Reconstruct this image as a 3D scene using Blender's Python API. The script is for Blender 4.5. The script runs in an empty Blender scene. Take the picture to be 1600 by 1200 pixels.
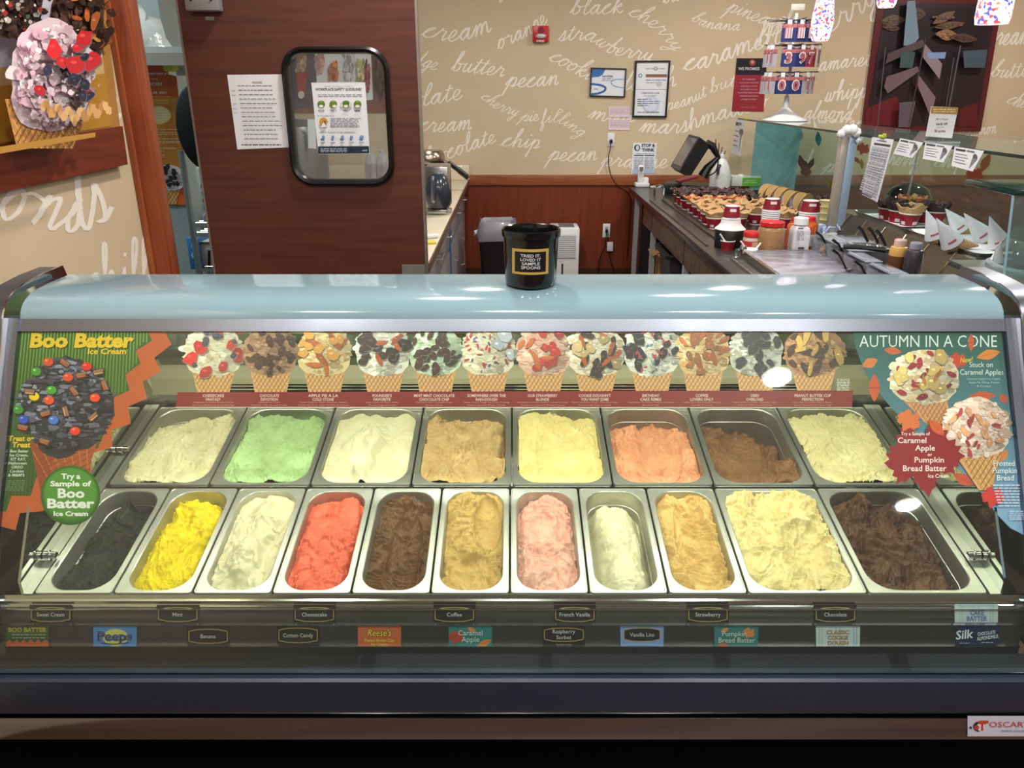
import bpy, bmesh, math, random
import numpy as np
from mathutils import Vector, Matrix
from mathutils.geometry import tessellate_polygon
PI = math.pi
SC = bpy.context.scene
COL = SC.collection
H = 1.65; FPX = 1200.0; PITCH = math.atan(462 / FPX)
# ------------------------------------------------------------------ camera
cd = bpy.data.cameras.new('camera'); cam = bpy.data.objects.new('camera', cd); COL.objects.link(cam)
cam.location = (0, 0, H); cam.rotation_euler = (PI / 2 - PITCH, 0, 0)
cd.sensor_width = 36; cd.lens = 36 * FPX / 1600; cd.clip_start = 0.02; cd.clip_end = 100
SC.camera = cam
# ------------------------------------------------------------------ world, light, exposure
SC.view_settings.view_transform = 'Standard'; SC.view_settings.look = 'None'
SC.view_settings.gamma = 1; SC.view_settings.use_curve_mapping = False
SC.view_settings.exposure = 0.0
wd = bpy.data.worlds.new('world'); SC.world = wd; wd.use_nodes = True
wd.node_tree.nodes['Background'].inputs[0].default_value = (0.75, 0.85, 1.0, 1)
wd.node_tree.nodes['Background'].inputs[1].default_value = 0.5
CEIL = 2.85
CAN_SPOTS = [(-0.95, 0.35), (0.0, 0.45), (0.95, 0.35), (1.59, -0.53), (2.98, -2.04), (2.6, 1.2), (-0.3, 2.7), (0.9, 3.3),
             (-0.2, 5.0), (1.6, 5.3), (2.9, 3.4), (3.6, 5.4)]
CAN_POWER = 24; CASE_POWER = 7.4
def area_light(name, loc, size, power, color, rot=(0, 0, 0), size_y=None, parent=None, spread=PI):
    l = bpy.data.lights.new(name, 'AREA'); l.energy = power; l.color = color
    l.shape = 'RECTANGLE' if size_y else 'DISK'; l.size = size
    if size_y: l.size_y = size_y
    l.spread = spread
    o = bpy.data.objects.new(name, l); COL.objects.link(o); o.rotation_euler = rot
    o.location = loc
    if parent is not None:
        o.parent = parent; o.location = Vector(loc) - parent.location
    return o
for i, (x, y) in enumerate(CAN_SPOTS):
    area_light('can_lamp', (x, y, CEIL - 0.03), 0.16, CAN_POWER, (1.0, 0.95, 0.89))
area_light('back_room_lamp', (-2.5, 3.7, CEIL - 0.05), 0.9, 30, (0.88, 0.97, 1.0), size_y=0.4)
# ------------------------------------------------------------------ pixel -> world helpers (photo taken as 1600x1200)
def ray(px, py):
    x = (px - 800) / FPX; y = (600 - py) / FPX
    return Vector((x, math.cos(PITCH) + y * math.sin(PITCH), -math.sin(PITCH) + y * math.cos(PITCH)))
O = Vector((0, 0, H))
def wy(px, py, Y): r = ray(px, py); return O + r * (Y / r.y)
def wz(px, py, Z): r = ray(px, py); return O + r * ((Z - H) / r.z)
def wx(px, py, X): r = ray(px, py); return O + r * (X / r.x)
class Plane:
    def __init__(s, p, n):
        s.p = Vector(p); s.n = Vector(n).normalized()
        if s.n.dot(O - s.p) < 0: s.n = -s.n
    def at(s, px, py):
        r = ray(px, py); return O + r * (s.n.dot(s.p - O) / s.n.dot(r))
# ------------------------------------------------------------------ materials
def lin(c):
    return tuple(((v / 255) / 12.92 if v / 255 <= 0.04045 else ((v / 255 + 0.055) / 1.055) ** 2.4) for v in c[:3]) + (1,)
MATS = {}
def mat(name, c=(200, 200, 200), rough=0.5, metal=0.0, var=0.06, scale=8.0, bump=0.0, bscale=60.0, stretch=(1, 1, 1),
        emit=0.0, coat=0.0, trans=0.0, ior=1.45, c2=None, spec=0.5, attr=False, rvar=0.0):
    if name in MATS: return MATS[name]
    m = bpy.data.materials.new(name); MATS[name] = m; m.use_nodes = True
    nt = m.node_tree; b = nt.nodes['Principled BSDF']; L = nt.links.new
    tc = nt.nodes.new('ShaderNodeTexCoord'); mp = nt.nodes.new('ShaderNodeMapping'); mp.inputs['Scale'].default_value = stretch
    L(tc.outputs['Object'], mp.inputs[0])
    nz = nt.nodes.new('ShaderNodeTexNoise'); nz.inputs['Scale'].default_value = scale; nz.inputs['Detail'].default_value = 5
    L(mp.outputs[0], nz.inputs['Vector'])
    if attr:
        at = nt.nodes.new('ShaderNodeAttribute'); at.attribute_name = 'Col'
        L(at.outputs['Color'], b.inputs['Base Color'])
    else:
        mx = nt.nodes.new('ShaderNodeMix'); mx.data_type = 'RGBA'
        a = lin(c); d = lin(c2) if c2 else tuple(v * (1 - var) for v in a[:3]) + (1,)
        a2 = a if c2 else tuple(min(1, v * (1 + var)) for v in a[:3]) + (1,)
        mx.inputs[6].default_value = a2; mx.inputs[7].default_value = d
        rp = nt.nodes.new('ShaderNodeMapRange'); rp.inputs[1].default_value = 0.3; rp.inputs[2].default_value = 0.7
        L(nz.outputs['Fac'], rp.inputs[0]); L(rp.outputs[0], mx.inputs[0]); L(mx.outputs[2], b.inputs['Base Color'])
        if emit:
            L(mx.outputs[2], b.inputs['Emission Color'])
    b.inputs['Roughness'].default_value = rough; b.inputs['Metallic'].default_value = metal
    b.inputs['Emission Strength'].default_value = emit
    b.inputs['Coat Weight'].default_value = coat; b.inputs['Coat Roughness'].default_value = 0.05
    b.inputs['Transmission Weight'].default_value = trans; b.inputs['IOR'].default_value = ior
    b.inputs['Specular IOR Level'].default_value = spec
    if rvar:
        rr = nt.nodes.new('ShaderNodeMapRange'); rr.inputs[3].default_value = max(0, rough - rvar); rr.inputs[4].default_value = rough + rvar
        L(nz.outputs['Fac'], rr.inputs[0]); L(rr.outputs[0], b.inputs['Roughness'])
    if bump:
        n2 = nt.nodes.new('ShaderNodeTexNoise'); n2.inputs['Scale'].default_value = bscale; n2.inputs['Detail'].default_value = 4
        L(mp.outputs[0], n2.inputs['Vector'])
        bp = nt.nodes.new('ShaderNodeBump'); bp.inputs['Strength'].default_value = bump; bp.inputs['Distance'].default_value = 0.004
        L(n2.outputs['Fac'], bp.inputs['Height']); L(bp.outputs[0], b.inputs['Normal'])
    return m
def pane_mat(name, tint=(235, 250, 245), ior=1.5, haze=0.0, refl=1.0):
    """thin clear sheet: Fresnel mix of a clear and a mirror layer, with a little haze"""
    if name in MATS: return MATS[name]
    m = bpy.data.materials.new(name); MATS[name] = m; m.use_nodes = True
    nt = m.node_tree; nt.nodes.clear(); L = nt.links.new
    out = nt.nodes.new('ShaderNodeOutputMaterial'); tr = nt.nodes.new('ShaderNodeBsdfTransparent'); tr.inputs[0].default_value = lin(tint)
    gl = nt.nodes.new('ShaderNodeBsdfGlossy'); gl.inputs['Roughness'].default_value = 0.02; gl.inputs[0].default_value = (refl, refl, refl, 1)
    df = nt.nodes.new('ShaderNodeBsdfDiffuse'); df.inputs[0].default_value = lin(tint)
    nz = nt.nodes.new('ShaderNodeTexNoise'); nz.inputs['Scale'].default_value = 3
    mr = nt.nodes.new('ShaderNodeMapRange'); mr.inputs[3].default_value = haze * 0.6; mr.inputs[4].default_value = haze * 1.4
    L(nz.outputs['Fac'], mr.inputs[0])
    m1 = nt.nodes.new('ShaderNodeMixShader'); L(mr.outputs[0], m1.inputs[0]); L(tr.outputs[0], m1.inputs[1]); L(df.outputs[0], m1.inputs[2])
    fr = nt.nodes.new('ShaderNodeFresnel'); fr.inputs['IOR'].default_value = ior
    m2 = nt.nodes.new('ShaderNodeMixShader'); ge = nt.nodes.new('ShaderNodeNewGeometry'); iv = nt.nodes.new('ShaderNodeMath'); iv.operation = 'SUBTRACT'; iv.inputs[0].default_value = 1.0; L(ge.outputs['Backfacing'], iv.inputs[1])
    mu_ = nt.nodes.new('ShaderNodeMath'); mu_.operation = 'MULTIPLY'; L(fr.outputs[0], mu_.inputs[0]); L(iv.outputs[0], mu_.inputs[1]); L(mu_.outputs[0], m2.inputs[0]); L(m1.outputs[0], m2.inputs[1]); L(gl.outputs[0], m2.inputs[2])
    L(m2.outputs[0], out.inputs[0]); return m
def waffle_mat(name, c, c2, scale):
    if name in MATS: return MATS[name]
    m = mat(name, c, 0.7, var=0.1); nt = m.node_tree; L = nt.links.new; b = nt.nodes['Principled BSDF']
    tc = nt.nodes.new('ShaderNodeTexCoord'); out = []
    for k in (1, -1):
        w = nt.nodes.new('ShaderNodeTexWave'); w.inputs['Scale'].default_value = scale; w.inputs['Distortion'].default_value = 0.4
        mp = nt.nodes.new('ShaderNodeMapping'); mp.inputs['Rotation'].default_value = (0.3 * k, 0.5, k * PI / 4)
        L(tc.outputs['Object'], mp.inputs[0]); L(mp.outputs[0], w.inputs[0]); out.append(w)
    mm = nt.nodes.new('ShaderNodeMath'); mm.operation = 'MAXIMUM'; L(out[0].outputs['Fac'], mm.inputs[0]); L(out[1].outputs['Fac'], mm.inputs[1])
    mx = nt.nodes.new('ShaderNodeMix'); mx.data_type = 'RGBA'; mx.inputs[6].default_value = lin(c2); mx.inputs[7].default_value = lin(c)
    L(mm.outputs[0], mx.inputs[0]); L(mx.outputs[2], b.inputs['Base Color'])
    bp = nt.nodes.new('ShaderNodeBump'); bp.inputs['Distance'].default_value = 0.002; bp.inputs['Strength'].default_value = 0.8
    L(mm.outputs[0], bp.inputs['Height']); L(bp.outputs[0], b.inputs['Normal']); return m
M_print = mat('print', rough=0.38, attr=True)
M_letter = mat('wall_letter_paint', (238, 230, 218), 0.6, var=0.03)
M_steel = mat('brushed_steel', (200, 200, 196), 0.22, 1.0, var=0.05, scale=6, stretch=(1, 30, 30), rvar=0.06)
M_steelp = mat('polished_steel', (215, 215, 210), 0.09, 1.0, var=0.03, rvar=0.03)
M_pan = mat('pan_steel', (186, 187, 180), 0.40, 0.88, var=0.06, scale=14, rvar=0.10)
M_mirror = mat('side_mirror', (190, 196, 188), 0.04, 1.0, var=0.02)
M_frame = mat('grey_frame_metal', (122, 128, 140), 0.34, 0.9, var=0.05, rvar=0.05)
M_black = mat('black_plastic', (18, 18, 20), 0.35, var=0.2)
M_blackm = mat('matte_black', (12, 12, 13), 0.7, var=0.2)
M_white = mat('white_plastic', (225, 226, 228), 0.35, var=0.03)
M_paper = mat('paper', (225, 228, 234), 0.7, var=0.03)
M_wood = mat('dark_red_wood', (92, 46, 31), 0.45, var=0.2, scale=5, stretch=(0.6, 0.6, 9), bump=0.05, bscale=30, c2=(74, 34, 23))
M_woodv = mat('red_wood_panel', (128, 56, 32), 0.4, scale=5, stretch=(9, 9, 0.5), c2=(102, 42, 24))
M_oak = mat('stained_rail_wood', (160, 92, 54), 0.4, scale=6, stretch=(0.6, 6, 9), c2=(128, 68, 38))
M_casing = mat('casing_wood', (158, 76, 42), 0.4, scale=6, stretch=(9, 9, 0.5), c2=(128, 56, 30))
M_wall = mat('beige_wall_paint', (204, 184, 154), 0.75, var=0.03, scale=2, bump=0.05, bscale=200)
M_red = mat('red_plastic', (190, 28, 34), 0.35, var=0.06)
M_chrome = mat('chrome', (220, 220, 222), 0.08, 1.0, var=0.02)
# ------------------------------------------------------------------ mesh building
class MB:
    def __init__(s): s.v = []; s.f = []
    def add(s, vs, fs):
        k = len(s.v); s.v += [Vector(p) for p in vs]; s.f += [tuple(i + k for i in f) for f in fs]; return s
    def box(s, c, d, rz=0.0, bev=0.0, rx=0.0, ry=0.0):
        bm = bmesh.new(); bmesh.ops.create_cube(bm, size=1)
        for q in bm.verts: q.co = Vector((q.co.x * d[0], q.co.y * d[1], q.co.z * d[2]))
        if bev: bmesh.ops.bevel(bm, geom=list(bm.edges), offset=min(bev, min(d) * 0.45), segments=2, affect='EDGES', profile=0.5)
        R = Matrix.Rotation(rz, 4, 'Z') @ Matrix.Rotation(ry, 4, 'Y') @ Matrix.Rotation(rx, 4, 'X')
        bm.verts.index_update()
        s.add([R @ q.co + Vector(c) for q in bm.verts], [[q.index for q in f.verts] for f in bm.faces]); bm.free(); return s
    def bb(s, lo, hi, bev=0.0):
        return s.box([(a + b) / 2 for a, b in zip(lo, hi)], [abs(b - a) for a, b in zip(lo, hi)], bev=bev)
    def lathe(s, prof, n=24, c=(0, 0, 0), sx=1, sy=1, wob=None):
        vs = []; fs = []; c = Vector(c)
        for j, (r, z) in enumerate(prof):
            for i in range(n):
                a = 2 * PI * i / n; rr = r; zz = z
                if wob: rr, zz = wob(r, z, a, j)
                vs.append(c + Vector((rr * math.cos(a) * sx, rr * math.sin(a) * sy, zz)))
        for j in range(len(prof) - 1):
            for i in range(n):
                i2 = (i + 1) % n; fs.append((j * n + i, j * n + i2, (j + 1) * n + i2, (j + 1) * n + i))
        if prof[0][0] > 1e-5: fs.append(tuple(range(n))[::-1])
        return s.add(vs, fs)
    def cyl(s, p0, p1, r0, r1=None, n=12, cap=True):
        p0, p1 = Vector(p0), Vector(p1); r1 = r0 if r1 is None else r1
        d = (p1 - p0).normalized(); a = d.orthogonal().normalized(); b = d.cross(a); vs = []
        for p, r in ((p0, r0), (p1, r1)):
            vs += [p + (a * math.cos(2 * PI * i / n) + b * math.sin(2 * PI * i / n)) * r for i in range(n)]
        fs = [(i, (i + 1) % n, n + (i + 1) % n, n + i) for i in range(n)]
        if cap: fs += [tuple(range(n))[::-1], tuple(range(n, 2 * n))]
        return s.add(vs, fs)
    def tube(s, pts, r, n=8, close=False):
        pts = [Vector(p) for p in pts]; m = len(pts); vs = []; up = None
        for i, p in enumerate(pts):
            a = pts[(i + 1) % m] if (close or i < m - 1) else p; b = pts[i - 1] if (close or i > 0) else p
            d = (a - b).normalized()
            if up is None: up = d.orthogonal().normalized()
            up = (up - d * up.dot(d)).normalized(); w = d.cross(up); rr = r[i] if isinstance(r, (list, tuple)) else r
            vs += [p + (up * math.cos(2 * PI * k / n) + w * math.sin(2 * PI * k / n)) * rr for k in range(n)]
        fs = []
        for i in range(m if close else m - 1):
            j = (i + 1) % m; fs += [(i * n + k, i * n + (k + 1) % n, j * n + (k + 1) % n, j * n + k) for k in range(n)]
        if not close: fs += [tuple(range(n))[::-1], tuple(range((m - 1) * n, m * n))]
        return s.add(vs, fs)
    def prism(s, poly, ext):
        """closed 3-D polygon extruded by the vector ext"""
        poly = [Vector(p) for p in poly]; ext = Vector(ext); n = len(poly)
        tris = tessellate_polygon([poly]); vs = poly + [p + ext for p in poly]
        fs = [t for t in tris] + [tuple(n + i for i in t[::-1]) for t in tris]
        fs += [(i, (i + 1) % n, n + (i + 1) % n, n + i) for i in range(n)]
        return s.add(vs, fs)
    def loft(s, loops, cap0=False, cap1=False, closed=True):
        n = len(loops[0]); vs = [p for l in loops for p in l]; fs = []
        for j in range(len(loops) - 1):
            for i in range(n if closed else n - 1):
                i2 = (i + 1) % n; fs.append((j * n + i, j * n + i2, (j + 1) * n + i2, (j + 1) * n + i))
        if cap0: fs.append(tuple(range(n))[::-1])
        if cap1: k = (len(loops) - 1) * n; fs.append(tuple(range(k, k + n)))
        return s.add(vs, fs)
def rrect(w, h, r, k=5, z=0.0, c=(0, 0)):
    out = []
    for qx, qy, a0 in ((1, 1, 0), (-1, 1, 90), (-1, -1, 180), (1, -1, 270)):
        for i in range(k + 1):
            a = math.radians(a0 + 90 * i / k)
            out.append(Vector((c[0] + qx * (w / 2 - r) + r * math.cos(a), c[1] + qy * (h / 2 - r) + r * math.sin(a), z)))
    return out
def link_mesh(name, me, m, parent, world):
    if m is not None: me.materials.append(m)
    o = bpy.data.objects.new(name, me); COL.objects.link(o)
    if parent is not None:
        o.parent = parent
        if world:
            W = Matrix.Identity(4); q = parent
            while q is not None: W = q.matrix_basis @ W; q = q.parent
            me.transform(W.inverted())
    return o
def obj(name, mb, m, parent=None, world=False, sharp=35, flat=False):
    me = bpy.data.meshes.new(name); me.from_pydata([tuple(p) for p in mb.v], [], mb.f); me.validate()
    if flat: return link_mesh(name, me, m, parent, world)
    bm = bmesh.new(); bm.from_mesh(me); bmesh.ops.recalc_face_normals(bm, faces=bm.faces); bm.to_mesh(me); bm.free()
    me.polygons.foreach_set('use_smooth', [True] * len(me.polygons)); me.set_sharp_from_angle(angle=math.radians(sharp))
    return link_mesh(name, me, m, parent, world)
def tag(o, label, cat, group=None, kind=None):
    o['label'] = label; o['category'] = cat
    if group: o['group'] = group
    if kind: o['kind'] = kind
    return o
def thing(name, label, cat, loc=(0, 0, 0), rz=0.0, group=None, rot=None):
    o = bpy.data.objects.new(name, None); COL.objects.link(o); o.empty_display_size = 0.05
    o.location = loc; o.rotation_euler = rot if rot else (0, 0, rz)
    return tag(o, label, cat, group)
def struct(o): o['kind'] = 'structure'; return o
def solo(name, mb, m, label, cat, group=None, sharp=35):
    """a one-mesh thing: geometry given in world space, origin moved to its base"""
    xs = [p.x for p in mb.v]; ys = [p.y for p in mb.v]; zs = [p.z for p in mb.v]
    c = Vector(((min(xs) + max(xs)) / 2, (min(ys) + max(ys)) / 2, min(zs)))
    mb.v = [p - c for p in mb.v]; o = obj(name, mb, m, sharp=sharp); o.location = c
    return tag(o, label, cat, group)
def dup(root, loc, rz=None, label=None, group=None, rot=None):
    r = root.copy(); COL.objects.link(r); r.location = loc
    if rz is not None: r.rotation_euler = (0, 0, rz)
    if rot is not None: r.rotation_euler = rot
    if label: r['label'] = label
    if group: r['group'] = group
    for ch in list(root.children):
        c = ch.copy(); COL.objects.link(c); c.parent = r
        for g in list(ch.children):
            d = g.copy(); COL.objects.link(d); d.parent = c
    return r
# ------------------------------------------------------------------ flat print: polygons and lettering laid on a real plane
TXT = {}
def text_mesh(s, bold, shear):
    k = (s, bold, shear)
    if k in TXT: return TXT[k]
    cu = bpy.data.curves.new('t', 'FONT'); cu.body = s; cu.resolution_u = 2; cu.offset = bold; cu.shear = shear; cu.size = 1
    ob = bpy.data.objects.new('t', cu); me = ob.to_mesh()
    vs = [(v.co.x, v.co.y) for v in me.vertices]; fs = [tuple(p.vertices) for p in me.polygons]
    ob.to_mesh_clear(); bpy.data.objects.remove(ob); bpy.data.curves.remove(cu)
    if not vs: vs = [(0, 0)]
    x0 = min(v[0] for v in vs); x1 = max(v[0] for v in vs)
    TXT[k] = (vs, fs, x0, x1); return TXT[k]
class Print:
    def __init__(s, plane, dz=0.0002, lift=0.0): s.pl = plane; s.dz = dz; s.lift = lift; s.k = 0; s.v = []; s.f = []; s.c = []
    def put(s, pts, faces, col, same=False):
        if not same: s.k += 1
        k = len(s.v)
        for (x, y) in pts: s.v.append(s.pl.at(x, y) + s.pl.n * (s.lift + s.k * s.dz))
        for f in faces: s.f.append(tuple(i + k for i in f)); s.c.append(lin(col))
    def poly(s, pts, col, same=False):
        t = tessellate_polygon([[Vector((x, y, 0)) for x, y in pts]]); s.put(pts, t, col, same)
    def rect(s, x0, y0, x1, y1, col, same=False): s.poly([(x0, y0), (x1, y0), (x1, y1), (x0, y1)], col, same)
    def ell(s, cx, cy, rx, ry, col, n=24, rot=0, same=False):
        c, d = math.cos(rot), math.sin(rot)
        s.put([(cx + rx * math.cos(2 * PI * i / n) * c - ry * math.sin(2 * PI * i / n) * d,
                cy + rx * math.cos(2 * PI * i / n) * d + ry * math.sin(2 * PI * i / n) * c) for i in range(n)], [tuple(range(n))], col, same)
    def blob(s, cx, cy, rx, ry, col, rnd, n=9, j=0.25, same=False):
        ph = rnd.random() * 6; pts = []
        for i in range(n):
            a = 2 * PI * i / n + ph; q = 1 + rnd.uniform(-j, j); pts.append((cx + rx * q * math.cos(a), cy + ry * q * math.sin(a)))
        s.poly(pts, col, same)
    def line(s, pts, w, col, same=False):
        for a, b in zip(pts[:-1], pts[1:]):
            dx, dy = b[0] - a[0], b[1] - a[1]; L = math.hypot(dx, dy) or 1; nx, ny = -dy / L * w / 2, dx / L * w / 2
            s.put([(a[0] + nx, a[1] + ny), (b[0] + nx, b[1] + ny), (b[0] - nx, b[1] - ny), (a[0] - nx, a[1] - ny)], [(0, 1, 2, 3)], col, same); same = True
    def text(s, t, x, y, h, col, w=None, al='C', bold=0.0, shear=0.0, rot=0.0):
        """baseline at (x, y) px, cap height h px, optional fitted width w px"""
        vs, fs, x0, x1 = text_mesh(t, bold, shear); sy = h / 0.69; wid = x1 - x0
        sx = (w / wid) if w else sy; W = wid * sx; ox = {'C': -W / 2, 'L': 0, 'R': -W}[al]; c, d = math.cos(rot), math.sin(rot)
        pts = []
        for vx, vy in vs:
            u = ox + (vx - x0) * sx; v = -vy * sy; pts.append((x + u * c - v * d, y + u * d + v * c))
        s.put(pts, fs, col)
    def greek(s, x0, x1, y, col, h=1.6, rnd=None, skew=0):
        """a line of unreadably small print"""
        rnd = rnd or random; x = x0
        while x < x1:
            w = min(rnd.uniform(3, 9), x1 - x); s.rect(x, y - h / 2 + skew * (x - x0), x + w, y + h / 2 + skew * (x - x0), col, same=x > x0); x += w + 1.4
    def build(s, name, parent=None, m=None, back=None):
        me = bpy.data.meshes.new(name); me.from_pydata([tuple(p) for p in s.v], [], s.f)
        at = me.color_attributes.new('Col', 'FLOAT_COLOR', 'CORNER'); cols = []
        for p, c in zip(me.polygons, s.c): cols += list(c) * p.loop_total
        at.data.foreach_set('color', cols)
        return link_mesh(name, me, m or M_print, parent, parent is not None)
def sheet(name, plane, pts, th, m, parent=None):
    """thin solid sheet with the given pixel outline lying on plane, th thick towards the viewer"""
    return obj(name, MB().prism([plane.at(*p) for p in pts], plane.n * th), m, parent, world=parent is not None)
def center_empty(name, plane, pts, label, cat, group=None):
    P = [plane.at(*p) for p in pts]; c = sum(P, Vector()) / len(P); c.z = min(p.z for p in P)
    return thing(name, label, cat, c, group=group)
# ------------------------------------------------------------------ handwriting
GL = {
'a': '0,.1 .45,.8 .85,.95 .5,1 .18,.5 .38,.02 .7,.4 .88,1 .82,.3 .95,0 1.2,.25',
'b': '0,.1 .4,1.2 .55,2.1 .35,2.1 .25,1.2 .25,.2 .5,0 .8,.3 .75,.8 .5,.9 .7,.75 1.05,.85',
'c': '0,.1 .35,.6 .75,.95 .6,1.02 .25,.7 .15,.25 .4,0 .8,.1 1,.3',
'd': '0,.1 .5,.8 .85,.95 .5,1 .2,.5 .4,.02 .75,.4 1.05,2.1 .9,.6 .95,.1 1.1,0 1.3,.25',
'e': '0,.1 .4,.35 .65,.75 .5,1 .25,.8 .15,.3 .4,0 .75,.1 .95,.3',
'f': '0,.1 .4,1.2 .6,2 .45,2.15 .3,1.4 .2,0 .1,-.9 .25,-1 .4,-.3 .35,.1 .7,.25',
'g': '0,.1 .5,.8 .9,.95 .5,1 .2,.5 .4,.05 .75,.4 .9,1 .8,0 .65,-.8 .4,-1.05 .3,-.7 .65,-.2 1.1,.25',
'h': '0,.1 .4,1.2 .6,2 .45,2.15 .3,1.5 .25,0 .45,.7 .75,1 .85,.5 .85,.1 1,0 1.2,.25',
'i': '0,.1 .3,.8 .35,1 .3,.3 .4,0 .65,.25|.42,1.45 .5,1.6',
'k': '0,.1 .4,1.2 .6,2 .45,2.15 .3,1.5 .25,0 .4,.6 .75,1 .75,.7 .4,.55 .75,.1 .9,0 1.1,.25',
'l': '0,.1 .4,1 .6,1.9 .45,2.15 .3,1.6 .25,.4 .4,0 .7,.2',
'm': '0,.1 .25,.8 .35,1 .35,.5 .3,0 .5,.7 .75,1 .8,.6 .75,0 .95,.7 1.2,1 1.28,.5 1.3,.1 1.45,0 1.65,.25',
'n': '0,.1 .25,.8 .35,1 .35,.5 .3,0 .5,.7 .8,1 .88,.5 .9,.1 1.05,0 1.25,.25',
'o': '0,.1 .3,.7 .6,1 .3,.9 .15,.4 .4,0 .75,.3 .8,.8 .6,1 .75,.85 1.05,.9',
'p': '0,.1 .3,.8 .38,1 .28,0 .12,-1.1 .3,.2 .5,.85 .8,.95 .9,.5 .7,.05 .5,.08 .8,0 1.15,.25',
'r': '0,.1 .3,.9 .35,1.1 .45,.9 .75,.85 .7,.4 .8,0 1.05,.25',
's': '0,.1 .35,.8 .5,1.15 .6,.6 .5,.05 .2,.05 .5,0 .85,.25',
't': '0,.1 .35,.9 .5,1.6 .35,.9 .3,.2 .45,0 .75,.25|.1,1.15 .8,1.22',
'u': '0,.1 .25,.8 .3,1 .22,.3 .4,0 .7,.4 .8,1 .78,.3 .9,0 1.15,.25',
'w': '0,.1 .25,.8 .3,1 .2,.4 .35,0 .6,.3 .7,.95 .65,.3 .85,0 1.1,.5 1.15,1 1.2,.85 1.45,.9',
'y': '0,.1 .25,.8 .3,1 .25,.4 .45,.1 .75,.5 .85,1 .75,0 .6,-.8 .35,-1.05 .25,-.7 .6,-.2 1.05,.25'}
def catmull(P, n=4):
    out = []
    for i in range(len(P) - 1):
        a = P[max(i - 1, 0)]; b = P[i]; c = P[i + 1]; d = P[min(i + 2, len(P) - 1)]
        for k in range(n):
            t = k / n
            out.append(tuple(0.5 * (2 * b[q] + (c[q] - a[q]) * t + (2 * a[q] - 5 * b[q] + 4 * c[q] - d[q]) * t * t + (-a[q] + 3 * b[q] - 3 * c[q] + d[q]) * t ** 3) for q in range(2)))
    out.append(tuple(P[-1])); return out
def script_word(word, base, xh, plane, parent, lw=0.155, slant=0.35, m=None):
    """word handwritten along the baseline polyline (px), x-height xh px, as thin raised paint on the plane"""
    strokes = [[]]; x = 0; xh *= 1.12
    for ch in word:
        st = GL[ch].split('|'); pts = [tuple(float(q) for q in p.split(',')) for p in st[0].split()]
        strokes[0] += [(x + p[0], p[1]) for p in (pts[1:] if strokes[0] else pts)]
        for e in st[1:]: strokes.append([(x + float(p.split(',')[0]), float(p.split(',')[1])) for p in e.split()])
        x += pts[-1][0]
    bl = catmull(base, 8); seg = [0]
    for a, b in zip(bl[:-1], bl[1:]): seg.append(seg[-1] + math.hypot(b[0] - a[0], b[1] - a[1]))
    T = seg[-1]; sx = T / x
    def place(p):
        d = max(0, min(T * 0.9999, p[0] * sx)); i = 0
        while seg[i + 1] < d: i += 1
        a, b = bl[i], bl[i + 1]; q = (d - seg[i]) / (seg[i + 1] - seg[i] or 1); tx, ty = (b[0] - a[0]), (b[1] - a[1]); L = math.hypot(tx, ty); tx /= L; ty /= L
        ov = p[0] * sx - d; h = p[1] * xh
        return (a[0] + (b[0] - a[0]) * q + tx * (h * slant + ov) + ty * h, a[1] + (b[1] - a[1]) * q + ty * (h * slant + ov) - tx * h)
    mb = MB()
    kk = 0
    for s in strokes:
        c = [place(p) for p in (catmull(s, 5) if len(s) > 2 else s)]; L1 = []; L2 = []
        for i, p in enumerate(c):
            a = c[max(i - 1, 0)]; b = c[min(i + 1, len(c) - 1)]; tx, ty = b[0] - a[0], b[1] - a[1]; L = math.hypot(tx, ty) or 1; nx, ny = -ty / L, tx / L
            w = xh * lw * (0.55 + 0.5 * abs(nx)); L1.append((p[0] + nx * w / 2, p[1] + ny * w / 2)); L2.append((p[0] - nx * w / 2, p[1] - ny * w / 2))
        A = [plane.at(*p) + plane.n * (0.0004 + 0.0000025 * (kk + i)) for i, p in enumerate(L1)]; B = [plane.at(*p) + plane.n * (0.0004 + 0.0000025 * (kk + i)) for i, p in enumerate(L2)]; kk += len(L1) + 3
        mb.loft([A, B], closed=False)
    return obj('painted_word', mb, m or M_letter, parent, world=parent is not None, flat=True)
# ================================================================== THE SETTING
YB = 6.7; XL = -1.40
WB = Plane((0, YB, 0), (0, -1, 0)); WL = Plane((XL, 0, 0), (1, 0, 0))
M_floor = mat('floor_tile', (92, 66, 54), 0.45, var=0.15, scale=3)
M_ceil = mat('ceiling_tile', (205, 200, 192), 0.8, var=0.03)
M_bwall = mat('back_room_wall', (136, 150, 150), 0.5, var=0.04)
struct(obj('floor', MB().bb((-3.6, -4, -0.05), (5.2, 7.2, 0)), M_floor))
struct(obj('ceiling', MB().bb((-3.6, -4, CEIL), (5.2, 7.2, CEIL + 0.05)), M_ceil))
wall_back = struct(obj('wall_back', MB().bb((-2.0, YB, 0), (5.2, YB + 0.1, CEIL)), M_wall))
wall_left = struct(obj('wall_left', MB().bb((XL - 0.1, -4, 0), (XL, 2.93, CEIL)), M_wall))
struct(obj('wall_right', MB().bb((5.1, -4, 0), (5.2, 6.7, CEIL)), M_wall))
struct(obj('wall_partition', MB().bb((-2.05, 4.8, 0), (-1.97, YB, CEIL)), M_bwall))
struct(obj('wall_kitchen', MB().bb((-3.6, 4.75, 0), (-1.97, 4.8, CEIL)), M_bwall))
struct(obj('wall_kitchen_side', MB().bb((-3.6, 2.9, 0), (-3.5, 4.75, CEIL)), M_bwall))
struct(obj('wall_kitchen_front', MB().bb((-3.5, 2.83, 0), (XL - 0.1, 2.93, CEIL)), M_bwall))
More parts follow.
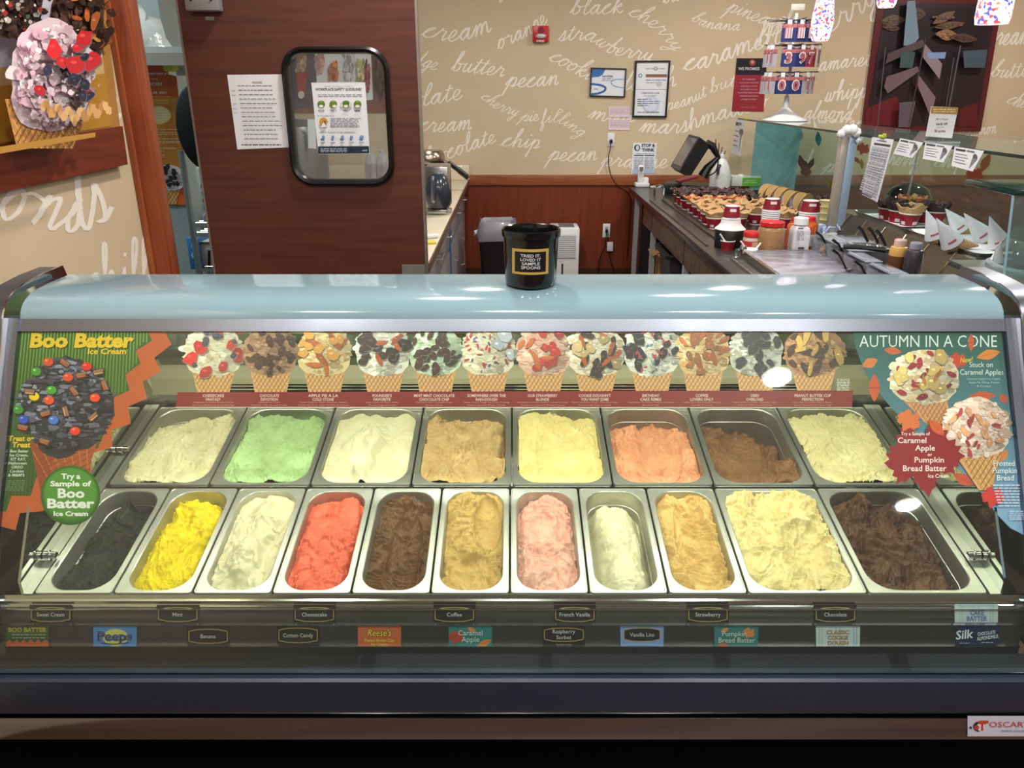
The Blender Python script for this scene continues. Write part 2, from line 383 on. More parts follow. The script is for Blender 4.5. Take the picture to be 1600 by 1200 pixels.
# shop front behind the viewer: low sill, mullions, header; daylight comes in between
sf = MB().bb((XL, -4, 0), (5.1, -3.9, 0.5)).bb((XL, -4, 2.4), (5.1, -3.9, CEIL))
for x in (XL + 0.1, 0.3, 1.9, 3.5, 5.0): sf.bb((x - 0.06, -4, 0.5), (x + 0.06, -3.9, 2.4))
struct(obj('wall_front', sf, mat('shopfront_frame', (70, 52, 44), 0.5)))
# wainscot boards, chair rail and baseboard of the back wall
zr1 = wy(800, 273, YB).z; zr0 = wy(800, 289, YB).z
wn = obj('trim_1', MB().bb((-1.95, YB - 0.012, 0.12), (5.1, YB, zr0)), M_woodv); struct(wn)
wr = obj('trim_2', MB().bb((-1.95, YB - 0.03, zr0), (5.1, YB, zr1), bev=0.004), M_oak); struct(wr)
struct(obj('baseboard_back', MB().bb((-0.9, YB - 0.02, 0), (5.1, YB, 0.17)), mat('dark_tile_base', (70, 34, 24), 0.4)))
# casing at the end of the left wall
obj_c = struct(obj('trim_3', MB().bb((XL - 0.10, 2.935, 0), (XL + 0.072, 3.03, CEIL), bev=0.004), M_casing))
struct(obj('trim_4', MB().bb((XL + 0.0, 2.92, 0), (XL + 0.022, 2.9345, CEIL), bev=0.003), mat('casing_face_wood', (170, 92, 52), 0.4, scale=6, stretch=(9, 9, 0.5), c2=(140, 70, 38))))
# handwriting on the walls
def W(word, base, xh, **k): script_word(word, base, xh, WB, wall_back, **k)
W('cream', [(657, 56), (700, 64), (735, 60), (768, 48)], 15)
W('orange', [(778, 78), (812, 62), (832, 52), (856, 34)], 12)
W('strawberry', [(872, 64), (920, 64), (955, 84), (1016, 96)], 12)
W('black', [(890, 22), (930, 22), (972, 20)], 13)
W('cherry', [(980, 22), (1010, 38), (1035, 58), (1052, 80)], 12)
W('blueberry', [(1036, 6), (1080, -4), (1130, -20)], 14)
W('honey', [(740, -16), (765, -12), (792, -14)], 14)
W('pineapple', [(1134, 16), (1170, 30), (1205, 42), (1246, 40)], 12)
W('banana', [(1079, 30), (1105, 44), (1155, 48)], 9)
W('fudge', [(622, 98), (650, 102), (680, 110)], 11)
W('butter', [(704, 110), (740, 114), (786, 120)], 13)
W('pecan', [(789, 134), (825, 136), (872, 132)], 13)
W('cookie', [(856, 92), (885, 108), (930, 132)], 13)
W('dough', [(962, 140), (1010, 140), (1056, 134)], 13)
W('caramel', [(1067, 110), (1110, 104), (1160, 84), (1206, 72)], 15)
W('chocolate', [(560, 160), (650, 166), (722, 154)], 14)
W('cherry', [(750, 152), (775, 170), (806, 182)], 9)
W('pie', [(812, 186), (826, 190), (842, 188)], 9)
W('filling', [(845, 194), (872, 192), (908, 214)], 9)
W('peanut', [(1040, 172), (1070, 166), (1104, 150)], 9)
W('butter', [(1110, 146), (1140, 136), (1186, 130)], 9)
W('cream', [(652, 204), (690, 206), (736, 202)], 13)
W('mint', [(918, 184), (950, 190), (992, 190)], 12)
W('marshmallow', [(998, 206), (1060, 208), (1110, 192), (1200, 168)], 13)
W('chocolate', [(655, 268), (700, 248), (775, 222)], 12)
W('chip', [(782, 228), (810, 230), (842, 232)], 12)
W('pecan', [(856, 248), (890, 252), (932, 250)], 12)
W('praline', [(938, 258), (985, 262), (1042, 262)], 12)
W('blueberry', [(1180, 72), (1250, 64), (1305, 46), (1372, 4)], 17)
W('cream', [(1540, 66), (1565, 70), (1610, 68)], 16)
W('amaretto', [(1278, 112), (1320, 106), (1380, 100)], 12)
W('whipped', [(1288, 160), (1330, 154), (1380, 150)], 13)
W('butter', [(1546, 118), (1575, 122), (1620, 116)], 12)
W('cherry', [(1572, 160), (1595, 168), (1630, 166)], 12)
W('almond', [(1255, 186), (1290, 186), (1330, 188)], 12)
W('roasted', [(1270, 206), (1310, 204), (1345, 206)], 15)
W('apple', [(1225, 256), (1250, 262), (1272, 262)], 12)
W('pie', [(1285, 266), (1305, 270), (1322, 264)], 12)
W('cherry', [(1378, 256), (1405, 258), (1432, 258)], 12)
W('chip', [(1458, 260), (1480, 262), (1505, 260)], 13)
W('cocoa', [(1540, 240), (1565, 236), (1600, 236)], 14)
W('cinnamon', [(1490, 208), (1520, 212), (1556, 208)], 10)
def WLt(word, base, xh, **k): script_word(word, base, xh, WL, wall_left, **k)
WLt('almonds', [(-150, 395), (-60, 345), (30, 345), (60, 352), (120, 362), (178, 335)], 44, lw=0.16, slant=0.2)
WLt('coffee', [(60, 220), (120, 205), (188, 190)], 38, lw=0.13, slant=0.2)
WLt('chill', [(140, 470), (190, 458), (236, 450)], 34, lw=0.12, slant=0.1)
WLt('cream', [(-120, 500), (-50, 480), (8, 455)], 44, lw=0.13, slant=0.2)
# recessed ceiling lights
M_lamp = mat('lamp_glow', (255, 244, 225), 0.4, emit=18.0, var=0.01)
c0 = thing('recessed_light', 'small round recessed ceiling light with white trim ring', 'ceiling light', (CAN_SPOTS[0][0], CAN_SPOTS[0][1], CEIL - 0.02), group='recessed ceiling lights')
obj('trim_ring', MB().lathe([(0.095, 0.02), (0.115, 0.018), (0.115, 0.008), (0.09, 0.006), (0.085, 0.02)], 28), M_white, c0)
obj('diffuser', MB().lathe([(0.0, 0.014), (0.05, 0.014), (0.086, 0.016)], 24), M_lamp, c0)
for x, y in CAN_SPOTS[1:]: dup(c0, (x, y, CEIL - 0.02))
# ================================================================== THE DOOR AND ITS PAPERS
YD = 3.1; DP = Plane((0, YD, 0), (0, -1, 0))
dl = wy(306, 205, YD).x; dr = wy(656, 205, YD).x
d1 = thing('door_1', 'x', 'x', (dl, YD, 0)); del d1['label']; del d1['category']; struct(d1)
wo = [wy(454, 84, YD), wy(602, 84, YD), wy(480, 282, YD)]
wx0, wx1 = wy(449, 180, YD).x, wy(612, 180, YD).x; wz1, wz0 = wy(530, 74, YD).z, wy(530, 289, YD).z
fw = 0.026
# leaf with a rounded window opening
cx, cz = (wx0 + wx1) / 2, (wz0 + wz1) / 2; ww, wh = wx1 - wx0 - 0.02, wz1 - wz0 - 0.02; K = 6
def rr_xz(w, h, r, y, c=(0, 0)): return [Vector((p.x, y, p.y)) for p in rrect(w, h, r, K, c=c)]
lf = MB(); inn = rr_xz(ww, wh, 0.075, 0, (cx, cz)); n = len(inn)
outr = []
for p in inn:
    q = Vector((p.x - cx, 0, p.z - cz)); tx = ((dr - cx) if q.x > 0 else (cx - dl)) / max(abs(q.x), 1e-6); tz = ((2.7 - cz) if q.z > 0 else cz) / max(abs(q.z), 1e-6)
    t = min(tx, tz); outr.append(Vector((cx + q.x * t, 0, cz + q.z * t)))
cor = [Vector((dr, 0, 2.7)), Vector((dl, 0, 2.7)), Vector((dl, 0, 0)), Vector((dr, 0, 0))]
front = outr[:]
for c in cor: # snap the nearest ring point to each corner
    k = min(range(n), key=lambda i: (front[i] - c).length); front[k] = c
yF, yK = YD, YD + 0.045
lf.loft([[Vector((p.x, yF, p.z)) for p in front], [Vector((p.x, yF, p.z)) for p in inn], [Vector((p.x, yK, p.z)) for p in inn], [Vector((p.x, yK, p.z)) for p in front], [Vector((p.x, yF, p.z)) for p in front]])
obj('leaf', lf, M_wood, d1, world=True)
obj('edge_strip', MB().bb((dr, YD - 0.002, 0), (dr + 0.008, yK + 0.002, 2.7)).bb((dl - 0.008, YD - 0.002, 0), (dl, yK + 0.002, 2.7)), mat('edge_metal', (150, 140, 135), 0.4, 0.8), d1, world=True)
pr = []
for (w, y, r) in ((0.0, -0.002, 0.085), (0.004, -0.016, 0.083), (-0.014, -0.024, 0.078), (-0.036, -0.018, 0.066), (-0.044, -0.002, 0.06), (-0.044, 0.02, 0.06)):
    pr.append(rr_xz(wx1 - wx0 + w, wz1 - wz0 + w, r, YD + y, (cx, cz)))
gk = obj('window_gasket', MB().loft(pr), mat('black_rubber', (14, 14, 16), 0.3, var=0.2), d1, world=True)
pn = obj('window_pane', MB().loft([rr_xz(ww, wh, 0.07, YD + 0.018, (cx, cz)), rr_xz(ww, wh, 0.07, YD + 0.024, (cx, cz))], True, True), pane_mat('door_glass', (246, 250, 252), 1.5, 0.02), d1, world=True)
kp = MB().bb((wy(628, 413, YD).x, YD - 0.003, 0.72), (dr - 0.002, YD, wy(640, 413, YD).z)); obj('kick_plate', kp, mat('dull_grey_metal', (150, 146, 148), 0.45, 0.7), d1, world=True)
rnd = random.Random(4)
pg = center_empty('taped_notice', DP, [(355, 117), (444, 117), (456, 231), (371, 234)], 'creased white typed list taped to the brown door left of its window', 'notice')
sheet('paper_sheet', DP, [(355, 117), (443, 116), (456, 230), (371, 233.5)], 0.001, M_paper, pg)
q = Print(DP, 0.0002, 0.0012)
q.text('PROCEDURES', 402, 130.5, 3, (70, 74, 88), w=15, bold=0.01)
for i in range(13):
    y = 134 + i * 6.9; x0 = 372 + i * 0.9
    q.greek(x0, x0 + rnd.uniform(50, 62), y, (110, 114, 130), 1.2, rnd)
    if i in (1, 2, 4, 5, 6): q.greek(361 + i * 0.8, 367 + i * 0.8, y + 1, (150, 152, 165), 1.0, rnd)
q.greek(378, 440, 226, (60, 62, 74), 1.5, rnd); q.build('typed_lines', pg)
tp = center_empty('sheet_label', DP, [(321, 25), (334, 32)], 'tiny grey printed tag stuck on the brown door below the metal box', 'tag')
sheet('tag_plate', DP, [(321, 26), (334.5, 26), (335, 31.5), (321.5, 31.5)], 0.001, mat('grey_tag', (140, 132, 132), 0.5), tp)
q = Print(DP, 0.0002, 0.0012); q.text('OFFICE', 328, 30.5, 2.6, (70, 60, 60), w=10); q.build('tag_print', tp)
db = thing('door_closer_box', 'pale grey metal box screwed to the door at the very top', 'box', (wy(320, 20, YD).x, YD, wy(320, 20, YD).z))
x0, x1 = wy(297, 10, YD).x, wy(349, 10, YD).x; zb = wy(320, 19, YD).z
obj('casing', MB().bb((x0, YD - 0.05, zb), (x1, YD, zb + 0.16), bev=0.006), mat('pale_grey_metal', (150, 150, 155), 0.4, 0.3), db, world=True)
for u in (0.2, 0.8): obj('screw', MB().cyl((x0 + (x1 - x0) * u, YD - 0.054, zb + 0.035), (x0 + (x1 - x0) * u, YD - 0.049, zb + 0.035), 0.004), M_black, db, world=True)
# safety poster behind the window glass: fixed on the glass front
GP = Plane((0, YD + 0.016, 0), (0, -1, 0))
sp = center_empty('safety_poster', GP, [(487, 129), (570, 129), (578, 240), (499, 240)], 'white workplace safety guidelines sheet taped on the door window glass', 'poster')
sheet('poster_sheet', GP, [(486.5, 129), (570.5, 128.5), (578, 240), (497.5, 241)], 0.001, M_paper, sp)
q = Print(GP, 0.0002, 0.0012)
q.text('PREVENT THE SPREAD OF COVID-19', 529, 136, 1.6, (120, 124, 140), w=44); q.text('WORKPLACE SAFETY GUIDELINES', 529, 141.5, 4, (30, 34, 50), w=72, bold=0.02)
for y in (148, 150.5): q.greek(497, 566, y, (120, 124, 140), 1.0, rnd)
for i, x in enumerate((502, 521, 541, 559)):
    q.ell(x, 163, 6, 6, (98, 128, 46)); q.ell(x + (0, 2, 0, 0)[i], 166, 3.4, 2.2, (226, 232, 226)); q.ell(x, 158.5, 1.8, 1.8, (140, 170, 80))
    if i == 2: q.ell(x - 7, 164, 2.2, 4, (200, 206, 210)); q.ell(x + 7, 164, 2.2, 4, (200, 206, 210)); q.rect(x - 5, 158, x + 5, 161, (90, 130, 40))
    q.greek(x - 5, x + 5, 172, (70, 74, 90), 1.1, rnd); q.greek(x - 4, x + 4, 174, (110, 114, 130), 0.9, rnd)
q.text('IF YOU FEEL SICK:', 510, 182, 1.8, (50, 54, 70), w=26, bold=0.01)
q.ell(506, 190, 6.5, 6.5, (206, 146, 60)); q.blob(507, 192, 3.4, 4, (120, 96, 80), rnd); q.poly([(502, 199), (506, 190), (511, 198)], (226, 228, 235))
for i in range(6): q.greek(517, 517 + rnd.uniform(42, 51), 185 + i * 2.6, (90, 94, 112), 1.0, rnd)
q.text('HELP STOP THE SPREAD', 528, 207.5, 1.7, (50, 54, 70), w=56, bold=0.01)
for i, x in enumerate((506, 521, 536, 550, 566)):
    c = (122, 150, 190); q.ell(x, 214, 2.4 + (i == 4), 3, c); q.ell(x - 1, 217.5, 3.2 if i in (0, 2, 4) else 1.8, 2.2, (90, 120, 168)); q.greek(x - 4, x + 4, 222.5, (90, 94, 112), 1.0, rnd)
q.poly([(498, 228.5), (577.2, 228), (578, 239), (498.3, 240)], (26, 44, 66))
for i in range(3): q.greek(502, 543, 232 + i * 2.4, (190, 200, 215), 0.9, rnd)
q.text('SAFE', 571, 236, 2.5, (220, 226, 235)); q.build('poster_print', sp)
# ================================================================== FRAMED WALL PICTURE ON THE LEFT WALL
LP = Plane((XL + 0.03, 0, 0), (1, 0, 0))
pic = thing('wall_picture', 'large glossy picture of loaded ice cream cones on the left beige wall', 'picture', LP.at(90, 230))
out = [(-260, -60), (143, -60), (175, 197), (-260, 263)]
sheet('picture_board', Plane((XL, 0, 0), (1, 0, 0)), out, 0.028, mat('picture_edge', (170, 120, 60), 0.5), pic)
q = Print(LP, 0.00012, 0.0)
q.poly(out, (178, 128, 44))
q.poly([(-260, -60), (143, -60), (160, 90), (-260, 130)], (196, 194, 208)); q.poly([(-260, 130), (160, 90), (163, 115), (-260, 165)], (196, 168, 112))
def cone_print(q, cx, cy, rx, ry, cone, base, specks, seed, nblob=200, wf=(206, 150, 88), grid=1.0, top_cut=None, shadow=True):
    """a printed waffle cone: cone=(half width top, y top, half width bottom, y bottom); mottled scoop; specks=[(colour, count, size, aspect)]"""
    rnd = random.Random(seed); wt, y0, wb, y1, sk = cone
    def cxp(y): return cx + sk * (y - y0) / (y1 - y0)
    q.poly([(cx - wt, y0), (cx + wt, y0), (cxp(y1) + wb, y1), (cxp(y1) - wb, y1)], wf)
    dk = tuple(int(v * 0.74) for v in wf); lt = tuple(min(255, int(v * 1.17)) for v in wf)
    for k in range(-12, 13):
        for sgn, cc in ((1, lt), (-1, dk)):
            pts = []
            for i in range(9):
                y = y0 + (y1 - y0) * i / 8; hw = wt + (wb - wt) * i / 8; x = cx + k * 9 * grid + sgn * (y - y0) * 0.62
                if abs(x - cxp(y)) <= hw: pts.append((x, y))
            if len(pts) > 1: q.line(pts, 1.9 * grid, cc)
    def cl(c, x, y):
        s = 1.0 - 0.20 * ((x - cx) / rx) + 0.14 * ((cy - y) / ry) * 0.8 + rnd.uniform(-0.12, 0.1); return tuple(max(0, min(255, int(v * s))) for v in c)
    for (dx, dy, sx, sy) in ((0, 0, 1, 1), (-0.35, 0.35, 0.62, 0.6), (0.36, 0.35, 0.6, 0.6), (0, -0.25, 0.85, 0.8)):
        q.blob(cx + dx * rx, cy + dy * ry, rx * sx, ry * sy, base[0], rnd, 22, 0.05)
    for i in range(nblob):
        a = rnd.uniform(0, 2 * PI); r = math.sqrt(rnd.random()) * 0.97; x = cx + r * rx * math.cos(a); y = cy + r * ry * math.sin(a); s = rnd.uniform(0.05, 0.17) * (1.25 - i / nblob)
        if top_cut and y < top_cut: continue
        q.blob(x, y, rx * s * rnd.uniform(0.7, 1.7), ry * s * rnd.uniform(.6, 1.1), cl(rnd.choice(base), x, y), rnd, 11, 0.2)
    for col, cnt, sz, asp in specks:
        for i in range(cnt):
            a = rnd.uniform(0, 2 * PI); r = math.sqrt(rnd.random()) * 0.9; x = cx + r * rx * math.cos(a); y = cy + r * ry * math.sin(a)
            if top_cut and y < top_cut: continue
            s = sz * rx * rnd.uniform(0.7, 1.3); rot = rnd.uniform(0, PI)
            pp_ = [(x + (s * asp * (1 + rnd.uniform(-.35, .2)) * math.cos(2 * PI * k / 9)) * math.cos(rot) - s * (1 + rnd.uniform(-.35, .25)) * math.sin(2 * PI * k / 9) * math.sin(rot), y + (s * asp * math.cos(2 * PI * k / 9)) * math.sin(rot) + s * (1 + rnd.uniform(-.35, .25)) * math.sin(2 * PI * k / 9) * math.cos(rot)) for k in range(9)]
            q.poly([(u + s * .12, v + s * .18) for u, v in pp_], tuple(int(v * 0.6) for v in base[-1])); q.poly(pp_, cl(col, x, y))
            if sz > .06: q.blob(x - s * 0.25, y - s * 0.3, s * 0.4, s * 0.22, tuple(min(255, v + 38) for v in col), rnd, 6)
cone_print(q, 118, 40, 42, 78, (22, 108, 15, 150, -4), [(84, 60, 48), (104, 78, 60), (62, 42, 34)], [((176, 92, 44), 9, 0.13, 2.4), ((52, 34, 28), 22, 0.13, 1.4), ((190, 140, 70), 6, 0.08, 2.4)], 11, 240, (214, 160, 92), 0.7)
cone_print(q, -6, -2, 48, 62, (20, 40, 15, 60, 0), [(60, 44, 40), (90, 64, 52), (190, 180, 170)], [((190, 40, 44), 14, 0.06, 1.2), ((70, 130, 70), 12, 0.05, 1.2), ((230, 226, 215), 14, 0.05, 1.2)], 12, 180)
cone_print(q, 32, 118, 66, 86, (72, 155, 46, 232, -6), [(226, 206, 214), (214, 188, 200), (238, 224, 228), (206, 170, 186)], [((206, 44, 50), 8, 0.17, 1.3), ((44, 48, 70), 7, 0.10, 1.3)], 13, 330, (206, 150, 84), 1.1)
for k in range(34): q.blob(-8 + k * 3.4, 182 - 7 * math.sin(k * 1.1) - abs(k - 16) * .9, 4.5, 7, rnd.choice([(216, 166, 104), (196, 140, 82), (228, 184, 124)]), rnd, 9, 0.25)
q.poly([(-260, 255), (0, 217), (40, 212), (80, 207), (80, 214), (-260, 268)], (190, 140, 60))
q.build('picture_print', pic)
RP = Plane((XL + 0.0, 0, 0), (1, 0, 0)); rail = [(-260, 264), (175.5, 197), (184, 257), (-260, 352)]
sheet('wooden_ledge', RP, rail, 0.036, mat('ledge_wood', (122, 52, 32), 0.4, scale=6, stretch=(8, 0.6, 8), c2=(100, 40, 24)), pic)
# ================================================================== BACK ROOM SEEN THROUGH THE GAP
YK = 4.74; KP = Plane((0, YK, 0), (0, -1, 0))
ob_ = center_empty('fundraiser_poster', KP, [(200, 92), (300, 320)], 'orange and gold fundraiser poster seen through the gap beside the door', 'poster')
sheet('poster_sheet', KP, [(190, 90), (262, 94), (262.5, 116), (276, 119), (297, 320.5), (205, 318)], 0.002, mat('orange_paper', (204, 110, 40), 0.4), ob_)
q = Print(KP, 0.0002, 0.0022)
q.poly([(190, 92), (261, 95), (261.5, 117), (275, 120), (281, 165), (195, 160)], (206, 94, 34)); q.poly([(195, 150), (279.5, 152), (293, 290), (205, 290)], (206, 140, 52))
q.poly([(200, 290), (293, 290), (296, 319), (206, 317)], (208, 96, 44)); q.poly([(252, 165), (268, 165), (278, 230), (262, 230)], (198, 126, 46))
q.text('Join', 216, 109, 5, (245, 238, 225), bold=0.02, w=30); q.text('Some Creamery', 228, 117, 5, (245, 238, 225), w=66, bold=0.01)
q.text('supported', 231, 125, 3, (245, 230, 215), w=30); q.text('BEST BUDDIES', 228, 133.5, 4.6, (250, 240, 225), w=52, bold=0.02)
q.text('Team Donation Contest', 238, 140, 2, (240, 190, 60), w=52); q.text('October 1-30, 2023', 236, 146.5, 3.6, (252, 246, 236), w=50, bold=0.02)
for y in (151, 156, 158, 161): q.greek(226, 274 - (y % 3) * 5, y, (238, 206, 120), 0.9, rnd)
q.ell(247, 180, 21, 14.5, (232, 212, 130)); q.ell(246, 179.5, 19, 12.5, (240, 224, 156))
for y in (175, 179, 183, 187): q.greek(232, 262, y, (250, 246, 228), 1.4, rnd)
for y in (202, 207, 210, 217, 221, 223): q.greek(236, 282, y, (246, 226, 190), 1.0, rnd)
q.text('Best Buddies Donations', 252, 232.5, 2.6, (250, 240, 225), w=48, bold=0.01)
for y in (236, 242, 245): q.greek(240, 258, y, (246, 226, 190), 1.2, rnd)
cone_print(q, 266, 278, 24, 20, (17, 292, 10, 319, 0), [(228, 226, 224), (206, 204, 206), (240, 238, 236)], [((36, 30, 34), 20, 0.15, 1.5)], 14, 90, (206, 158, 90), 0.6)
q.build('poster_print', ob_)
sh = thing('wall_shelf', 'steel shelf high in the back room with a pale front edge', 'shelf', wy(250, 84, 4.35))
zs = wy(250, 73, 4.35).z
obj('shelf_board', MB().bb((-3.0, 4.35, zs - 0.03), (-1.3, 4.74, zs)), mat('grey_shelf', (150, 152, 148), 0.5), sh, world=True)
obj('shelf_lip', MB().bb((-3.0, 4.33, zs - 0.09), (-1.3, 4.35, zs - 0.032)), mat('shelf_lip_paint', (128, 126, 120), 0.5), sh, world=True)
bg = MB(); rb = random.Random(2); N = 16; loops = []
for j in range(9):
    t = j / 8; zz = zs + 0.002 + 0.24 * math.sin(t * PI / 2); w = 0.36 * math.cos(t * 1.25); d = 0.15 * math.cos(t * 1.2)
    loops.append([Vector((-2.22 + w * math.cos(a) * (1 + rb.uniform(-.08, .08)), 4.53 + d * math.sin(a) * (1 + rb.uniform(-.1, .1)), zz + (rb.uniform(-.012, .012) if 0 < j else 0))) for a in [2 * PI * i / N for i in range(N)]])
bg.loft(loops, True, True)
solo('plastic_bag', bg, mat('clear_crumpled_plastic', (196, 204, 202), 0.15, coat=0.6, bump=0.9, bscale=18), 'crumpled clear plastic bag of supplies lying on the back room shelf', 'bag', sharp=60)
bn = MB().bb(wy(263, 110, 4.6) + Vector((0, 0, 0)), wy(290, 95, 4.6) + Vector((0, .1, 0)), bev=0.004)
solo('yellow_tub', MB().lathe([(0.03, 0), (0.042, 0.01), (0.045, 0.07), (0.035, 0.085), (0, 0.086)], 16, wy(268.5, 112, 4.6)), mat('yellow_lid', (206, 206, 90), 0.4), 'small yellow lidded tub beside the orange poster', 'tub')
solo('white_carton', MB().bb(wy(275.5, 118, 4.6), wy(296, 96, 4.6) + Vector((0, .1, 0)), bev=0.003), mat('pale_carton', (176, 190, 186), 0.5), 'small pale carton near the top right of the orange poster', 'carton')
solo('round_tray', MB().lathe([(0, 0), (0.2, 0.0), (0.215, 0.008), (0.215, 0.022), (0.2, 0.03), (0, 0.03)], 40), mat('black_tray', (12, 20, 22), 0.5), 'big round black serving tray hanging edge-on behind the brown door', 'tray')
tr_ = bpy.data.objects['round_tray']; tr_.rotation_euler = (PI / 2, 0, 0.15); tr_.scale = (0.53, 0.90, 1); tr_.location = wy(317, 198, 3.8)
rk = thing('wire_rack', 'grey metal storage rack with posts and shelves behind the door', 'rack', (-1.75, 3.9, 0))
for (px, Y) in ((297, 3.85), (352, 3.85)):
    P = wy(px, 330, Y); obj('post', MB().cyl((P.x, Y, 0), (P.x, Y, wy(px, 235, Y).z), 0.016, n=10), mat('rack_grey', (150, 162, 166), 0.35, 0.8), rk, world=True)
Pa, Pb = wy(297, 330, 3.85), wy(352, 330, 3.85)
for yy in (351, 366, 420):
    z = wy(320, yy, 3.85).z; s_ = MB()
    for k in range(7): s_.cyl((Pa.x, 3.85 + k * 0.05, z), (Pb.x, 3.85 + k * 0.05, z), 0.004, n=6)
    s_.bb((Pa.x, 3.842, z - 0.012), (Pb.x, 3.85, z + 0.004)); obj('shelf', s_, M_steel, rk, world=True)
lv = MB()
Ps = wy(308, 285, 3.98); Pe = wy(345, 350, 3.98)
cab = thing('slotted_cabinet', 'white slotted appliance panel behind the door edge', 'appliance', (Ps.x, 3.98, Pe.z))
obj('housing', MB().bb((Ps.x, 3.98, Pe.z), (Pe.x, 4.3, wy(320, 262, 3.98).z), bev=0.004), mat('pale_appliance', (186, 196, 192), 0.4), cab, world=True)
for k in range(3):
    for m_ in range(5): obj('slot', MB().bb((Ps.x + 0.018 + k * 0.03, 3.974, Ps.z - 0.03 - m_ * 0.035), (Ps.x + 0.03 + k * 0.03, 3.982, Ps.z - 0.008 - m_ * 0.035)), M_black, cab, world=True)
obj('hose', MB().tube([wy(322, 350, 3.95), wy(321, 338, 3.93), wy(326, 330, 3.92), wy(334, 330, 3.92), wy(338, 338, 3.92)], 0.012), mat('hose_grey', (190, 194, 194), 0.35), cab, world=True)
b1, b2 = wy(312, 420, 3.9), wy(345, 378, 3.9)
fb = thing('framed_box', 'white box with black outline on the lower rack shelf', 'box', (b1.x, 3.9, b1.z))
obj('carton', MB().bb((b1.x, 3.9, b1.z), (b2.x + 0.05, 4.1, b2.z), bev=0.003), mat('box_white', (196, 200, 194), 0.5), fb, world=True)
q = Print(Plane((0, 3.9, 0), (0, -1, 0)), 0.0004, 0.001); q.rect(325, 391, 350, 394, (24, 28, 28)); q.rect(325, 391, 329, 425, (24, 28, 28)); q.rect(312, 378, 350, 382, (110, 114, 110)); q.build('outline_print', fb)
b1, b2 = wy(298, 421, 3.89), wy(310, 372, 3.89)
bb_ = thing('blue_box', 'bright blue cleaning product box behind the rack post', 'box', (b1.x, 3.89, b1.z))
obj('carton', MB().bb((b1.x, 3.89, b1.z), (b2.x, 4.05, b2.z), bev=0.003), mat('blue_card', (54, 130, 200), 0.4), bb_, world=True)
q = Print(Plane((0, 3.89, 0), (0, -1, 0)), 0.0004, 0.001); q.rect(299, 372, 305, 388, (226, 232, 240)); q.text('C', 304, 404, 11, (200, 220, 245), bold=0.03); q.build('box_print', bb_)

# things seen through the door window: picture on the back wall, grey drum, bagged cups
wq = wall_pic = center_empty('menu_picture', WB, [(440, 60), (604, 150)], 'white menu picture with cups and cones seen through the door window', 'picture')
sheet('picture_board', WB, [(430, 40), (606, 40), (612, 176), (446, 176)], 0.012, mat('picture_white', (240, 238, 240), .4), wq)
q = Print(WB, 0.0003, 0.0125); q.poly([(430, 40), (490, 40), (498, 170), (446, 172)], (84, 74, 92)); q.poly([(578, 40), (606, 40), (611, 170), (584, 170)], (118, 88, 76)); q.poly([(446, 172), (612, 152), (612, 176), (446, 176)], (134, 82, 66))
for (x, y, a, b, c) in ((471, 96, 10, 18, (176, 140, 116)), (500, 96, 9, 22, (196, 150, 140)), (523, 112, 9, 18, (190, 110, 70)), (548, 100, 10, 26, (206, 200, 206)), (566, 110, 7, 18, (206, 196, 140)), (576, 120, 5, 26, (160, 80, 84)), (596, 120, 7, 34, (96, 74, 68))):
    for k in range(26): q.blob(x + rnd.uniform(-a, a) * .7, y + rnd.uniform(-b, b) * .8, a * .3, b * .25, (lambda f_: tuple(max(0, min(255, int(v * f_))) for v in c))(rnd.uniform(.75, 1.25)), rnd, 8)
q.poly([(465, 114), (483, 114), (480, 150), (470, 150)], (156, 44, 46)); q.ell(474, 148, 5, 6, (226, 210, 206)); q.build('picture_print', wq)
dq = wy(470, 270, 6.0); solo('grey_drum', MB().lathe([(0, 0), (.20, 0), (.23, .04), (.235, .40), (.21, .46), (.12, .50), (0, .51)], 32, (dq.x - .02, 6.0, .93)), mat('drum_grey', (106, 106, 106), .35, .4), 'grey rounded drum on the worktop seen through the window left side', 'drum')
dq = wy(484, 210, 5.7); solo('white_tag', MB().box((dq.x, 5.763, dq.z), (.055, .004, .20), ry=.06), M_paper, 'narrow white printed tag hanging on the grey drum', 'tag')
for i, (px, lab) in enumerate(((582, 'left plastic bag of red cups seen through the window'), (599, 'right plastic bag of red cups seen through the window'))):
    dq = wy(px, 278, 6.3); t = thing('cup_bag', lab, 'bag', (dq.x, 6.3, .93)); obj('cups', MB().lathe([(0, 0), (.035, 0), (.045, .10), (0, .10)], 16, (0, 0, .0)).lathe([(0, .0), (.035, .1), (.045, .16), (0, .16)], 16), mat('bagged_red', (160, 50, 56), .4), t)
    obj('bag', MB().lathe([(.05, 0), (.056, .12), (.045, .2), (.02, .25), (.03, .27)], 14, wob=lambda r, z, a, j: (r * (1 + .12 * math.sin(5 * a + j)), z)), pane_mat('bag_film', (226, 226, 230), 1.35, .35), t)
# ================================================================== THE DIPPING CASE
def gy(z): return 1.718 - 0.5 * ((H - 0.524 - z) / 0.866)          # front glass plane: Y at height z
GPL = Plane((0, 1.718, H - 0.524), (0, -0.866, 0.5))
case = thing('ice_cream_display_case', 'long glass-fronted ice cream dipping cabinet with pale blue curved canopy', 'display case', (0, 1.33, 0))
XE = 1.150
def extr(prof, x0, x1): # profile of (Y, Z) closed polygon
    return MB().prism([(x0, y, z) for y, z in prof], (x1 - x0, 0, 0))
def zz(d): return H - d
M_blue = mat('pale_blue_canopy', (134, 166, 180), 0.12, coat=1.0, var=0.04, scale=2)
can = [(1.731, zz(.501)), (1.738, zz(.487)), (1.750, zz(.474)), (1.768, zz(.464)), (1.792, zz(.457)), (1.825, zz(.453)), (1.87, zz(.451)), (1.965, zz(.451))]
can2 = [(y + 0.003, z - 0.012) for y, z in can[::-1]]
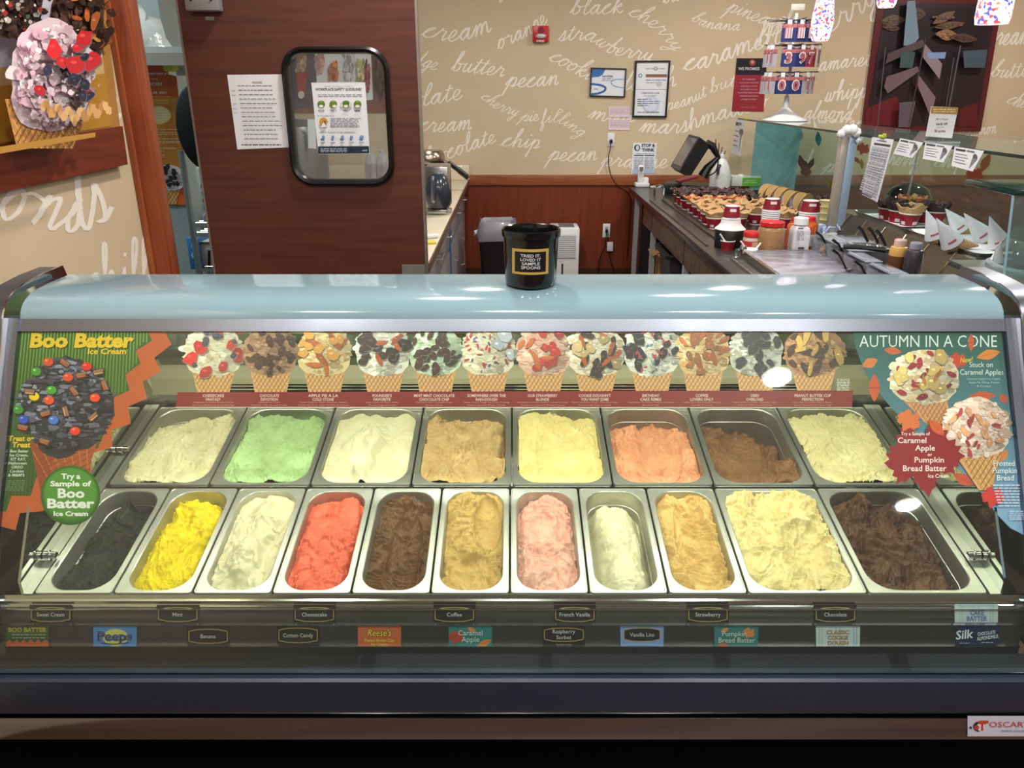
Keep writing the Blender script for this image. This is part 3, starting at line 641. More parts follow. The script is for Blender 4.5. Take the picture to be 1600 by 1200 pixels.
obj('canopy', extr(can + can2, -XE, XE), M_blue, case, world=True, sharp=50)
s30 = 0.026
obj('header_bar', extr([(1.716, zz(.529)), (1.7305, zz(.503)), (1.745, zz(.503)), (1.745, zz(.529))], -XE, XE), M_frame, case, world=True)
g0 = gy(0.461)
gm = MB().prism([(-XE + .005, gy(z), z) for z in (0.461, zz(.53))] + [(XE - .005, gy(z), z) for z in (zz(.53), 0.461)], (0, 0.0039, -0.00225))
obj('front_glass', gm, pane_mat('case_glass', (246, 252, 248), 1.45, 0.01), case, world=True)
for sx in (-1, 1):
    a, b = sorted((sx * XE, sx * (XE + 0.024)))
    obj('glass_frame', extr([(gy(0.45) - .006, 0.45), (gy(zz(.50)) - .006, zz(.50)), (gy(zz(.50)) + .02, zz(.50)), (gy(0.45) + .02, 0.45)], a, b), M_frame, case, world=True)
    a, b = sorted((sx * (XE + 0.024), sx * (XE + 0.028)))
    edge = [(1.30, 0.46), (gy(0.46) - 0.016, 0.46), (gy(zz(.56)) - 0.018, zz(.56)), (1.705, zz(.505)), (1.715, zz(.485)), (1.735, zz(.462)), (1.77, zz(.447)), (1.82, zz(.438)), (1.90, zz(.432)), (1.985, zz(.432)), (1.995, zz(.46)), (2.25, zz(.80)), (2.25, 0.46)]
    obj('edge_bead', extr(edge, a, b), M_chrome, case, world=True)
    a, b = sorted((sx * (XE + 0.028), sx * (XE + 0.085)))
    e2 = [(y - (0.0 if y > 1.9 else 0.004), z - 0.004) for y, z in edge]
    obj('end_panel', extr(e2, a, b), M_frame, case, world=True)
# body below the glass
obj('bumper_rail', extr([(1.322, wy(800, 1057, 1.322).z), (1.312, wy(800, 1060, 1.312).z), (1.306, wy(800, 1066, 1.306).z), (1.306, wy(800, 1110, 1.306).z), (1.312, wy(800, 1115, 1.312).z), (1.36, wy(800, 1115, 1.312).z), (1.36, wy(800, 1057, 1.322).z)], -1.35, 1.35), mat('navy_bumper', (34, 44, 64), 0.35, var=0.05, coat=0.2), case, world=True)
obj('kick_strip', MB().bb((-1.35, 1.308, wy(800, 1156, 1.308).z), (1.35, 1.36, wy(800, 1122.5, 1.308).z), bev=0.002), mat('strip_steel', (150, 148, 150), 0.16, 1.0, rvar=0.06, stretch=(1, 20, 20)), case, world=True)
obj('base_panel', MB().bb((-1.2, 1.345, 0.0), (1.2, 2.2, 0.36)), mat('base_black', (3, 3, 3), 0.9, spec=0.1), case, world=True)
z_l = wy(800, 1012, 1.41).z
obj('front_ledge', extr([(1.328, wy(800, 1052, 1.328).z), (1.345, wy(800, 1050, 1.345).z), (1.352, wy(800, 1036, 1.352).z), (1.375, wy(800, 1034, 1.375).z), (1.38, wy(800, 1022, 1.38).z), (1.41, wy(800, 1020, 1.41).z), (1.41, z_l), (1.45, z_l), (1.45, 0.40), (1.328, 0.40)], -XE, XE), mat('dark_polished_ledge', (58, 61, 66), 0.25, 0.9), case, world=True)
M_darkst = mat('dark_steel', (112, 107, 106), 0.34, 0.9, var=0.08, rvar=0.06)
z2t = wy(800, 976, 1.414).z; z2b = wy(800, 1009, 1.414).z; z1t = wy(800, 948, 1.424).z
obj('label_rail', extr([(1.414, z2b), (1.414, z2t), (1.437, z2t), (1.437, z2b)], -XE, XE), M_darkst, case, world=True)
obj('label_rail', extr([(1.424, z2t + 0.0005), (1.424, z1t), (1.437, z1t), (1.437, z2t + 0.0005)], -XE, XE), M_darkst, case, world=True)
for (Y, py) in ((1.412, 975.5), (1.412, 1009), (1.422, 951)):
    z = wy(800, py, Y).z; obj('rail_lip', MB().bb((-XE, Y - 0.004, z - 0.001), (XE, Y + 0.002, z + 0.0012)), M_chrome, case, world=True)
# ribbed steel sill between labels and pans
T = math.radians(12.1); P0 = Vector((0, 1.428, zz(1.049))); U = Vector((0, math.cos(T), math.sin(T))); NR = Vector((0, -math.sin(T), math.cos(T)))
prof = [(1.424, z1t), (1.4235, z1t + 0.004), (1.427, z1t + 0.006), (1.427, z1t + 0.010), (1.4245, z1t + 0.012), (1.4245, z1t + 0.015), (1.428, z1t + 0.018), (1.43, P0.z - 0.006), (1.437, P0.z - 0.007), (1.437, z1t)]
obj('sill', extr(prof, -XE, XE), M_steelp, case, world=True)
ZP = lambda s, h=0.0: P0 + U * s + NR * h
def slab(x0, x1, s0, s1, h0, h1): # box lying in the pan plane
    mb = MB(); vs = []
    for x in (x0, x1):
        for s in (s0, s1):
            for h in (h0, h1): p = ZP(s, h); vs.append((x, p.y, p.z))
    return mb.add(vs, [(0, 1, 3, 2), (4, 6, 7, 5), (0, 4, 5, 1), (2, 3, 7, 6), (0, 2, 6, 4), (1, 5, 7, 3)])
for a, b in ((-1.09, -1.069), (1.066, 1.09)): obj('side_rail', slab(a, b, 0, 0.74, -0.02, -0.002), M_pan, case, world=True)
obj('cross_rail', slab(-1.069, 1.066, 0.3545, 0.367, -0.025, -0.004), M_steelp, case, world=True)
obj('well_liner', slab(-1.12, 1.12, 0.0, 0.76, -0.19, -0.175), M_steel, case, world=True)
def quadp(pts, ext): return MB().prism(pts, ext)
for sx in (-1, 1):
    y0 = 1.43; pts = [(sx * 1.09, 1.432, P0.z - 0.19), (sx * 1.09, 1.432, zz(1.02)), (sx * 1.09, gy(0.9) + .02, 0.9), (sx * 1.09, gy(1.09) + .02, 1.09), (sx * 1.09, 1.98, 1.12), (sx * 1.09, 2.165, 0.80), (sx * 1.09, 2.165, 0.55)]
    obj('side_mirror', quadp(pts, (sx * 0.006, 0, 0)), M_mirror, case, world=True)
    for s in (0.10, 0.50):
        p = ZP(s, 0.004); k = obj('rail_stud', MB().cyl((sx * 1.088, p.y, p.z + .01), (sx * 1.06, p.y, p.z + .01), 0.010, 0.008, 14).cyl((sx * 1.075, p.y, p.z + .01), (sx * 1.072, p.y, p.z + .01), 0.013, n=14), M_chrome, case, world=True)
# rear of the well: riser, black return-air grille, ledge, leaning sliding doors
pr_ = ZP(0.74); zg0 = wy(800, 617, 2.165).z; zg1 = wy(800, 600, 2.165).z
obj('rear_riser', MB().bb((-1.09, 2.165, 0.5), (1.09, 2.18, zg0)), M_steel, case, world=True)
obj('air_grille', MB().bb((-1.09, 2.185, zg0), (1.09, 2.19, zg1)), M_blackm, case, world=True)
for k in range(3):
    z = zg0 + (zg1 - zg0) * (k + 0.7) / 3.4; obj('grille_bar', MB().bb((-0.87, 2.166, z - 0.0012), (0.87, 2.18, z + 0.0012)), M_steelp, case, world=True)
for a, b in ((-1.09, -0.875), (0.875, 1.09)): obj('grille_end', MB().bb((a, 2.166, zg0), (b, 2.184, zg1)), mat('cream_panel', (166, 164, 138), 0.4), case, world=True)
obj('rear_ledge', extr([(2.165, zg1), (2.165, zg1 + 0.018), (2.19, zg1 + 0.05), (2.20, zg1 + 0.05), (2.20, zg1)], -1.09, 1.09), mat('cream_panel'), case, world=True)
yt, zt_ = 1.985, zz(.475); yb_, zb_ = 2.19, zg1 + 0.052
M_slide = mat('sliding_door_glass', (112, 122, 116), 0.16, 0.8, var=0.05)
for i, (a, b) in enumerate(((-1.08, -0.35), (-0.37, 0.37), (0.35, 1.08))):
    o_ = 0.006 * (i % 2); fr = MB()
    sl = obj('sliding_door', MB().prism([(a, yb_ + o_, zb_), (b, yb_ + o_, zb_), (b, yt + o_, zt_), (a, yt + o_, zt_)], (0, .004, .002)), M_slide, case, world=True)
    for q_ in ((a, a + 0.022), (b - 0.022, b)): obj('door_stile', MB().prism([(q_[0], yb_ + o_ - .004, zb_), (q_[1], yb_ + o_ - .004, zb_), (q_[1], yt + o_ - .004, zt_), (q_[0], yt + o_ - .004, zt_)], (0, .003, .0015)), M_steelp, sl, world=True)
for t in (0.18, 0.42, 0.62): 
    y = yb_ + (yt - yb_) * t - 0.008; z = zb_ + (zt_ - zb_) * t; obj('rear_track', MB().bb((-1.09, y - 0.004, z), (1.09, y, z + 0.006)), M_steelp, case, world=True)
# lamp strip under the canopy
obj('light_strip', MB().bb((-1.05, 1.76, zz(.500)), (1.05, 1.80, zz(.488)), bev=0.003), mat('strip_glow', (255, 246, 214), 0.4, emit=5.0), case, world=True)
for k in range(18):
    x = -1.0 + k * 2.0 / 17; obj('led', MB().cyl((x, 1.775, zz(.500)), (x, 1.775, zz(.505)), 0.006, n=8), mat('led_glow', (255, 250, 225), 0.4, emit=30.0), case, world=True)
area_light('case_lamp', (0, 1.772, zz(.507)), 2.1, CASE_POWER, (1.0, 0.91, 0.74), size_y=0.03, parent=case, rot=(math.radians(2), 0, 0))
# maker's sticker on the kick strip
KS = Plane((0, 1.3072, 0), (0, -1, 0))
q = Print(KS, 0.0002, 0.0006); q.rect(1511.5, 1118, 1680, 1150, (205, 208, 226))
q.blob(1528, 1135, 8, 8, (40, 44, 60), rnd, 18, .02); q.ell(1532, 1135, 6, 7, (225, 226, 235)); q.text('o', 1525.5, 1139, 9, (200, 70, 46), bold=.06); q.text('T', 1534, 1140, 12, (200, 70, 46), bold=0.05); q.rect(1529, 1125, 1544, 1129, (200, 70, 46)); q.ell(1516, 1136, 2, 2, (40, 44, 60), 10)
q.text('OSCARTIELLE', 1545, 1135, 8.5, (206, 74, 66), al='L', w=100, bold=0.0); q.text('www.oscartielle.com', 1563, 1142, 3.5, (96, 98, 116), al='L', w=70)
st = q.build('maker_sticker', case)
# ------------------------------------------------------------------ pans
def pan_mesh(w, L):
    mb = MB(); r = 0.052 if w < 0.2 else 0.056; ow, ol = w - 0.033, L - 0.024; K = 7; c = (0, L / 2)
    def lp(a, b, rr, z): return rrect(a, b, rr, K, z, c)
    return mb.loft([lp(w - .003, L - .002, .008, -0.010), lp(w - .003, L - .002, .008, -0.001), lp(w - .004, L - .003, .008, 0.0), lp(w - .008, L - .007, .010, 0.0),
                    lp(w - .010, L - .009, .010, -0.0012), lp(ow + .005, ol + .005, r + .002, -0.0012), lp(ow + .001, ol + .001, r, -0.003), lp(ow, ol, r, -0.006),
                    lp(ow - .006, ol - .006, r, -0.045), lp(ow - .009, ol - .008, r, -0.046), lp(ow - .018, ol - .018, r - .004, -0.125), lp(ow - .05, ol - .05, r - .02, -0.135)], False, True)
R_ = np.random.RandomState(7).rand(8, 256, 256)
def vn(x, y, s):
    xi = np.floor(x).astype(int); yi = np.floor(y).astype(int); fx = x - xi; fy = y - yi; fx = fx * fx * (3 - 2 * fx); fy = fy * fy * (3 - 2 * fy)
    g = R_[s % 8]; xo = s * 17; a = g[(xi + xo) % 256, yi % 256]; b = g[(xi + 1 + xo) % 256, yi % 256]; c = g[(xi + xo) % 256, (yi + 1) % 256]; d = g[(xi + 1 + xo) % 256, (yi + 1) % 256]
    return (a * (1 - fx) + b * fx) * (1 - fy) + (c * (1 - fx) + d * fx) * fy
def fbm(x, y, s, o=4, ridge=False):
    t = 0; a = 1; n_ = 0
    for k in range(o):
        v = vn(x, y, s + k)
        if ridge: v = 1 - np.abs(2 * v - 1)
        t = t + v * a; n_ += a; a *= 0.5; x = x * 2.03 + 3.1; y = y * 2.03 + 1.7
    return t / n_
def sst(a, b, x): t = np.clip((x - a) / (b - a), 0, 1); return t * t * (3 - 2 * t)
def cream_mesh(w, L, sp, seed):
    ow, ol = w - 0.034, L - 0.0215; nx = int(ow / 0.0014); ny = int(ol / 0.0017); r = 0.05
    v = np.linspace(0, 1, ny + 1)[:, None]; u = np.linspace(-1, 1, nx + 1)[None, :]
    yl = v * ol; dy = np.minimum(yl, ol - yl); k = np.clip(r - dy, 0, r); hw = ow / 2 - r + np.sqrt(np.maximum(r * r - k * k, 1e-9))
    X = u * hw; Y = yl + 0 * u; de = np.minimum(hw - np.abs(X), dy + 0 * u)
    wx_ = fbm(X * 22 + 5, Y * 22, seed, 3) - .5; wy_ = fbm(X * 22, Y * 22 + 9, seed + 2, 3) - .5
    Xw, Yw = X + wx_ * 0.03, Y + wy_ * 0.03
    h = sp.get('f', -.03) * (1 - v) + sp.get('b', -.03) * v + 0 * u
    for (cu, cv, su, sv, d) in sp.get('m', []):
        q2 = ((u + wx_ * .35 - cu) / su) ** 2 + ((v + wy_ * .3 - cv) / sv) ** 2; h = h + d * np.exp(-q2 ** 2)
    sm = 1.0
    for (cu, cv, su, sv, d) in sp.get('s', []):
        q2 = ((u + wx_ * .12 - cu) / su) ** 2 + ((v + wy_ * .1 - cv) / sv) ** 2
        bowl = np.clip(1 - q2, 0, 1) ** 0.6; h = h - d * bowl + 0.16 * d * np.exp(-((q2 - 1.08) / .12) ** 2); sm = sm * (1 - 0.75 * np.clip(bowl * 1.6, 0, 1) * sp.get('sm', 1))
    r2x = fbm(X * 11 + 3, Y * 11, seed + 3, 2) - .5; r2y = fbm(X * 11, Y * 11 + 7, seed + 5, 2) - .5
    Xs, Ys = Xw + r2x * .10, Yw + r2y * .10
    fine = fbm(Xw * 120, Yw * 95, seed + 4, 3, True) - .6
    n_ = fbm(Xs * 17, Ys * 13, seed + 1, 2) * sp.get('N', 7) + .22 * fine; fl = np.floor(n_); fq = n_ - fl
    h = h + sp.get('p', .030) * (.8 + 40 * sp.get('g', .01) * .5) * (((fl + sst(0, .22, fq)) / sp.get('N', 7)) - .5) * (.35 + .65 * sm)
    big = fbm(Xs * 34, Ys * 24, seed + 2, 2, True) - .6; h = h + .010 + 1.3 * sp.get('g', .010) * big
    fr = ((Y + 0.5 * X * sp.get('sk', .3) + wy_ * 0.03 + .012 * np.abs(u) ** 2) / sp.get('tp', .016)) % 1.0
    amp = fbm(X * 30 + 2, Y * 30, seed + 3, 2); h = h + 1.35 * sp.get('t', .003) * (fr ** 1.6) * sst(.36, .56, amp) * (0.3 + sm * .7)
    edge_ = np.exp(-((fq - .1) / .16) ** 2); rag = .15 + .55 * edge_ + .7 * sst(.52, .62, fbm(X * 20, Y * 20 + 4, seed + 5, 2))
    h = h + 1.8 * sp.get('r', .005) * fine * rag * (0.3 + sm * .7)
    h = h + .0016 * (fbm(Xw * 280, Yw * 230, seed + 6, 2) - .5) * rag
    h = np.maximum(h, -.020 - .9 * yl - .02 * u * u)
    h = h - 1.3 * sp.get('e', .004) * np.exp(-(np.minimum(hw - np.abs(X), ol - yl + 0 * u) / sp.get('ew', .012)) ** 2)
    bd = sp.get('bd')
    if bd: h = h - bd[1] * sst(bd[0], 1.0, v + wx_ * .25 + bd[2] * u)
    for (a, b, c, d, dep) in sp.get('gap', []): h = h - dep * sst(a, b, u + wy_ * .5) * sst(c, d, v + wx_ * .4)
    cap = sp.get('cap', .02); h = np.clip(h, -0.128, cap)
    z = h; kz = 1 + 0.9 * np.minimum(z, 0) - 0.012 * (z > -0.004); X = X * kz
    Yo = (Y - ol / 2) * (1 - 0.03 * np.clip(-z / .13, 0, 1)) + L / 2
    vs = np.stack([X, Yo, z], -1).reshape(-1, 3)
    i = np.arange(ny)[:, None] * (nx + 1) + np.arange(nx)[None, :]; fs = np.stack([i, i + 1, i + nx + 2, i + nx + 1], -1).reshape(-1, 4)
    me = bpy.data.meshes.new('ice_cream'); me.vertices.add(len(vs)); me.vertices.foreach_set('co', vs.ravel()); me.loops.add(fs.size); me.loops.foreach_set('vertex_index', fs.ravel())
    me.polygons.add(len(fs)); me.polygons.foreach_set('loop_start', np.arange(0, fs.size, 4)); me.polygons.foreach_set('loop_total', np.full(len(fs), 4)); me.update(); me.validate()
    me.polygons.foreach_set('use_smooth', [True] * len(me.polygons)); return me
FR = [ # front row, left to right: width, colour, second colour, label, spec
 (0, (30, 34, 30), (46, 50, 44), 'black ice cream, nearly empty, in the first front-row pan from left', dict(f=-.032, b=-.06, s=[(.1, .5, .7, .6, .015)], g=.014, r=.004, e=.008)),
 (0, (238, 214, 18), (226, 196, 8), 'bright yellow ice cream in a narrow front-row pan', dict(f=-.026, b=-.034, g=.014, r=.008, e=.012, m=[(.3, .5, .5, .3, .008)], bd=(.86, .03, 0.05), t=.004)),
 (0, (226, 216, 184), (214, 202, 164), 'smooth ivory ice cream with a tall folded mound, beside the yellow', dict(f=-.035, b=-.02, m=[(-.1, .28, .5, .12, .024), (.2, .75, .6, .22, .018), (0, .5, .45, .2, .014)], g=.010, r=.002, t=.001, e=.004, p=.03)),
 (0, (240, 118, 92), (228, 94, 70), 'coral red ice cream in a narrow front-row pan', dict(f=-.03, b=-.022, g=.011, r=.007, m=[(.3, .8, .6, .25, .012)], e=.012, bd=(.88, .03, 0), t=.003)),
 (0, (122, 84, 54), (98, 66, 42), 'scraped brown chocolate ice cream with a smooth worn middle trough', dict(f=-.05, b=-.045, s=[(.15, .35, .6, .55, .025)], g=.008, r=.006, t=.011, tp=.014, sk=1.0, sm=.3, p=.008, m=[(0, .92, .7, .1, .014)], e=.002)),
 (0, (206, 172, 108), (190, 152, 86), 'tan ice cream with a scooped hollow, beside the scraped chocolate', dict(f=-.045, b=-.022, s=[(.45, .7, .5, .26, .022), (0, .15, .8, .22, .012)], g=.013, r=.008, t=.004, m=[(0, .42, .9, .08, .012)])),
 (0, (238, 186, 168), (224, 158, 144), 'pink berry-flecked ice cream in a narrow front-row pan', dict(f=-.038, b=-.034, m=[(.0, .75, .45, .25, .02), (-.3, .2, .5, .14, .02), (.5, .3, .35, .16, .016)], g=.012, r=.006, t=.003, e=.01)),
 (0, (232, 224, 192), (222, 212, 176), 'glossy off-white ice cream block standing clear of the pan sides', dict(f=-.055, b=-.055, p=.012, m=[(-.05, .66, .74, .29, .044), (.1, .2, .74, .19, .04), (.65, .45, .22, .07, .02)], g=.005, r=.004, t=.001, e=.02, ew=.018)),
 (0, (226, 190, 124), (208, 164, 94), 'caramel-tan ice cream with deep scooped ridges, left of the widest cream pan', dict(f=-.04, b=-.03, s=[(.1, .45, .7, .5, .022)], g=.010, r=.006, t=.010, tp=.015, sk=1.0, sm=.3, p=.010)),
 (1, (234, 216, 160), (220, 196, 132), 'cream-coloured ice cream in the wide front-row pan with a flat scraped step', dict(f=-.022, b=-.012, s=[(.35, .42, .45, .22, .022), (-.05, .82, .4, .14, .012)], g=.010, r=.009, t=.006, m=[(.35, .72, .3, .2, .016)])),
 (1, (104, 70, 46), (72, 46, 30), 'dark chocolate ice cream torn into ragged folds in the wide right-hand pan', dict(f=-.045, b=-.036, g=.026, r=.008, t=.004, p=.05, N=5, m=[(-.2, .75, .7, .22, .026), (.25, .35, .45, .3, .022)], gap=[(.45, .85, .0, .01, .04)], bd=(.85, .04, 0)))]
RR = [
 (1, (236, 232, 196), (228, 220, 172), 'ivory sweet cream ice cream in the leftmost rear pan', dict(f=-.015, b=-.03, g=.010, r=.007, t=.003, s=[(-.4, .3, .5, .3, .012)], bd=(.86, .03, -.08))),
 (1, (184, 216, 158), (166, 202, 138), 'pale green mint ice cream in the rear row', dict(f=-.015, b=-.025, g=.007, r=.006, t=.003, bd=(.88, .03, 0))),
 (1, (240, 236, 204), (234, 228, 188), 'smooth white ice cream with one lumpy central mound in the rear row', dict(f=-.016, b=-.02, g=.004, r=.003, t=.001, p=.012, m=[(-.15, .45, .38, .28, .022), (.15, .5, .2, .25, .014), (0, .18, .22, .12, .018)], bd=(.9, .02, 0))),
 (1, (214, 184, 132), (198, 164, 108), 'light coffee-brown ice cream with a broken edge in the rear row', dict(f=-.016, b=-.02, g=.013, r=.009, t=.005, s=[(.45, .25, .5, .3, .012)], gap=[(.75, .95, .25, .4, .03)], bd=(.84, .04, .06))),
 (1, (246, 232, 168), (238, 220, 142), 'pale yellow vanilla ice cream in the rear row right of the coffee-brown', dict(f=-.015, b=-.022, g=.006, r=.007, t=.003, s=[(.1, .35, .7, .4, .008)], bd=(.9, .03, 0))),
 (1, (240, 176, 138), (230, 152, 114), 'peach-orange ice cream smeared up the steel wall of its pan', dict(f=-.02, b=-.03, g=.010, r=.007, t=.004, sk=.2, s=[(-.1, .5, .3, .45, .012), (.35, .5, .3, .45, .010)], bd=(.72, .06, 0.02))),
 (1, (146, 106, 74), (122, 84, 56), 'milk chocolate ice cream pushed to the left of its rear pan', dict(f=-.02, b=-.045, g=.010, r=.008, t=.005, s=[(-.3, .3, .5, .3, .010)], gap=[(.25, .75, .15, .8, .06)], bd=(.7, .06, 0.1))),
 (1, (246, 236, 188), (236, 224, 166), 'pale butter-yellow ice cream in the rightmost rear pan', dict(f=-.012, b=-.02, g=.008, r=.008, t=.005, s=[(.3, .6, .5, .3, .012)], bd=(.9, .03, 0)))]
WD = {0: 0.177, 1: 0.268}
pm = {}
def pan_proto(w, L):
    if (w, L) not in pm:
        o = obj('steel_pan', pan_mesh(w, L), M_pan); me = o.data; bpy.data.objects.remove(o); pm[(w, L)] = me
    return pm[(w, L)]
seed = 1
PANL = ['first', 'second', 'third', 'fourth', 'fifth', 'sixth', 'seventh', 'eighth', 'ninth', 'tenth', 'eleventh']
for row, (specs, s0, L) in enumerate(((FR, 0.0, 0.3545), (RR, 0.368, 0.358))):
    x = -1.067 if row == 0 else -1.063
    for i, (wide, c, c2, lab, sp) in enumerate(specs):
        w = WD[wide] if row == 0 else 0.2657
        p = ZP(s0, 0.0); loc = (x + w / 2, p.y, p.z)
        o = bpy.data.objects.new('steel_pan', pan_proto(w - 0.002, L)); COL.objects.link(o); o.location = loc; o.rotation_euler = (T, 0, 0)
        tag(o, ('wide ' if wide else 'narrow ') + 'steel pan, %s from left in the %s row' % (PANL[i], ('front', 'rear')[row]), 'pan', 'ice cream pans in the %s row' % ('front', 'rear')[row])
        me = cream_mesh(w - 0.002, L, sp, seed); m = mat('cream_%d' % seed, tuple(v * .95 for v in c), 0.42 if seed != 1 else 0.5, c2=tuple(v * .95 for v in c2), scale=26, bump=0.35, bscale=420, spec=0.3)
        me.materials.append(m); k = bpy.data.objects.new('ice_cream', me); COL.objects.link(k); k.location = loc; k.rotation_euler = (T, 0, 0)
        tag(k, lab, 'ice cream', 'ice cream in the %s row' % ('front', 'rear')[row]); seed += 1; x += w
# ------------------------------------------------------------------ flavour cards in the label rails
def card(px, py0, py1, w, bgc, row, label, fn, th=0.0012):
    Y = 1.4225 if row == 0 else 1.4125; pl = Plane((0, Y, 0), (0, -1, 0)); x0, x1 = px - w / 2, px + w / 2
    t = center_empty('flavor_card', pl, [(x0, py0), (x1, py1)], label, 'card', 'flavour cards in the label rails')
    sheet('card_body', pl, [(x0, py0), (x1, py0), (x1 - .5, py1), (x0 + .5, py1)], th, mat('card_%d_%d_%d' % bgc, bgc, 0.35), t)
    q = Print(pl, 0.00008, th + 0.0002); fn(q, px, py0, py1, w); q.build('card_print', t)
def oct_frame(q, x, y0, y1, w, cc=(176, 148, 86)):
    h = y1 - y0; a = w / 2 - 3; b = h / 2 - 3.5; cy = (y0 + y1) / 2
    pts = [(x - a, cy - b + 3.5), (x - a * .55, cy - b + .6), (x, cy - b), (x + a * .55, cy - b + .6), (x + a, cy - b + 3.5), (x + a, cy + b - 3.5), (x + a * .55, cy + b - .6), (x, cy + b), (x - a * .55, cy + b - .6), (x - a, cy + b - 3.5)]
    q.line(pts + [pts[0]], 1.3, cc)
def dark(lines, small=None):
    def fn(q, x, y0, y1, w):
        oct_frame(q, x, y0, y1 - (3 if small else 0), w)
        cy = (y0 + y1) / 2 - (2 if small else 0)
        for i, t in enumerate(lines): q.text(t, x, cy + 3 + (i - (len(lines) - 1) / 2) * 9, 6, (206, 206, 208), w=min(w * .72, len(t) * 3.9), bold=0.004)
        if small: q.text(small, x, y1 - .8, 2, (200, 200, 200), w=24)
    return fn
BK = (28, 26, 25)
for (px, t) in ((79.5, 'Sweet Cream'), (278, 'Mint'), (491.5, 'Cheesecake'), (710, 'Coffee'), (898, 'French Vanilla'), (1106, 'Strawberry'), (1305, 'Chocolate')):
    card(px, 945, 974, 66, BK, 0, 'black upper-rail card with a gold outline reading %s' % t, dark([t]))
def cake(q, x, y0, y1, w):
    for k in (-.38, -.32, -.06, .06, .32, .38): q.rect(x + k * w - .6, y0, x + k * w + .6, y1, (176, 184, 190))
    q.text('CAKE', x + 1, y0 + 16, 7, (90, 122, 176), w=22, bold=.03); q.text('BATTER', x + 1, y0 + 25, 7, (90, 122, 176), w=32, bold=.03)
card(1525, 944, 975, 68, (190, 200, 214), 0, 'pale striped card reading CAKE BATTER in blue above the navy card', cake)
def boo(q, x, y0, y1, w):
    q.rect(x - w / 2, y0, x + w / 2, y0 + 20, (50, 84, 44)); q.text('BOO BATTER', x, y0 + 11, 7, (180, 160, 50), w=60, bold=.04)
    for k in (15, 20): q.greek(x - 24, x + 28, y0 + k, (160, 176, 150), 1.3, rnd)
    z = [(x - w / 2, y1)] + [(x - w / 2 + i * w / 12, y0 + (22 if i % 2 else 27)) for i in range(13)] + [(x + w / 2, y1)]; q.poly(z, (196, 92, 50))
card(43.5, 976, 1008, 67, (44, 66, 40), 1, 'green card with yellow lettering over an orange zigzag at far left', boo)
def peeps(q, x, y0, y1, w):
    q.ell(x + 1, (y0 + y1) / 2 + 1, 20, 13, (206, 206, 110)); q.text('Peeps', x, y0 + 22, 13, (24, 30, 70), w=54, bold=.06); q.text('Peeps', x, y0 + 21.5, 12, (120, 160, 220), w=52, bold=.02); q.text('Peeps', x, y0 + 21.5, 12, (30, 38, 84), w=52, bold=.0)
    q.line([(x - 22, y0 + 26), (x, y0 + 28), (x + 22, y0 + 25)], 1.5, (24, 30, 70))
card(180, 978, 1010, 68, (76, 134, 206), 1, 'sky blue card with dark script lettering over a yellow oval', peeps)
card(325.5, 979, 1008, 66, BK, 1, 'black lower-rail card with a gold outline reading Banana', dark(['Banana'])); card(466, 977, 1007, 66, BK, 1, 'black lower-rail card with a gold outline reading Cotton Candy', dark(['Cotton Candy']))
def reese(q, x, y0, y1, w):
    q.text("Reese's", x, y0 + 16, 11, (70, 34, 16), w=38, bold=.05, shear=.2); q.text("Reese's", x, y0 + 16, 10.5, (236, 200, 60), w=37, shear=.2, bold=.01); q.text('Peanut Butter Cup', x, y0 + 25, 4.5, (226, 180, 56), w=46, bold=.03); q.text('Ice Cream', x, y0 + 30.5, 3.6, (226, 180, 56), w=26, bold=.03)
card(593, 977, 1008, 68, (196, 98, 52), 1, 'orange card with yellow script lettering in the lower rail', reese)
LEAF = [(-x_, y_) for x_, y_ in [(0, 1.05), (.10, .86), (.20, .82), (.22, .66), (.34, .62), (.30, .46), (.42, .50), (.52, .60), (.62, .56), (.76, .62), (.72, .46), (.84, .40), (.78, .28), (.90, .20), (1.0, .06), (.86, -.02), (.94, -.16), (.80, -.18), (.82, -.34), (.66, -.32), (.60, -.40), (.64, -.58), (.50, -.60), (.50, -.76), (.36, -.70), (.24, -.80), (.16, -.62), (.08, -.52), (0, -.56), (-.10, -.50), (-.16, -.66), (-.28, -.80), (-.40, -.72), (-.56, -.74), (-.52, -.58), (-.68, -.56), (-.60, -.40), (-.66, -.30), (-.84, -.32), (-.80, -.16), (-.96, -.12), (-.86, 0), (-1.02, .12), (-.84, .22), (-.84, .36), (-.70, .36), (-.72, .54), (-.58, .48), (-.46, .52), (-.36, .44), (-.34, .60), (-.22, .64), (-.20, .80), (-.10, .86)]]
def mleaf(q, x, y, s, c, rot=0):
    a, b = math.cos(rot), math.sin(rot); q.poly([(x + s * (u * a - v * b), y + s * (u * b + v * a)) for u, v in LEAF], c)
def oleaf(q, x, y, rx, ry, rot, c):
    a, b = math.cos(rot), math.sin(rot); P = []
    for i in range(16):
        t = i / 16 * 2 * PI; u = math.cos(t); v = math.sin(t) * (1 - abs(u) ** 1.5 * .6); P.append((x + rx * u * a - ry * v * b, y + rx * u * b + ry * v * a))
    q.poly(P, c); q.line([(x - rx * a, y - rx * b), (x + rx * a, y + rx * b)], max(.4, ry * .08), tuple(int(v * .8) for v in c))
def capple(q, x, y0, y1, w):
    mleaf(q, x - 22, y0 + 18, 13, (176, 62, 46), .3); oleaf(q, x + 2, y0 + 6, 7, 4, .4, (214, 128, 66)); oleaf(q, x + 22, y0 + 27, 12, 5, -.4, (214, 128, 66))
    q.text('Caramel', x, y0 + 15, 8, (206, 216, 220), w=38); q.text('Apple', x, y0 + 25, 8, (206, 216, 220), w=28)
card(735, 977, 1008, 68, (44, 122, 126), 1, 'teal card with leaves reading Caramel Apple', capple)
card(881, 977, 1008, 67, (22, 22, 24), 1, 'black two-line card reading Raspberry Sorbet in the lower rail', dark(['Raspberry', 'Sorbet'], 'Non-Dairy, Sorbet'))
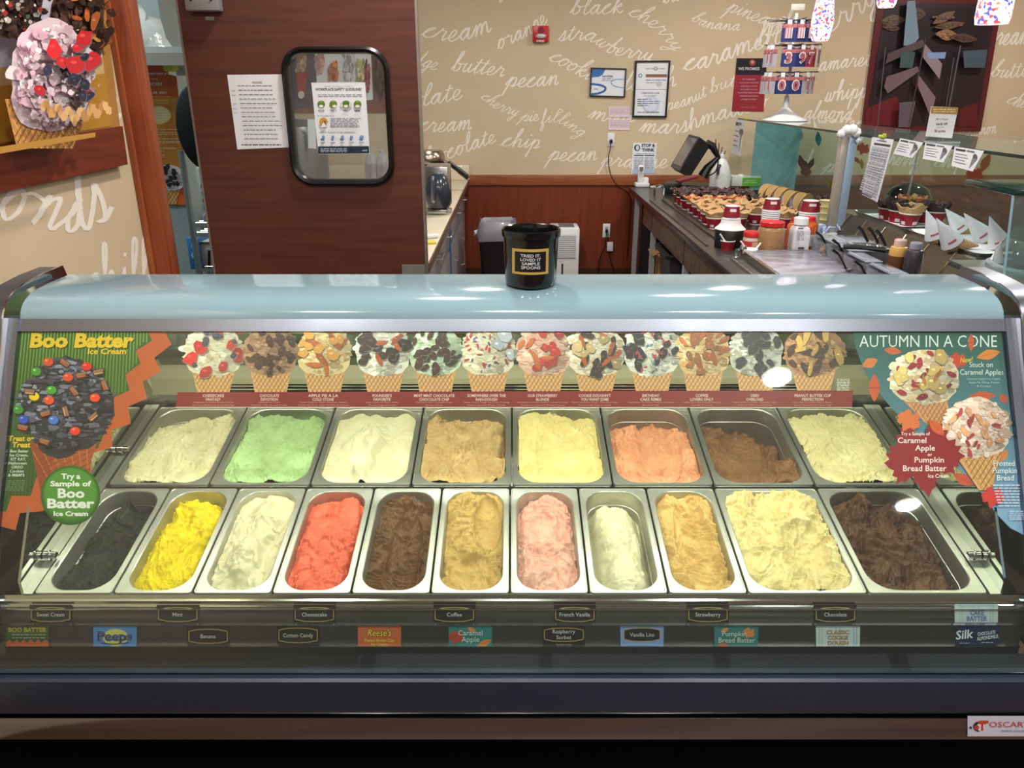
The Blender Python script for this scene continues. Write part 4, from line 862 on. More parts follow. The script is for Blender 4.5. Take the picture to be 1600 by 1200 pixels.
def vlite(q, x, y0, y1, w):
    a = w / 2 - 6; q.poly([(x - a, y0 + 7), (x - a * .5, y0 + 3.5), (x + a * .5, y0 + 3.5), (x + a, y0 + 7), (x + a, y0 + 20), (x + a * .5, y0 + 24.5), (x - a * .5, y0 + 24.5), (x - a, y0 + 20)], (26, 24, 26)); oct_frame(q, x, y0, y0 + 28, w - 6)
    q.text('Vanilla Lite', x, y0 + 17, 6, (206, 206, 210), w=38); q.greek(x - 24, x + 24, y1 - 1.5, (160, 176, 216), 1.2, rnd)
card(1003, 977, 1008, 68, (128, 152, 212), 1, 'periwinkle card with a black plaque reading Vanilla Lite', vlite)
def pbb(q, x, y0, y1, w):
    oleaf(q, x - 18, y0 + 7, 7, 3.5, -.4, (216, 140, 70)); mleaf(q, x + 20, y0 + 11, 10, (212, 132, 62), .4); oleaf(q, x - 20, y0 + 30, 9, 3, .1, (196, 96, 56))
    q.text('Pumpkin', x - 3, y0 + 16, 7.5, (214, 220, 214), w=38); q.text('Bread Batter', x + 1, y0 + 26, 7.5, (214, 220, 214), w=57)
card(1150, 977, 1008, 69, (50, 118, 122), 1, 'teal card with leaves reading Pumpkin Bread Batter', pbb)
def ccd(q, x, y0, y1, w):
    for k in (-.42, -.36, -.05, .05, .36, .42): q.rect(x + k * w - .6, y0, x + k * w + .6, y1, (160, 178, 196))
    for i, t in enumerate(('CLASSIC', 'COOKIE', 'DOUGH')): q.text(t, x, y0 + 12.5 + i * 8.3, 6, (172, 128, 62), w=(36, 32, 32)[i], bold=.03)
card(1309, 977.5, 1008, 69, (196, 206, 214), 1, 'pale striped card reading CLASSIC COOKIE DOUGH in gold', ccd)
def silk(q, x, y0, y1, w):
    q.text('Silk', x - 20, y0 + 20, 13, (230, 232, 240), w=28, shear=.2, bold=.02, rot=-.12); q.text('CHOCOLATE', x + 14, y0 + 14, 5, (220, 224, 235), w=28, bold=.02, rot=-.13); q.text('ALMONDMILK', x + 16, y0 + 21, 5.5, (220, 224, 235), w=34, bold=.02, rot=-.13); q.greek(x + 6, x + 24, y0 + 26, (180, 186, 210), 1.2, rnd); q.greek(x - 28, x - 12, y1 - 3, (180, 186, 210), 1, rnd)
card(1527, 977, 1007, 67, (26, 36, 84), 1, 'navy card with slanted white lettering CHOCOLATE ALMONDMILK at far right', silk)
# ================================================================== BUCKET ON THE CANOPY
bz = zz(.451); bp_ = wz(829, 443.5, bz)
bk = thing('sample_spoon_bucket', 'glossy black bucket with a gold-framed label standing on the blue canopy', 'bucket', bp_)
obj('bucket_body', MB().lathe([(0.0, 0.0), (0.055, 0.0), (0.061, 0.004), (0.0625, 0.012), (0.0665, 0.118), (0.0705, 0.120), (0.0715, 0.126), (0.0715, 0.136), (0.069, 0.138), (0.066, 0.136), (0.064, 0.125), (0.059, 0.01), (0.0, 0.006)], 56), mat('bucket_black', (10, 12, 15), 0.16, coat=0.5, var=0.1), bk)
class Cyl: # print surface wrapped round the bucket
    n = Vector((0, -1, 0))
    def at(s, px, py):
        z = wz(829, 443.5, bz); t = (py - 448) / (357 - 448); r = 0.0628 + .004 * t + 0.0006; dx = (px - 829) / 636; d = math.asin(max(-1, min(1, dx / r)))
        return Vector((z.x + r * math.sin(d), z.y - r * math.cos(d), bz + 0.003 + t * 0.136))
q = Print(Cyl(), 0.0001, 0.0002); N_ = 14
def wrap(x0, y0, x1, y1, c):
    for i in range(N_): q.rect(x0 + (x1 - x0) * i / N_, y0, x0 + (x1 - x0) * (i + 1) / N_, y1, c, same=i > 0)
wrap(800, 384, 855, 425, (176, 148, 78)); wrap(804, 388.5, 851, 421, (14, 14, 17))
for i, t in enumerate(('TRIED IT.', 'LOVED IT', 'SAMPLE', 'SPOONS')): q.text(t, 827.5 + (0, 0.3, .5, .6)[i], 397 + i * 6.3, 4.6, (206, 208, 214), w=(30, 31, 27, 29)[i], bold=.01)
q.build('bucket_label', bk)
# ================================================================== PRINTS BEHIND THE FRONT GLASS
LIFT = -0.009
def ziglist(s): return [tuple(float(v) for v in p.split(',')) for p in s.split()]
bo = thing('halloween_poster', 'green Halloween poster with dark ice cream cone at the left of the case glass', 'poster', GPL.at(100, 700))
outp = ziglist('27,514 253.5,514 265,537 238,558 249,579 219.5,596 226.6,622 197,634.5 201,661.5 171,671 172,698 140,708 138,750 62,799 27,801.7 20,828.6 -6,822')
inn_ = ziglist('27,514 226.6,514 235,531 209.6,546.7 216.7,566.6 192.6,585 199.7,609 175.6,620 170,650 150,700 60,735 52,749 44,775 14,775 6,799 -4,800')
obj('poster_sheet', MB().prism([GPL.at(*p) + GPL.n * (LIFT - .001) for p in outp], GPL.n * 0.001), mat('orange_poster', (206, 96, 46), 0.4), bo, world=True)
q = Print(GPL, 0.00001, LIFT + 0.0001); q.poly(outp, (202, 92, 42)); q.poly(inn_, (58, 92, 30))
x = 30.0
def inside(px, py, P):
    c = False; j = len(P) - 1
    for i in range(len(P)):
        if (P[i][1] > py) != (P[j][1] > py) and px < (P[j][0] - P[i][0]) * (py - P[i][1]) / (P[j][1] - P[i][1]) + P[i][0]: c = not c
        j = i
    return c
for k in range(40):
    xt = 31 + k * 5.0; seg = None
    for i in range(60):
        y = 515 + i * 4.8; x = xt - (i * 4.8) * 0.10 * (1 - k / 60)
        ok = inside(x, y, inn_) and inside(x + 2.2, y + 4.8, inn_)
        g = max(0.45, 1.1 - i / 75); 
        if ok: q.put([(x, y), (x + 2.2, y), (x + 1.8, y + 4.8), (x - .4, y + 4.8)], [(0, 1, 2, 3)], tuple(int(v * g) for v in (112, 152, 56)), same=seg is not None); seg = 1
DKG = (30, 46, 18)
for c, d in ((DKG, 1.5), ((244, 200, 40), 0)):
    q.text('Boo Batter', 124.5 + d, 541 + d, 21, c, w=164, bold=.045, shear=.12); q.text('Ice Cream', 164 + d * .5, 552 + d * .5, 8.5, c, w=61, bold=.03, shear=.12)
    q.text('Treat or', 30 + d * .4, 688.5 + d * .4, 8, c, w=40, bold=.035, shear=.15); q.text('Treat', 30 + d * .4, 698.5 + d * .4, 8, c, w=29, bold=.035, shear=.15)
for i, t in enumerate(('Boo Batter', 'Ice Cream,', 'KIT KAT,', 'Halloween', 'OREO', 'Cookies', "& M&M'S")): q.text(t, 26.5 - i * .8, 706.5 + i * 6.3, 4.3, (222, 224, 216), w=(29, 29, 24, 29, 18, 22, 26)[i], bold=.02, shear=.1)
for i in range(8): q.greek(8 - i * .5, 36 - i * .3, 750.5 + i * 2.3, (120, 134, 110), .9, rnd)
q.poly([(43, 688), (158, 654), (146, 700), (134, 735), (75, 775), (60, 768)], (178, 88, 44)); q.poly([(43, 690), (80, 712), (72, 775), (60, 768)], (156, 70, 34))
for k in range(7): q.line([(48 + k * 14, 705 - k * 4), (80 + k * 9, 762 - k * 4)], 1.6, (206, 116, 66)); q.line([(56 + k * 3, 720 + k * 7), (150 - k * 2, 672 + k * 10)], 1.6, (140, 62, 30))
rb = random.Random(21); B4 = [(84, 86, 104), (48, 48, 60), (116, 118, 138), (62, 62, 76), (40, 40, 48)]
for (dx, dy, rx, ry) in ((100, 600, 48, 44), (62, 630, 38, 42), (140, 632, 36, 46), (100, 655, 60, 42), (88, 690, 34, 26), (122, 668, 32, 34)): q.blob(dx, dy, rx, ry, (44, 44, 54), rb, 22, .07)
for i in range(480):
    a = rb.uniform(0, 2 * PI); r = math.sqrt(rb.random()) * .98; x = 100 + 75 * r * math.cos(a); y = 632 + 74 * r * math.sin(a)
    if y > 690 and abs(x - 90) > 35: continue
    s = 1 - .25 * (x - 100) / 76 - .3 * (y - 632) / 76 + rb.uniform(-.15, .25); q.blob(x, y, rb.uniform(2, 9), rb.uniform(1.2, 4.5), tuple(min(255, int(v * s)) for v in rb.choice(B4)), rb, 8, .35)
for (x, y, c) in ((134, 572, (222, 40, 34)), (55, 580, (70, 150, 50)), (79, 609, (70, 160, 50)), (75, 625, (230, 80, 50)), (147, 621, (232, 70, 34)), (35, 655, (40, 84, 190)), (82, 656, (66, 120, 210)), (116, 673, (226, 60, 40)), (52, 619, (236, 200, 40)), (27, 640, (60, 140, 50)), (105, 589, (220, 70, 40)), (74, 565, (214, 76, 44))):
    q.ell(x + 1, y + 1.5, 8.5, 7, tuple(int(v * .4) for v in c), 16); q.ell(x, y, 8, 6.5, c, 18); q.ell(x - 2.5, y - 2.3, 2.2, 1.5, tuple(min(255, v + 80) for v in c), 8)
for (x, y, a) in ((100, 567, .6), (45, 612, .1), (114, 611, .9), (70, 646, -.3), (101, 643, 1.3), (162, 602, 1.2), (145, 651, -.7), (126, 586, -.2), (153, 581, -.2), (68, 690, .3), (34, 668, .2)):
    c, d = math.cos(a), math.sin(a); R2 = lambda u, v: (x + u * c - v * d, y + u * d + v * c)
    q.poly([R2(-9, -5), R2(9, -5), R2(9, 5), R2(-9, 5)], (70, 40, 28)); q.poly([R2(-8, -4), R2(8, -4), R2(7, 0), R2(-8, 1)], (150, 110, 84)); q.poly([R2(-7, 1), R2(7, 1), R2(6, 3), R2(-7, 3)], (196, 164, 130) if x % 2 else (196, 96, 44))
q.build('poster_print', bo)
rs = thing('sample_sticker', 'round green sticker with white lettering Try a Sample below the dark cone', 'sticker', GPL.at(108.8, 774))
CR = [(108.8 + 46.6 * math.cos(a), 774 + 46.6 * math.sin(a)) for a in [2 * PI * i / 48 for i in range(48)]]
obj('sticker_disc', MB().prism([GPL.at(*p) + GPL.n * (LIFT + .0045) for p in CR], GPL.n * 0.001), mat('green_sticker', (58, 116, 42), 0.35), rs, world=True)
q = Print(GPL, 0.00002, LIFT + 0.0056)
for i in range(16): q.ell(108.8, 774 - i * .3, 46 - i * .4, 46 - i * .6, tuple(int(a + (b - a) * i / 15) for a, b in zip((34, 84, 30), (78, 142, 54))), 40)
W_ = (226, 230, 226)
for t, y, h, w in (('Try a', 748, 8, 30), ('Sample of', 759.5, 8, 64), ('Boo', 777.5, 14, 42), ('Batter', 793.5, 14, 74), ('Ice Cream', 806, 7, 54)): q.text(t, 109.5 if t != 'Boo' else 110, y, h, W_, w=w, bold=.035)
q.build('sticker_print', rs)
# banner of twelve cones
bnr = thing('cone_banner', 'clear banner of twelve printed waffle cones over a red caption strip', 'banner', GPL.at(803, 625))
RED = (136, 20, 20); bandp = [(275, 612), (1335.5, 609), (1334, 635.5), (272, 635)]
obj('caption_strip', MB().prism([GPL.at(*p) + GPL.n * (LIFT - .001) for p in bandp], GPL.n * 0.001), mat('red_strip', RED, 0.4), bnr, world=True)
WF = (214, 158, 104)
CN = [(331, 47, ('CHEESECAKE', 'FANTASY'), ('Cheesecake Ice Cream, Graham Cracker', 'Pie Crust, Blueberries & Strawberries'), [(238, 224, 200), (228, 206, 176), (244, 236, 220)], [((206, 40, 46), 7, .19, 1.3), ((60, 62, 84), 9, .12, 1.1)]),
 (421, 44, ('CHOCOLATE', 'DEVOTION'), ('Chocolate Ice Cream,', 'Chocolate Chips, Brownie & Fudge'), [(176, 132, 104), (196, 150, 118), (158, 114, 90)], [((82, 46, 36), 26, .11, 1.6)]),
 (505.5, 44, ('APPLE PIE A LA', 'COLD STONE'), ('French Vanilla Ice Cream, Cinnamon, Graham', 'Cracker Pie Crust, Apple Pie Filling & Caramel'), [(234, 200, 150), (240, 212, 168), (222, 180, 124)], [((196, 96, 34), 7, .10, 3.2), ((214, 150, 66), 8, .16, 1.3)]),
 (598, 44, ("FOUNDER'S", 'FAVORITE'), ('Sweet Cream Ice Cream, Pecans,', 'Brownie, Fudge & Caramel'), [(232, 222, 212), (242, 236, 228), (214, 198, 188)], [((60, 34, 32), 15, .18, 1.4), ((196, 84, 34), 5, .09, 3.2)]),
 (680, 43, ('MINT MINT CHOCOLATE', 'CHOCOLATE CHIP'), ('Mint Ice Cream, Chocolate Chips,', 'Brownie & Fudge'), [(214, 222, 200), (226, 232, 216), (190, 206, 172)], [((78, 42, 34), 24, .13, 1.7)]),
 (762, 44, ('SOMEWHERE OVER THE', 'RAIN-DOUGH'), ('Classic Cookie Dough Ice Cream, Frosting,', 'Rainbow Sprinkles & Sugar Crystals'), [(232, 216, 192), (238, 228, 210), (222, 200, 172)], [((200, 40, 60), 28, .035, 2.6), ((90, 80, 150), 14, .03, 2.6), ((206, 204, 220), 4, .2, 1.3)]),
 (850, 44, ('OUR STRAWBERRY', 'BLONDE'), ('Strawberry Ice Cream, Graham Cracker Pie Crust,', 'Strawberries, Caramel & Whipped Topping'), [(232, 178, 160), (238, 196, 178), (222, 160, 144)], [((206, 48, 44), 9, .17, 1.3), ((204, 104, 54), 5, .08, 3)]),
 (932, 46, ("COOKIE DOUGHN'T", 'YOU WANT SOME'), ('French Vanilla Ice Cream, Chocolate Chips,', 'Cookie Dough, Fudge & Caramel'), [(236, 220, 200), (242, 232, 218), (218, 190, 160)], [((64, 38, 34), 14, .12, 1.8), ((190, 84, 36), 7, .08, 3.4), ((200, 166, 120), 6, .18, 1.3)]),
 (1020, 44, ('BIRTHDAY', 'CAKE REMIX'), ('Cake Batter Ice Cream, Rainbow Sprinkles,', 'Brownie & Fudge'), [(230, 222, 212), (240, 234, 228), (216, 204, 190)], [((52, 30, 34), 13, .17, 1.5), ((200, 50, 70), 22, .035, 2.4), ((60, 140, 150), 14, .03, 2.4)]),
 (1100, 43, ('COFFEE', 'LOVERS ONLY'), ('Coffee Ice Cream, Roasted Almonds,', 'Heath Bar & Caramel'), [(228, 186, 132), (236, 204, 160), (212, 164, 108)], [((186, 88, 34), 14, .09, 3.0), ((160, 92, 48), 10, .12, 1.5)]),
 (1183, 43, ('OREO', 'OVERLOAD'), ('Sweet Cream Ice Cream, Chocolate Chips,', 'double the OREO Cookies & Fudge'), [(206, 198, 188), (224, 218, 210), (178, 166, 156)], [((52, 44, 50), 17, .15, 1.6)]),
 (1274, 47, ('PEANUT BUTTER CUP', 'PERFECTION'), ('Chocolate Ice Cream, Peanut Butter,', "Reese's Peanut Butter Cup & Fudge"), [(186, 134, 98), (204, 152, 112), (168, 114, 82)], [((76, 42, 34), 12, .12, 2.2), ((214, 166, 92), 7, .11, 2.8)])]
for i, (cx, rx, t2, t3, base, specks) in enumerate(CN):
    q = Print(GPL, 0.000012, LIFT - 0.0005)
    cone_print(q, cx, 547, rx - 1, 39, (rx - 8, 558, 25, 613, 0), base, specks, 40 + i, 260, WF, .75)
    q.build('cone_print', bnr)
q = Print(GPL, 0.00002, LIFT + 0.0002); q.poly(bandp, RED)
for i, (cx, rx, t2, t3, base, specks) in enumerate(CN):
    c = (232, 196, 186)
    for k, t in enumerate(t2): q.text(t, cx + (-2 if i else 0), 619.5 + k * 6, 4.4, c, w=len(t) * 3.35, bold=.02)
    for k, t in enumerate(t3): q.text(t, cx + (-2 if i else 0), 629 + k * 4.3, 2.3, (220, 150, 140), w=min(80, len(t) * 1.75), bold=.0)
q.poly([(272, 635), (1334, 635.5), (1334, 636.6), (272, 636)], (214, 190, 180)); q.build('caption_print', bnr)
q = Print(GPL, 0.00002, LIFT + 0.0002)
for k in range(8): q.greek(1310, 1330, 592 + k * 2.4, (206, 206, 196), 1.2, rnd)
q.build('fine_print', bnr)
# autumn poster
au = thing('autumn_poster', 'teal and blue AUTUMN IN A CONE poster at the right of the case glass', 'poster', GPL.at(1520, 700))
LE = ziglist('1334.5,514 1339,539 1348,564.5 1360,590 1379.5,617 1400,641 1450,690 1510,740 1537,770 1561,803 1582,825 1600,834 1607,838')
REg = lambda y: 1567.5 + (y - 514) * 0.118
outa = LE + [(REg(838), 838), (REg(700), 700), (REg(514), 514)]
obj('poster_sheet', MB().prism([GPL.at(*p) + GPL.n * (LIFT - .001) for p in outa], GPL.n * 0.001), mat('teal_poster', (60, 110, 108), 0.4), au, world=True)
q = Print(GPL, 0.00001, LIFT + 0.0001)
def lx(y):
    for a, b in zip(LE[:-1], LE[1:]):
        if a[1] <= y <= b[1]: return a[0] + (b[0] - a[0]) * (y - a[1]) / (b[1] - a[1])
    return LE[-1][0]
for i in range(54):
    y = 514 + i * 6; y2 = y + 6; t = i / 53; c = tuple(int(a + (b - a) * min(1, t * 1.15)) for a, b in zip((44, 88, 82), (136, 170, 214)))
    q.put([(lx(y), y), (REg(y), y), (REg(y2), y2), (lx(y2), y2)], [(0, 1, 2, 3)], c, same=i > 0)
wt = (228, 232, 236)
q.text('AUTUMN IN A CONE', 1453.5, 541, 18.5, wt, w=216, bold=-.004)
for (x, y, rx, ry, r, c) in ((1398, 547, 14, 6, .15, (214, 96, 50)), (1362, 566, 13, 8, -.4, (222, 122, 60)), (1369, 605, 9, 22, 0, (206, 84, 48)), (1521, 534, 5, 14, 0, (210, 84, 44)), (1548, 553, 19, 8, -.25, (224, 132, 62)), (1538, 618, 22, 7, -.05, (210, 84, 52)), (1572, 622, 9, 6, .9, (206, 80, 60)), (1509, 749, 18, 9, .5, (208, 82, 56)), (1571, 712, 12, 7, -.9, (214, 130, 76))): oleaf(q, x, y, rx, ry, r, c)
mleaf(q, 1500, 562, 15, (206, 66, 46), .3); q.text('New!', 1514, 565, 8, (232, 196, 60), w=20, bold=.01, shear=.2, rot=-.1); q.text('Stuck on', 1536.5, 572.5, 8, wt, w=37); q.text('Caramel Apples', 1537.5, 584.5, 8.5, wt, w=68)
for i, t in enumerate(('Caramel Apple Ice Cream,', 'Apple Pie Filling, Pecans', '& Caramel')): q.text(t, 1541, 592.5 + i * 5.6, 3.2, (176, 200, 206), w=(53, 48, 22)[i])
cone_print(q, 1447, 588, 53, 42, (36, 622, 12, 680, 34), [(232, 206, 180), (222, 184, 150), (238, 220, 204)], [((160, 36, 50), 13, .08, 2.0), ((222, 184, 116), 10, .14, 1.4), ((196, 120, 60), 5, .05, 3)], 61, 240, (206, 142, 96), .8)
cone_print(q, 1527, 668, 54, 46, (42, 697, 10, 766, 15), [(226, 198, 184), (214, 176, 160), (236, 216, 206)], [((170, 60, 60), 12, .055, 2.4), ((206, 150, 110), 12, .07, 2)], 62, 280, (212, 152, 96), 1.0)
mleaf(q, 1444, 712, 63, (140, 22, 28), -.12); mleaf(q, 1421, 656, 20, (214, 112, 52), .5); oleaf(q, 1464, 668, 17, 8, .8, (206, 90, 44)); mleaf(q, 1552, 776, 19, (202, 52, 48), .2)
for t, x, y, h, w in (('Try a Sample of', 1431, 680, 5, 45), ('Caramel', 1425.5, 692, 8.5, 45), ('Apple', 1446, 704, 8.5, 31), ('or', 1453.5, 712.5, 5.5, 7), ('Pumpkin', 1452.5, 722.5, 8.5, 46), ('Bread Batter', 1445.5, 736, 9, 68), ('Ice Cream', 1467, 746.5, 6, 32)): q.text(t, x, y, h, (236, 222, 220), w=w, bold=.012)
for i, t in enumerate(('Frosted', 'Pumpkin', 'Bread')): q.text(t, 1569.5 + i * 1, 728 + i * 11.3, 8.5, wt, w=(33, 38, 26)[i])
for i in range(8): q.greek(1552 + i * 1.2, 1594, 758 + i * 4.6, (196, 206, 226), 1.8, rnd)
for i in range(5): q.greek(1578, 1600, 799 + i * 3, (186, 200, 226), 1.2, rnd)
q.build('poster_print', au)
# ================================================================== THINGS ON THE BACK WALL
FW = Vector((0, math.cos(PITCH), -math.sin(PITCH)))
def mpp(p): return (Vector(p) - O).dot(FW) / FPX          # metres per pixel at a point
fa = thing('fire_alarm', 'red fire alarm horn strobe high on the beige lettered wall', 'fire alarm', wy(844, 67, YB))
a0, a1 = wy(832, 66, YB), wy(857, 41, YB)
obj('alarm_body', MB().bb((a0.x, YB - .045, a0.z), (a1.x, YB, a1.z), bev=.006), M_red, fa, world=True)
c = wy(845, 57, YB); obj('strobe_lens', MB().lathe([(.0, .03), (.03, .02), (.042, 0)], 20), mat('strobe', (206, 206, 210), .15), fa).matrix_basis = Matrix.Translation(Vector((c.x, YB - .045, c.z)) - fa.location) @ Matrix.Rotation(PI / 2, 4, 'X') @ Matrix.Scale(.45, 4, (0, 1, 0))
c = wy(845, 48, YB); obj('horn', MB().cyl((c.x, YB - .05, c.z), (c.x, YB - .044, c.z), .026, n=20), mat('horn_red', (120, 20, 26), .5), fa, world=True)
q = Print(Plane((0, YB - .0455, 0), (0, -1, 0)), .0002); q.text('FIRE', 844.5, 65.5, 3, (235, 220, 220), w=12, bold=.02); q.build('alarm_lettering', fa)
def framed(name, label, px, fwid, cat='frame'):
    p = [wy(*a, YB) for a in px]; t = thing(name, label, cat, (sum(v.x for v in p) / 4, YB, min(v.z for v in p)))
    cx_ = sum(a[0] for a in px) / 4; cy_ = sum(a[1] for a in px) / 4
    ip = [(cx_ + (a[0] - cx_) * (1 - fwid / abs(a[0] - cx_)), cy_ + (a[1] - cy_) * (1 - fwid / abs(a[1] - cy_))) for a in px]
    iw = [wy(*a, YB) for a in ip]; L1 = [Vector((v.x, YB - .002, v.z)) for v in p]; L2 = [Vector((v.x, YB - .022, v.z)) for v in p]; L3 = [Vector((v.x, YB - .022, v.z)) for v in iw]; L4 = [Vector((v.x, YB - .008, v.z)) for v in iw]
    obj('frame', MB().loft([L1, L2, L3, L4, L1]), M_black, t, world=True)
    obj('backing', MB().prism([Vector((v.x, YB - .010, v.z)) for v in iw], (0, .004, 0)), M_paper, t, world=True); return t, Print(Plane((0, YB - .0105, 0), (0, -1, 0)), .0003)
t, q = framed('framed_certificate', 'small black-framed certificate with blue swoosh print', [(923, 105.5), (978.5, 107), (976, 152), (921, 150.5)], 1.8)
q.poly([(925, 108), (946, 108.5), (942, 116), (936, 120), (925, 121)], (50, 110, 176)); q.text('ServSafe', 949, 120.5, 3.4, (60, 70, 90), w=17, bold=.02); q.greek(941, 958, 123, (110, 120, 150), 1, rnd); q.text('CERTIFICATION', 950, 126.5, 1.6, (110, 120, 140), w=20)
q.line(catmull([(924, 131), (938, 133), (946, 137), (944, 142), (934, 146), (924, 147)], 5), 3.2, (46, 100, 170)); q.line(catmull([(975, 124), (962, 124), (955, 128), (958, 133), (966, 136), (974, 137)], 5), 1.4, (120, 176, 210)); q.text('ANSI', 931, 140, 2, (60, 80, 120), w=6); q.build('certificate_print', t)
t, q = framed('framed_permit', 'tall black frame holding two stacked certificates', [(992, 95), (1047, 94.5), (1041, 183.5), (987.5, 183)], 2.6)
q.line([(990, 139.5), (1043, 139.5)], .8, (120, 124, 134)); q.ell(1024.5, 107, 3, 3, (100, 110, 140)); q.ell(1024.5, 107, 2, 2, (226, 228, 234)); q.ell(1000.5, 118, 3, 3, (100, 110, 140)); q.ell(1000.5, 118, 1.8, 1.8, (226, 228, 234)); q.rect(1009, 116, 1042, 120.5, (140, 92, 74))
q.greek(1009, 1040, 107, (150, 154, 170), .9, rnd); q.greek(1009, 1040, 125, (120, 124, 140), 1, rnd); q.greek(1009, 1034, 129, (150, 154, 170), .9, rnd); q.ell(1030, 131, 4, 4, (190, 194, 206)); q.text('CERTIFICATE', 1016, 146.5, 2.4, (90, 96, 116), w=28); q.text('OF OCCUPANCY', 1016, 150.5, 2, (90, 96, 116), w=20)
q.ell(1017, 163, 13, 13, (196, 208, 226), 28); q.ell(1017, 163, 10, 10, (214, 222, 234), 28)
for i in range(4): q.greek(996, 996 + rnd.uniform(14, 40), 155 + i * 3.2, (110, 116, 134), 1, rnd)
q.greek(996, 1030, 175, (110, 116, 134), 1, rnd); q.build('permit_print', t)
def wall_paper(name, label, px, m, fn, cat='notice', plane=None, th=.0012):
    plane = plane or Plane((0, YB - .0035, 0), (0, -1, 0))
    t = center_empty(name, plane, px, label, cat); sheet('paper_sheet', plane, px, th, m, t); q = Print(plane, .0002, th + .0002); fn(q); q.build('paper_print', t); return t
M_pink = mat('pink_paper', (226, 208, 214), .7)
def pk(y): return lambda q: ([q.greek(954, 982, y + i * 1.9, (186, 150, 166), .8, rnd) for i in range(4)], q.line([(953, y - 2.5), (983.5, y - 2.5), (983, y + 7.5), (953, y + 7.5), (953, y - 2.5)], .5, (200, 170, 180)))
wall_paper('pink_notice', 'upper of two small pinkish notices below the framed certificate', [(951, 166.5), (984, 166.5), (984, 183), (951, 183)], M_pink, pk(171))
wall_paper('pink_notice', 'lower of two small pinkish notices, just above the light switch', [(950.5, 186), (984, 186.5), (984, 203.5), (950.5, 203)], M_pink, pk(191))
def st_(q):
    q.ell(995.5, 231, 4.6, 5, (30, 34, 60)); q.ell(996, 231, 2.6, 3.8, (214, 218, 230)); q.text('STOP &', 1013, 229.5, 4.6, (30, 34, 60), w=21, bold=.04); q.text('THINK', 1013, 236.5, 4.6, (30, 34, 60), w=20, bold=.04); q.greek(994, 1022, 240, (120, 126, 150), .9, rnd)
    q.rect(990.5, 242, 1005.5, 243.6, (60, 66, 96)); q.rect(1007, 242, 1022.5, 243.6, (60, 66, 96))
    for i in range(9): q.greek(990.5, 1005, 246 + i * 2.2, (150, 156, 178), .8, rnd); q.greek(1007, 1022, 246 + i * 2.2, (150, 156, 178), .8, rnd)
    q.poly([(989, 264), (1023, 264), (1023, 271), (988.6, 271)], (176, 192, 216))
wall_paper('stop_and_think_sign', 'white STOP & THINK sheet on the wall above the cordless phone', [(989, 223), (1026.5, 223), (1022.5, 273), (986, 272.5)], M_paper, st_, 'sign')
def wp(q):
    q.poly([(1151, 91.5), (1198, 91.5), (1197, 117), (1149.5, 117)], (28, 26, 34)); q.ell(1175.5, 98, 5, 5, (150, 60, 66)); q.ell(1175.5, 97, 2.4, 2.6, (206, 150, 140)); q.text('WE PROMISE', 1170, 109.5, 4.4, (214, 214, 220), w=33, bold=.01)
    for i, t in enumerate(('Fun, friendly people', 'sound customer experiences', 'every day, as soon as', 'one customer at a time', 'by providing quality products,', 'committed crew members', 'and superior service.')): q.text(t, 1170, 125 + i * 5.2, 2.6, (206, 176, 180), w=(20, 30, 25, 26, 34, 29, 24)[i])
    q.greek(1158, 1182, 168, (190, 120, 126), .7, rnd)
wall_paper('promise_sign', 'maroon and black WE PROMISE sign left of the card spinner', [(1151, 91), (1198, 91), (1193, 174), (1143, 173.5)], mat('maroon_sign', (146, 34, 48), .45), wp, 'sign', th=.003)
# sockets, switch, plug and cords
def plate(name, label, px, kind):
    a, b = wy(px[0], px[3], YB), wy(px[2], px[1], YB); t = thing(name, label, kind, ((a.x + b.x) / 2, YB - (.012 if a.z < .9 else 0), a.z)); Y = YB - (.012 if a.z < .9 else 0)
    obj('cover_plate', MB().bb((a.x, Y - .006, a.z), (b.x, Y, b.z), bev=.003), M_white, t, world=True); return t, (a + b) / 2, Y
t, c, Y = plate('wall_outlet', 'upper white wall outlet with a black plug below the pink notices', (948.5, 207.5, 960.5, 229), 'outlet')
obj('plug', MB().box((c.x, Y - .02, c.z - .012), (.022, .035, .03), bev=.004), M_black, t, world=True)
t2_, c2, Y2 = plate('wall_outlet', 'lower white wall outlet on the red wood panel', (941, 349, 953.5, 370.5), 'outlet')
obj('plug', MB().box((c2.x, Y2 - .02, c2.z - .0), (.022, .035, .03), bev=.004), M_black, t2_, world=True)
obj('socket', MB().box((c2.x, Y2 - .008, c2.z + .03), (.026, .006, .02), bev=.002), mat('socket_grey', (190, 190, 190), .4), t2_, world=True)
M_cord = mat('black_cord', (20, 18, 18), .5)
solo('power_cord', MB().tube(catmull([(lambda v: (v.x, YB - .03, v.z))(wy(*p, YB)) for p in ((954, 219), (953, 232), (950, 245), (951, 262), (956, 278), (966, 291), (978, 298), (984, 310), (982, 360), (979, 400))], 6) if False else [tuple(wy(x, y, YB) - Vector((0, .03, 0))) for x, y in catmull([(954, 219), (953, 232), (950, 245), (951, 262), (956, 278), (966, 291), (978, 298), (984, 310), (982, 360), (979, 400)], 6)], .004, 6), M_cord, 'long black cord hanging from the upper outlet to the counter end', 'cord')
for pts, lab in ((((947, 362), (946, 372), (944, 385), (938, 398), (935, 412), (934, 432)), 'left black cord falling from the lower outlet'), (((949, 364), (949, 375), (950, 390), (953, 404), (958, 420), (962, 432)), 'right black cord falling from the lower outlet')):
    solo('power_cord', MB().tube([tuple(wy(x, y, YB) - Vector((0, .035, 0))) for x, y in catmull(list(pts), 6)], .004, 6), M_cord, lab, 'cord')
a, b = wy(948, 392, YB - .03), wy(958, 378, YB - .03); solo('plug_adapter', MB().bb((a.x, YB - .05, a.z), (b.x, YB - .014, b.z), bev=.005), M_white, 'white plug adapter hanging below the lower outlet', 'adapter')
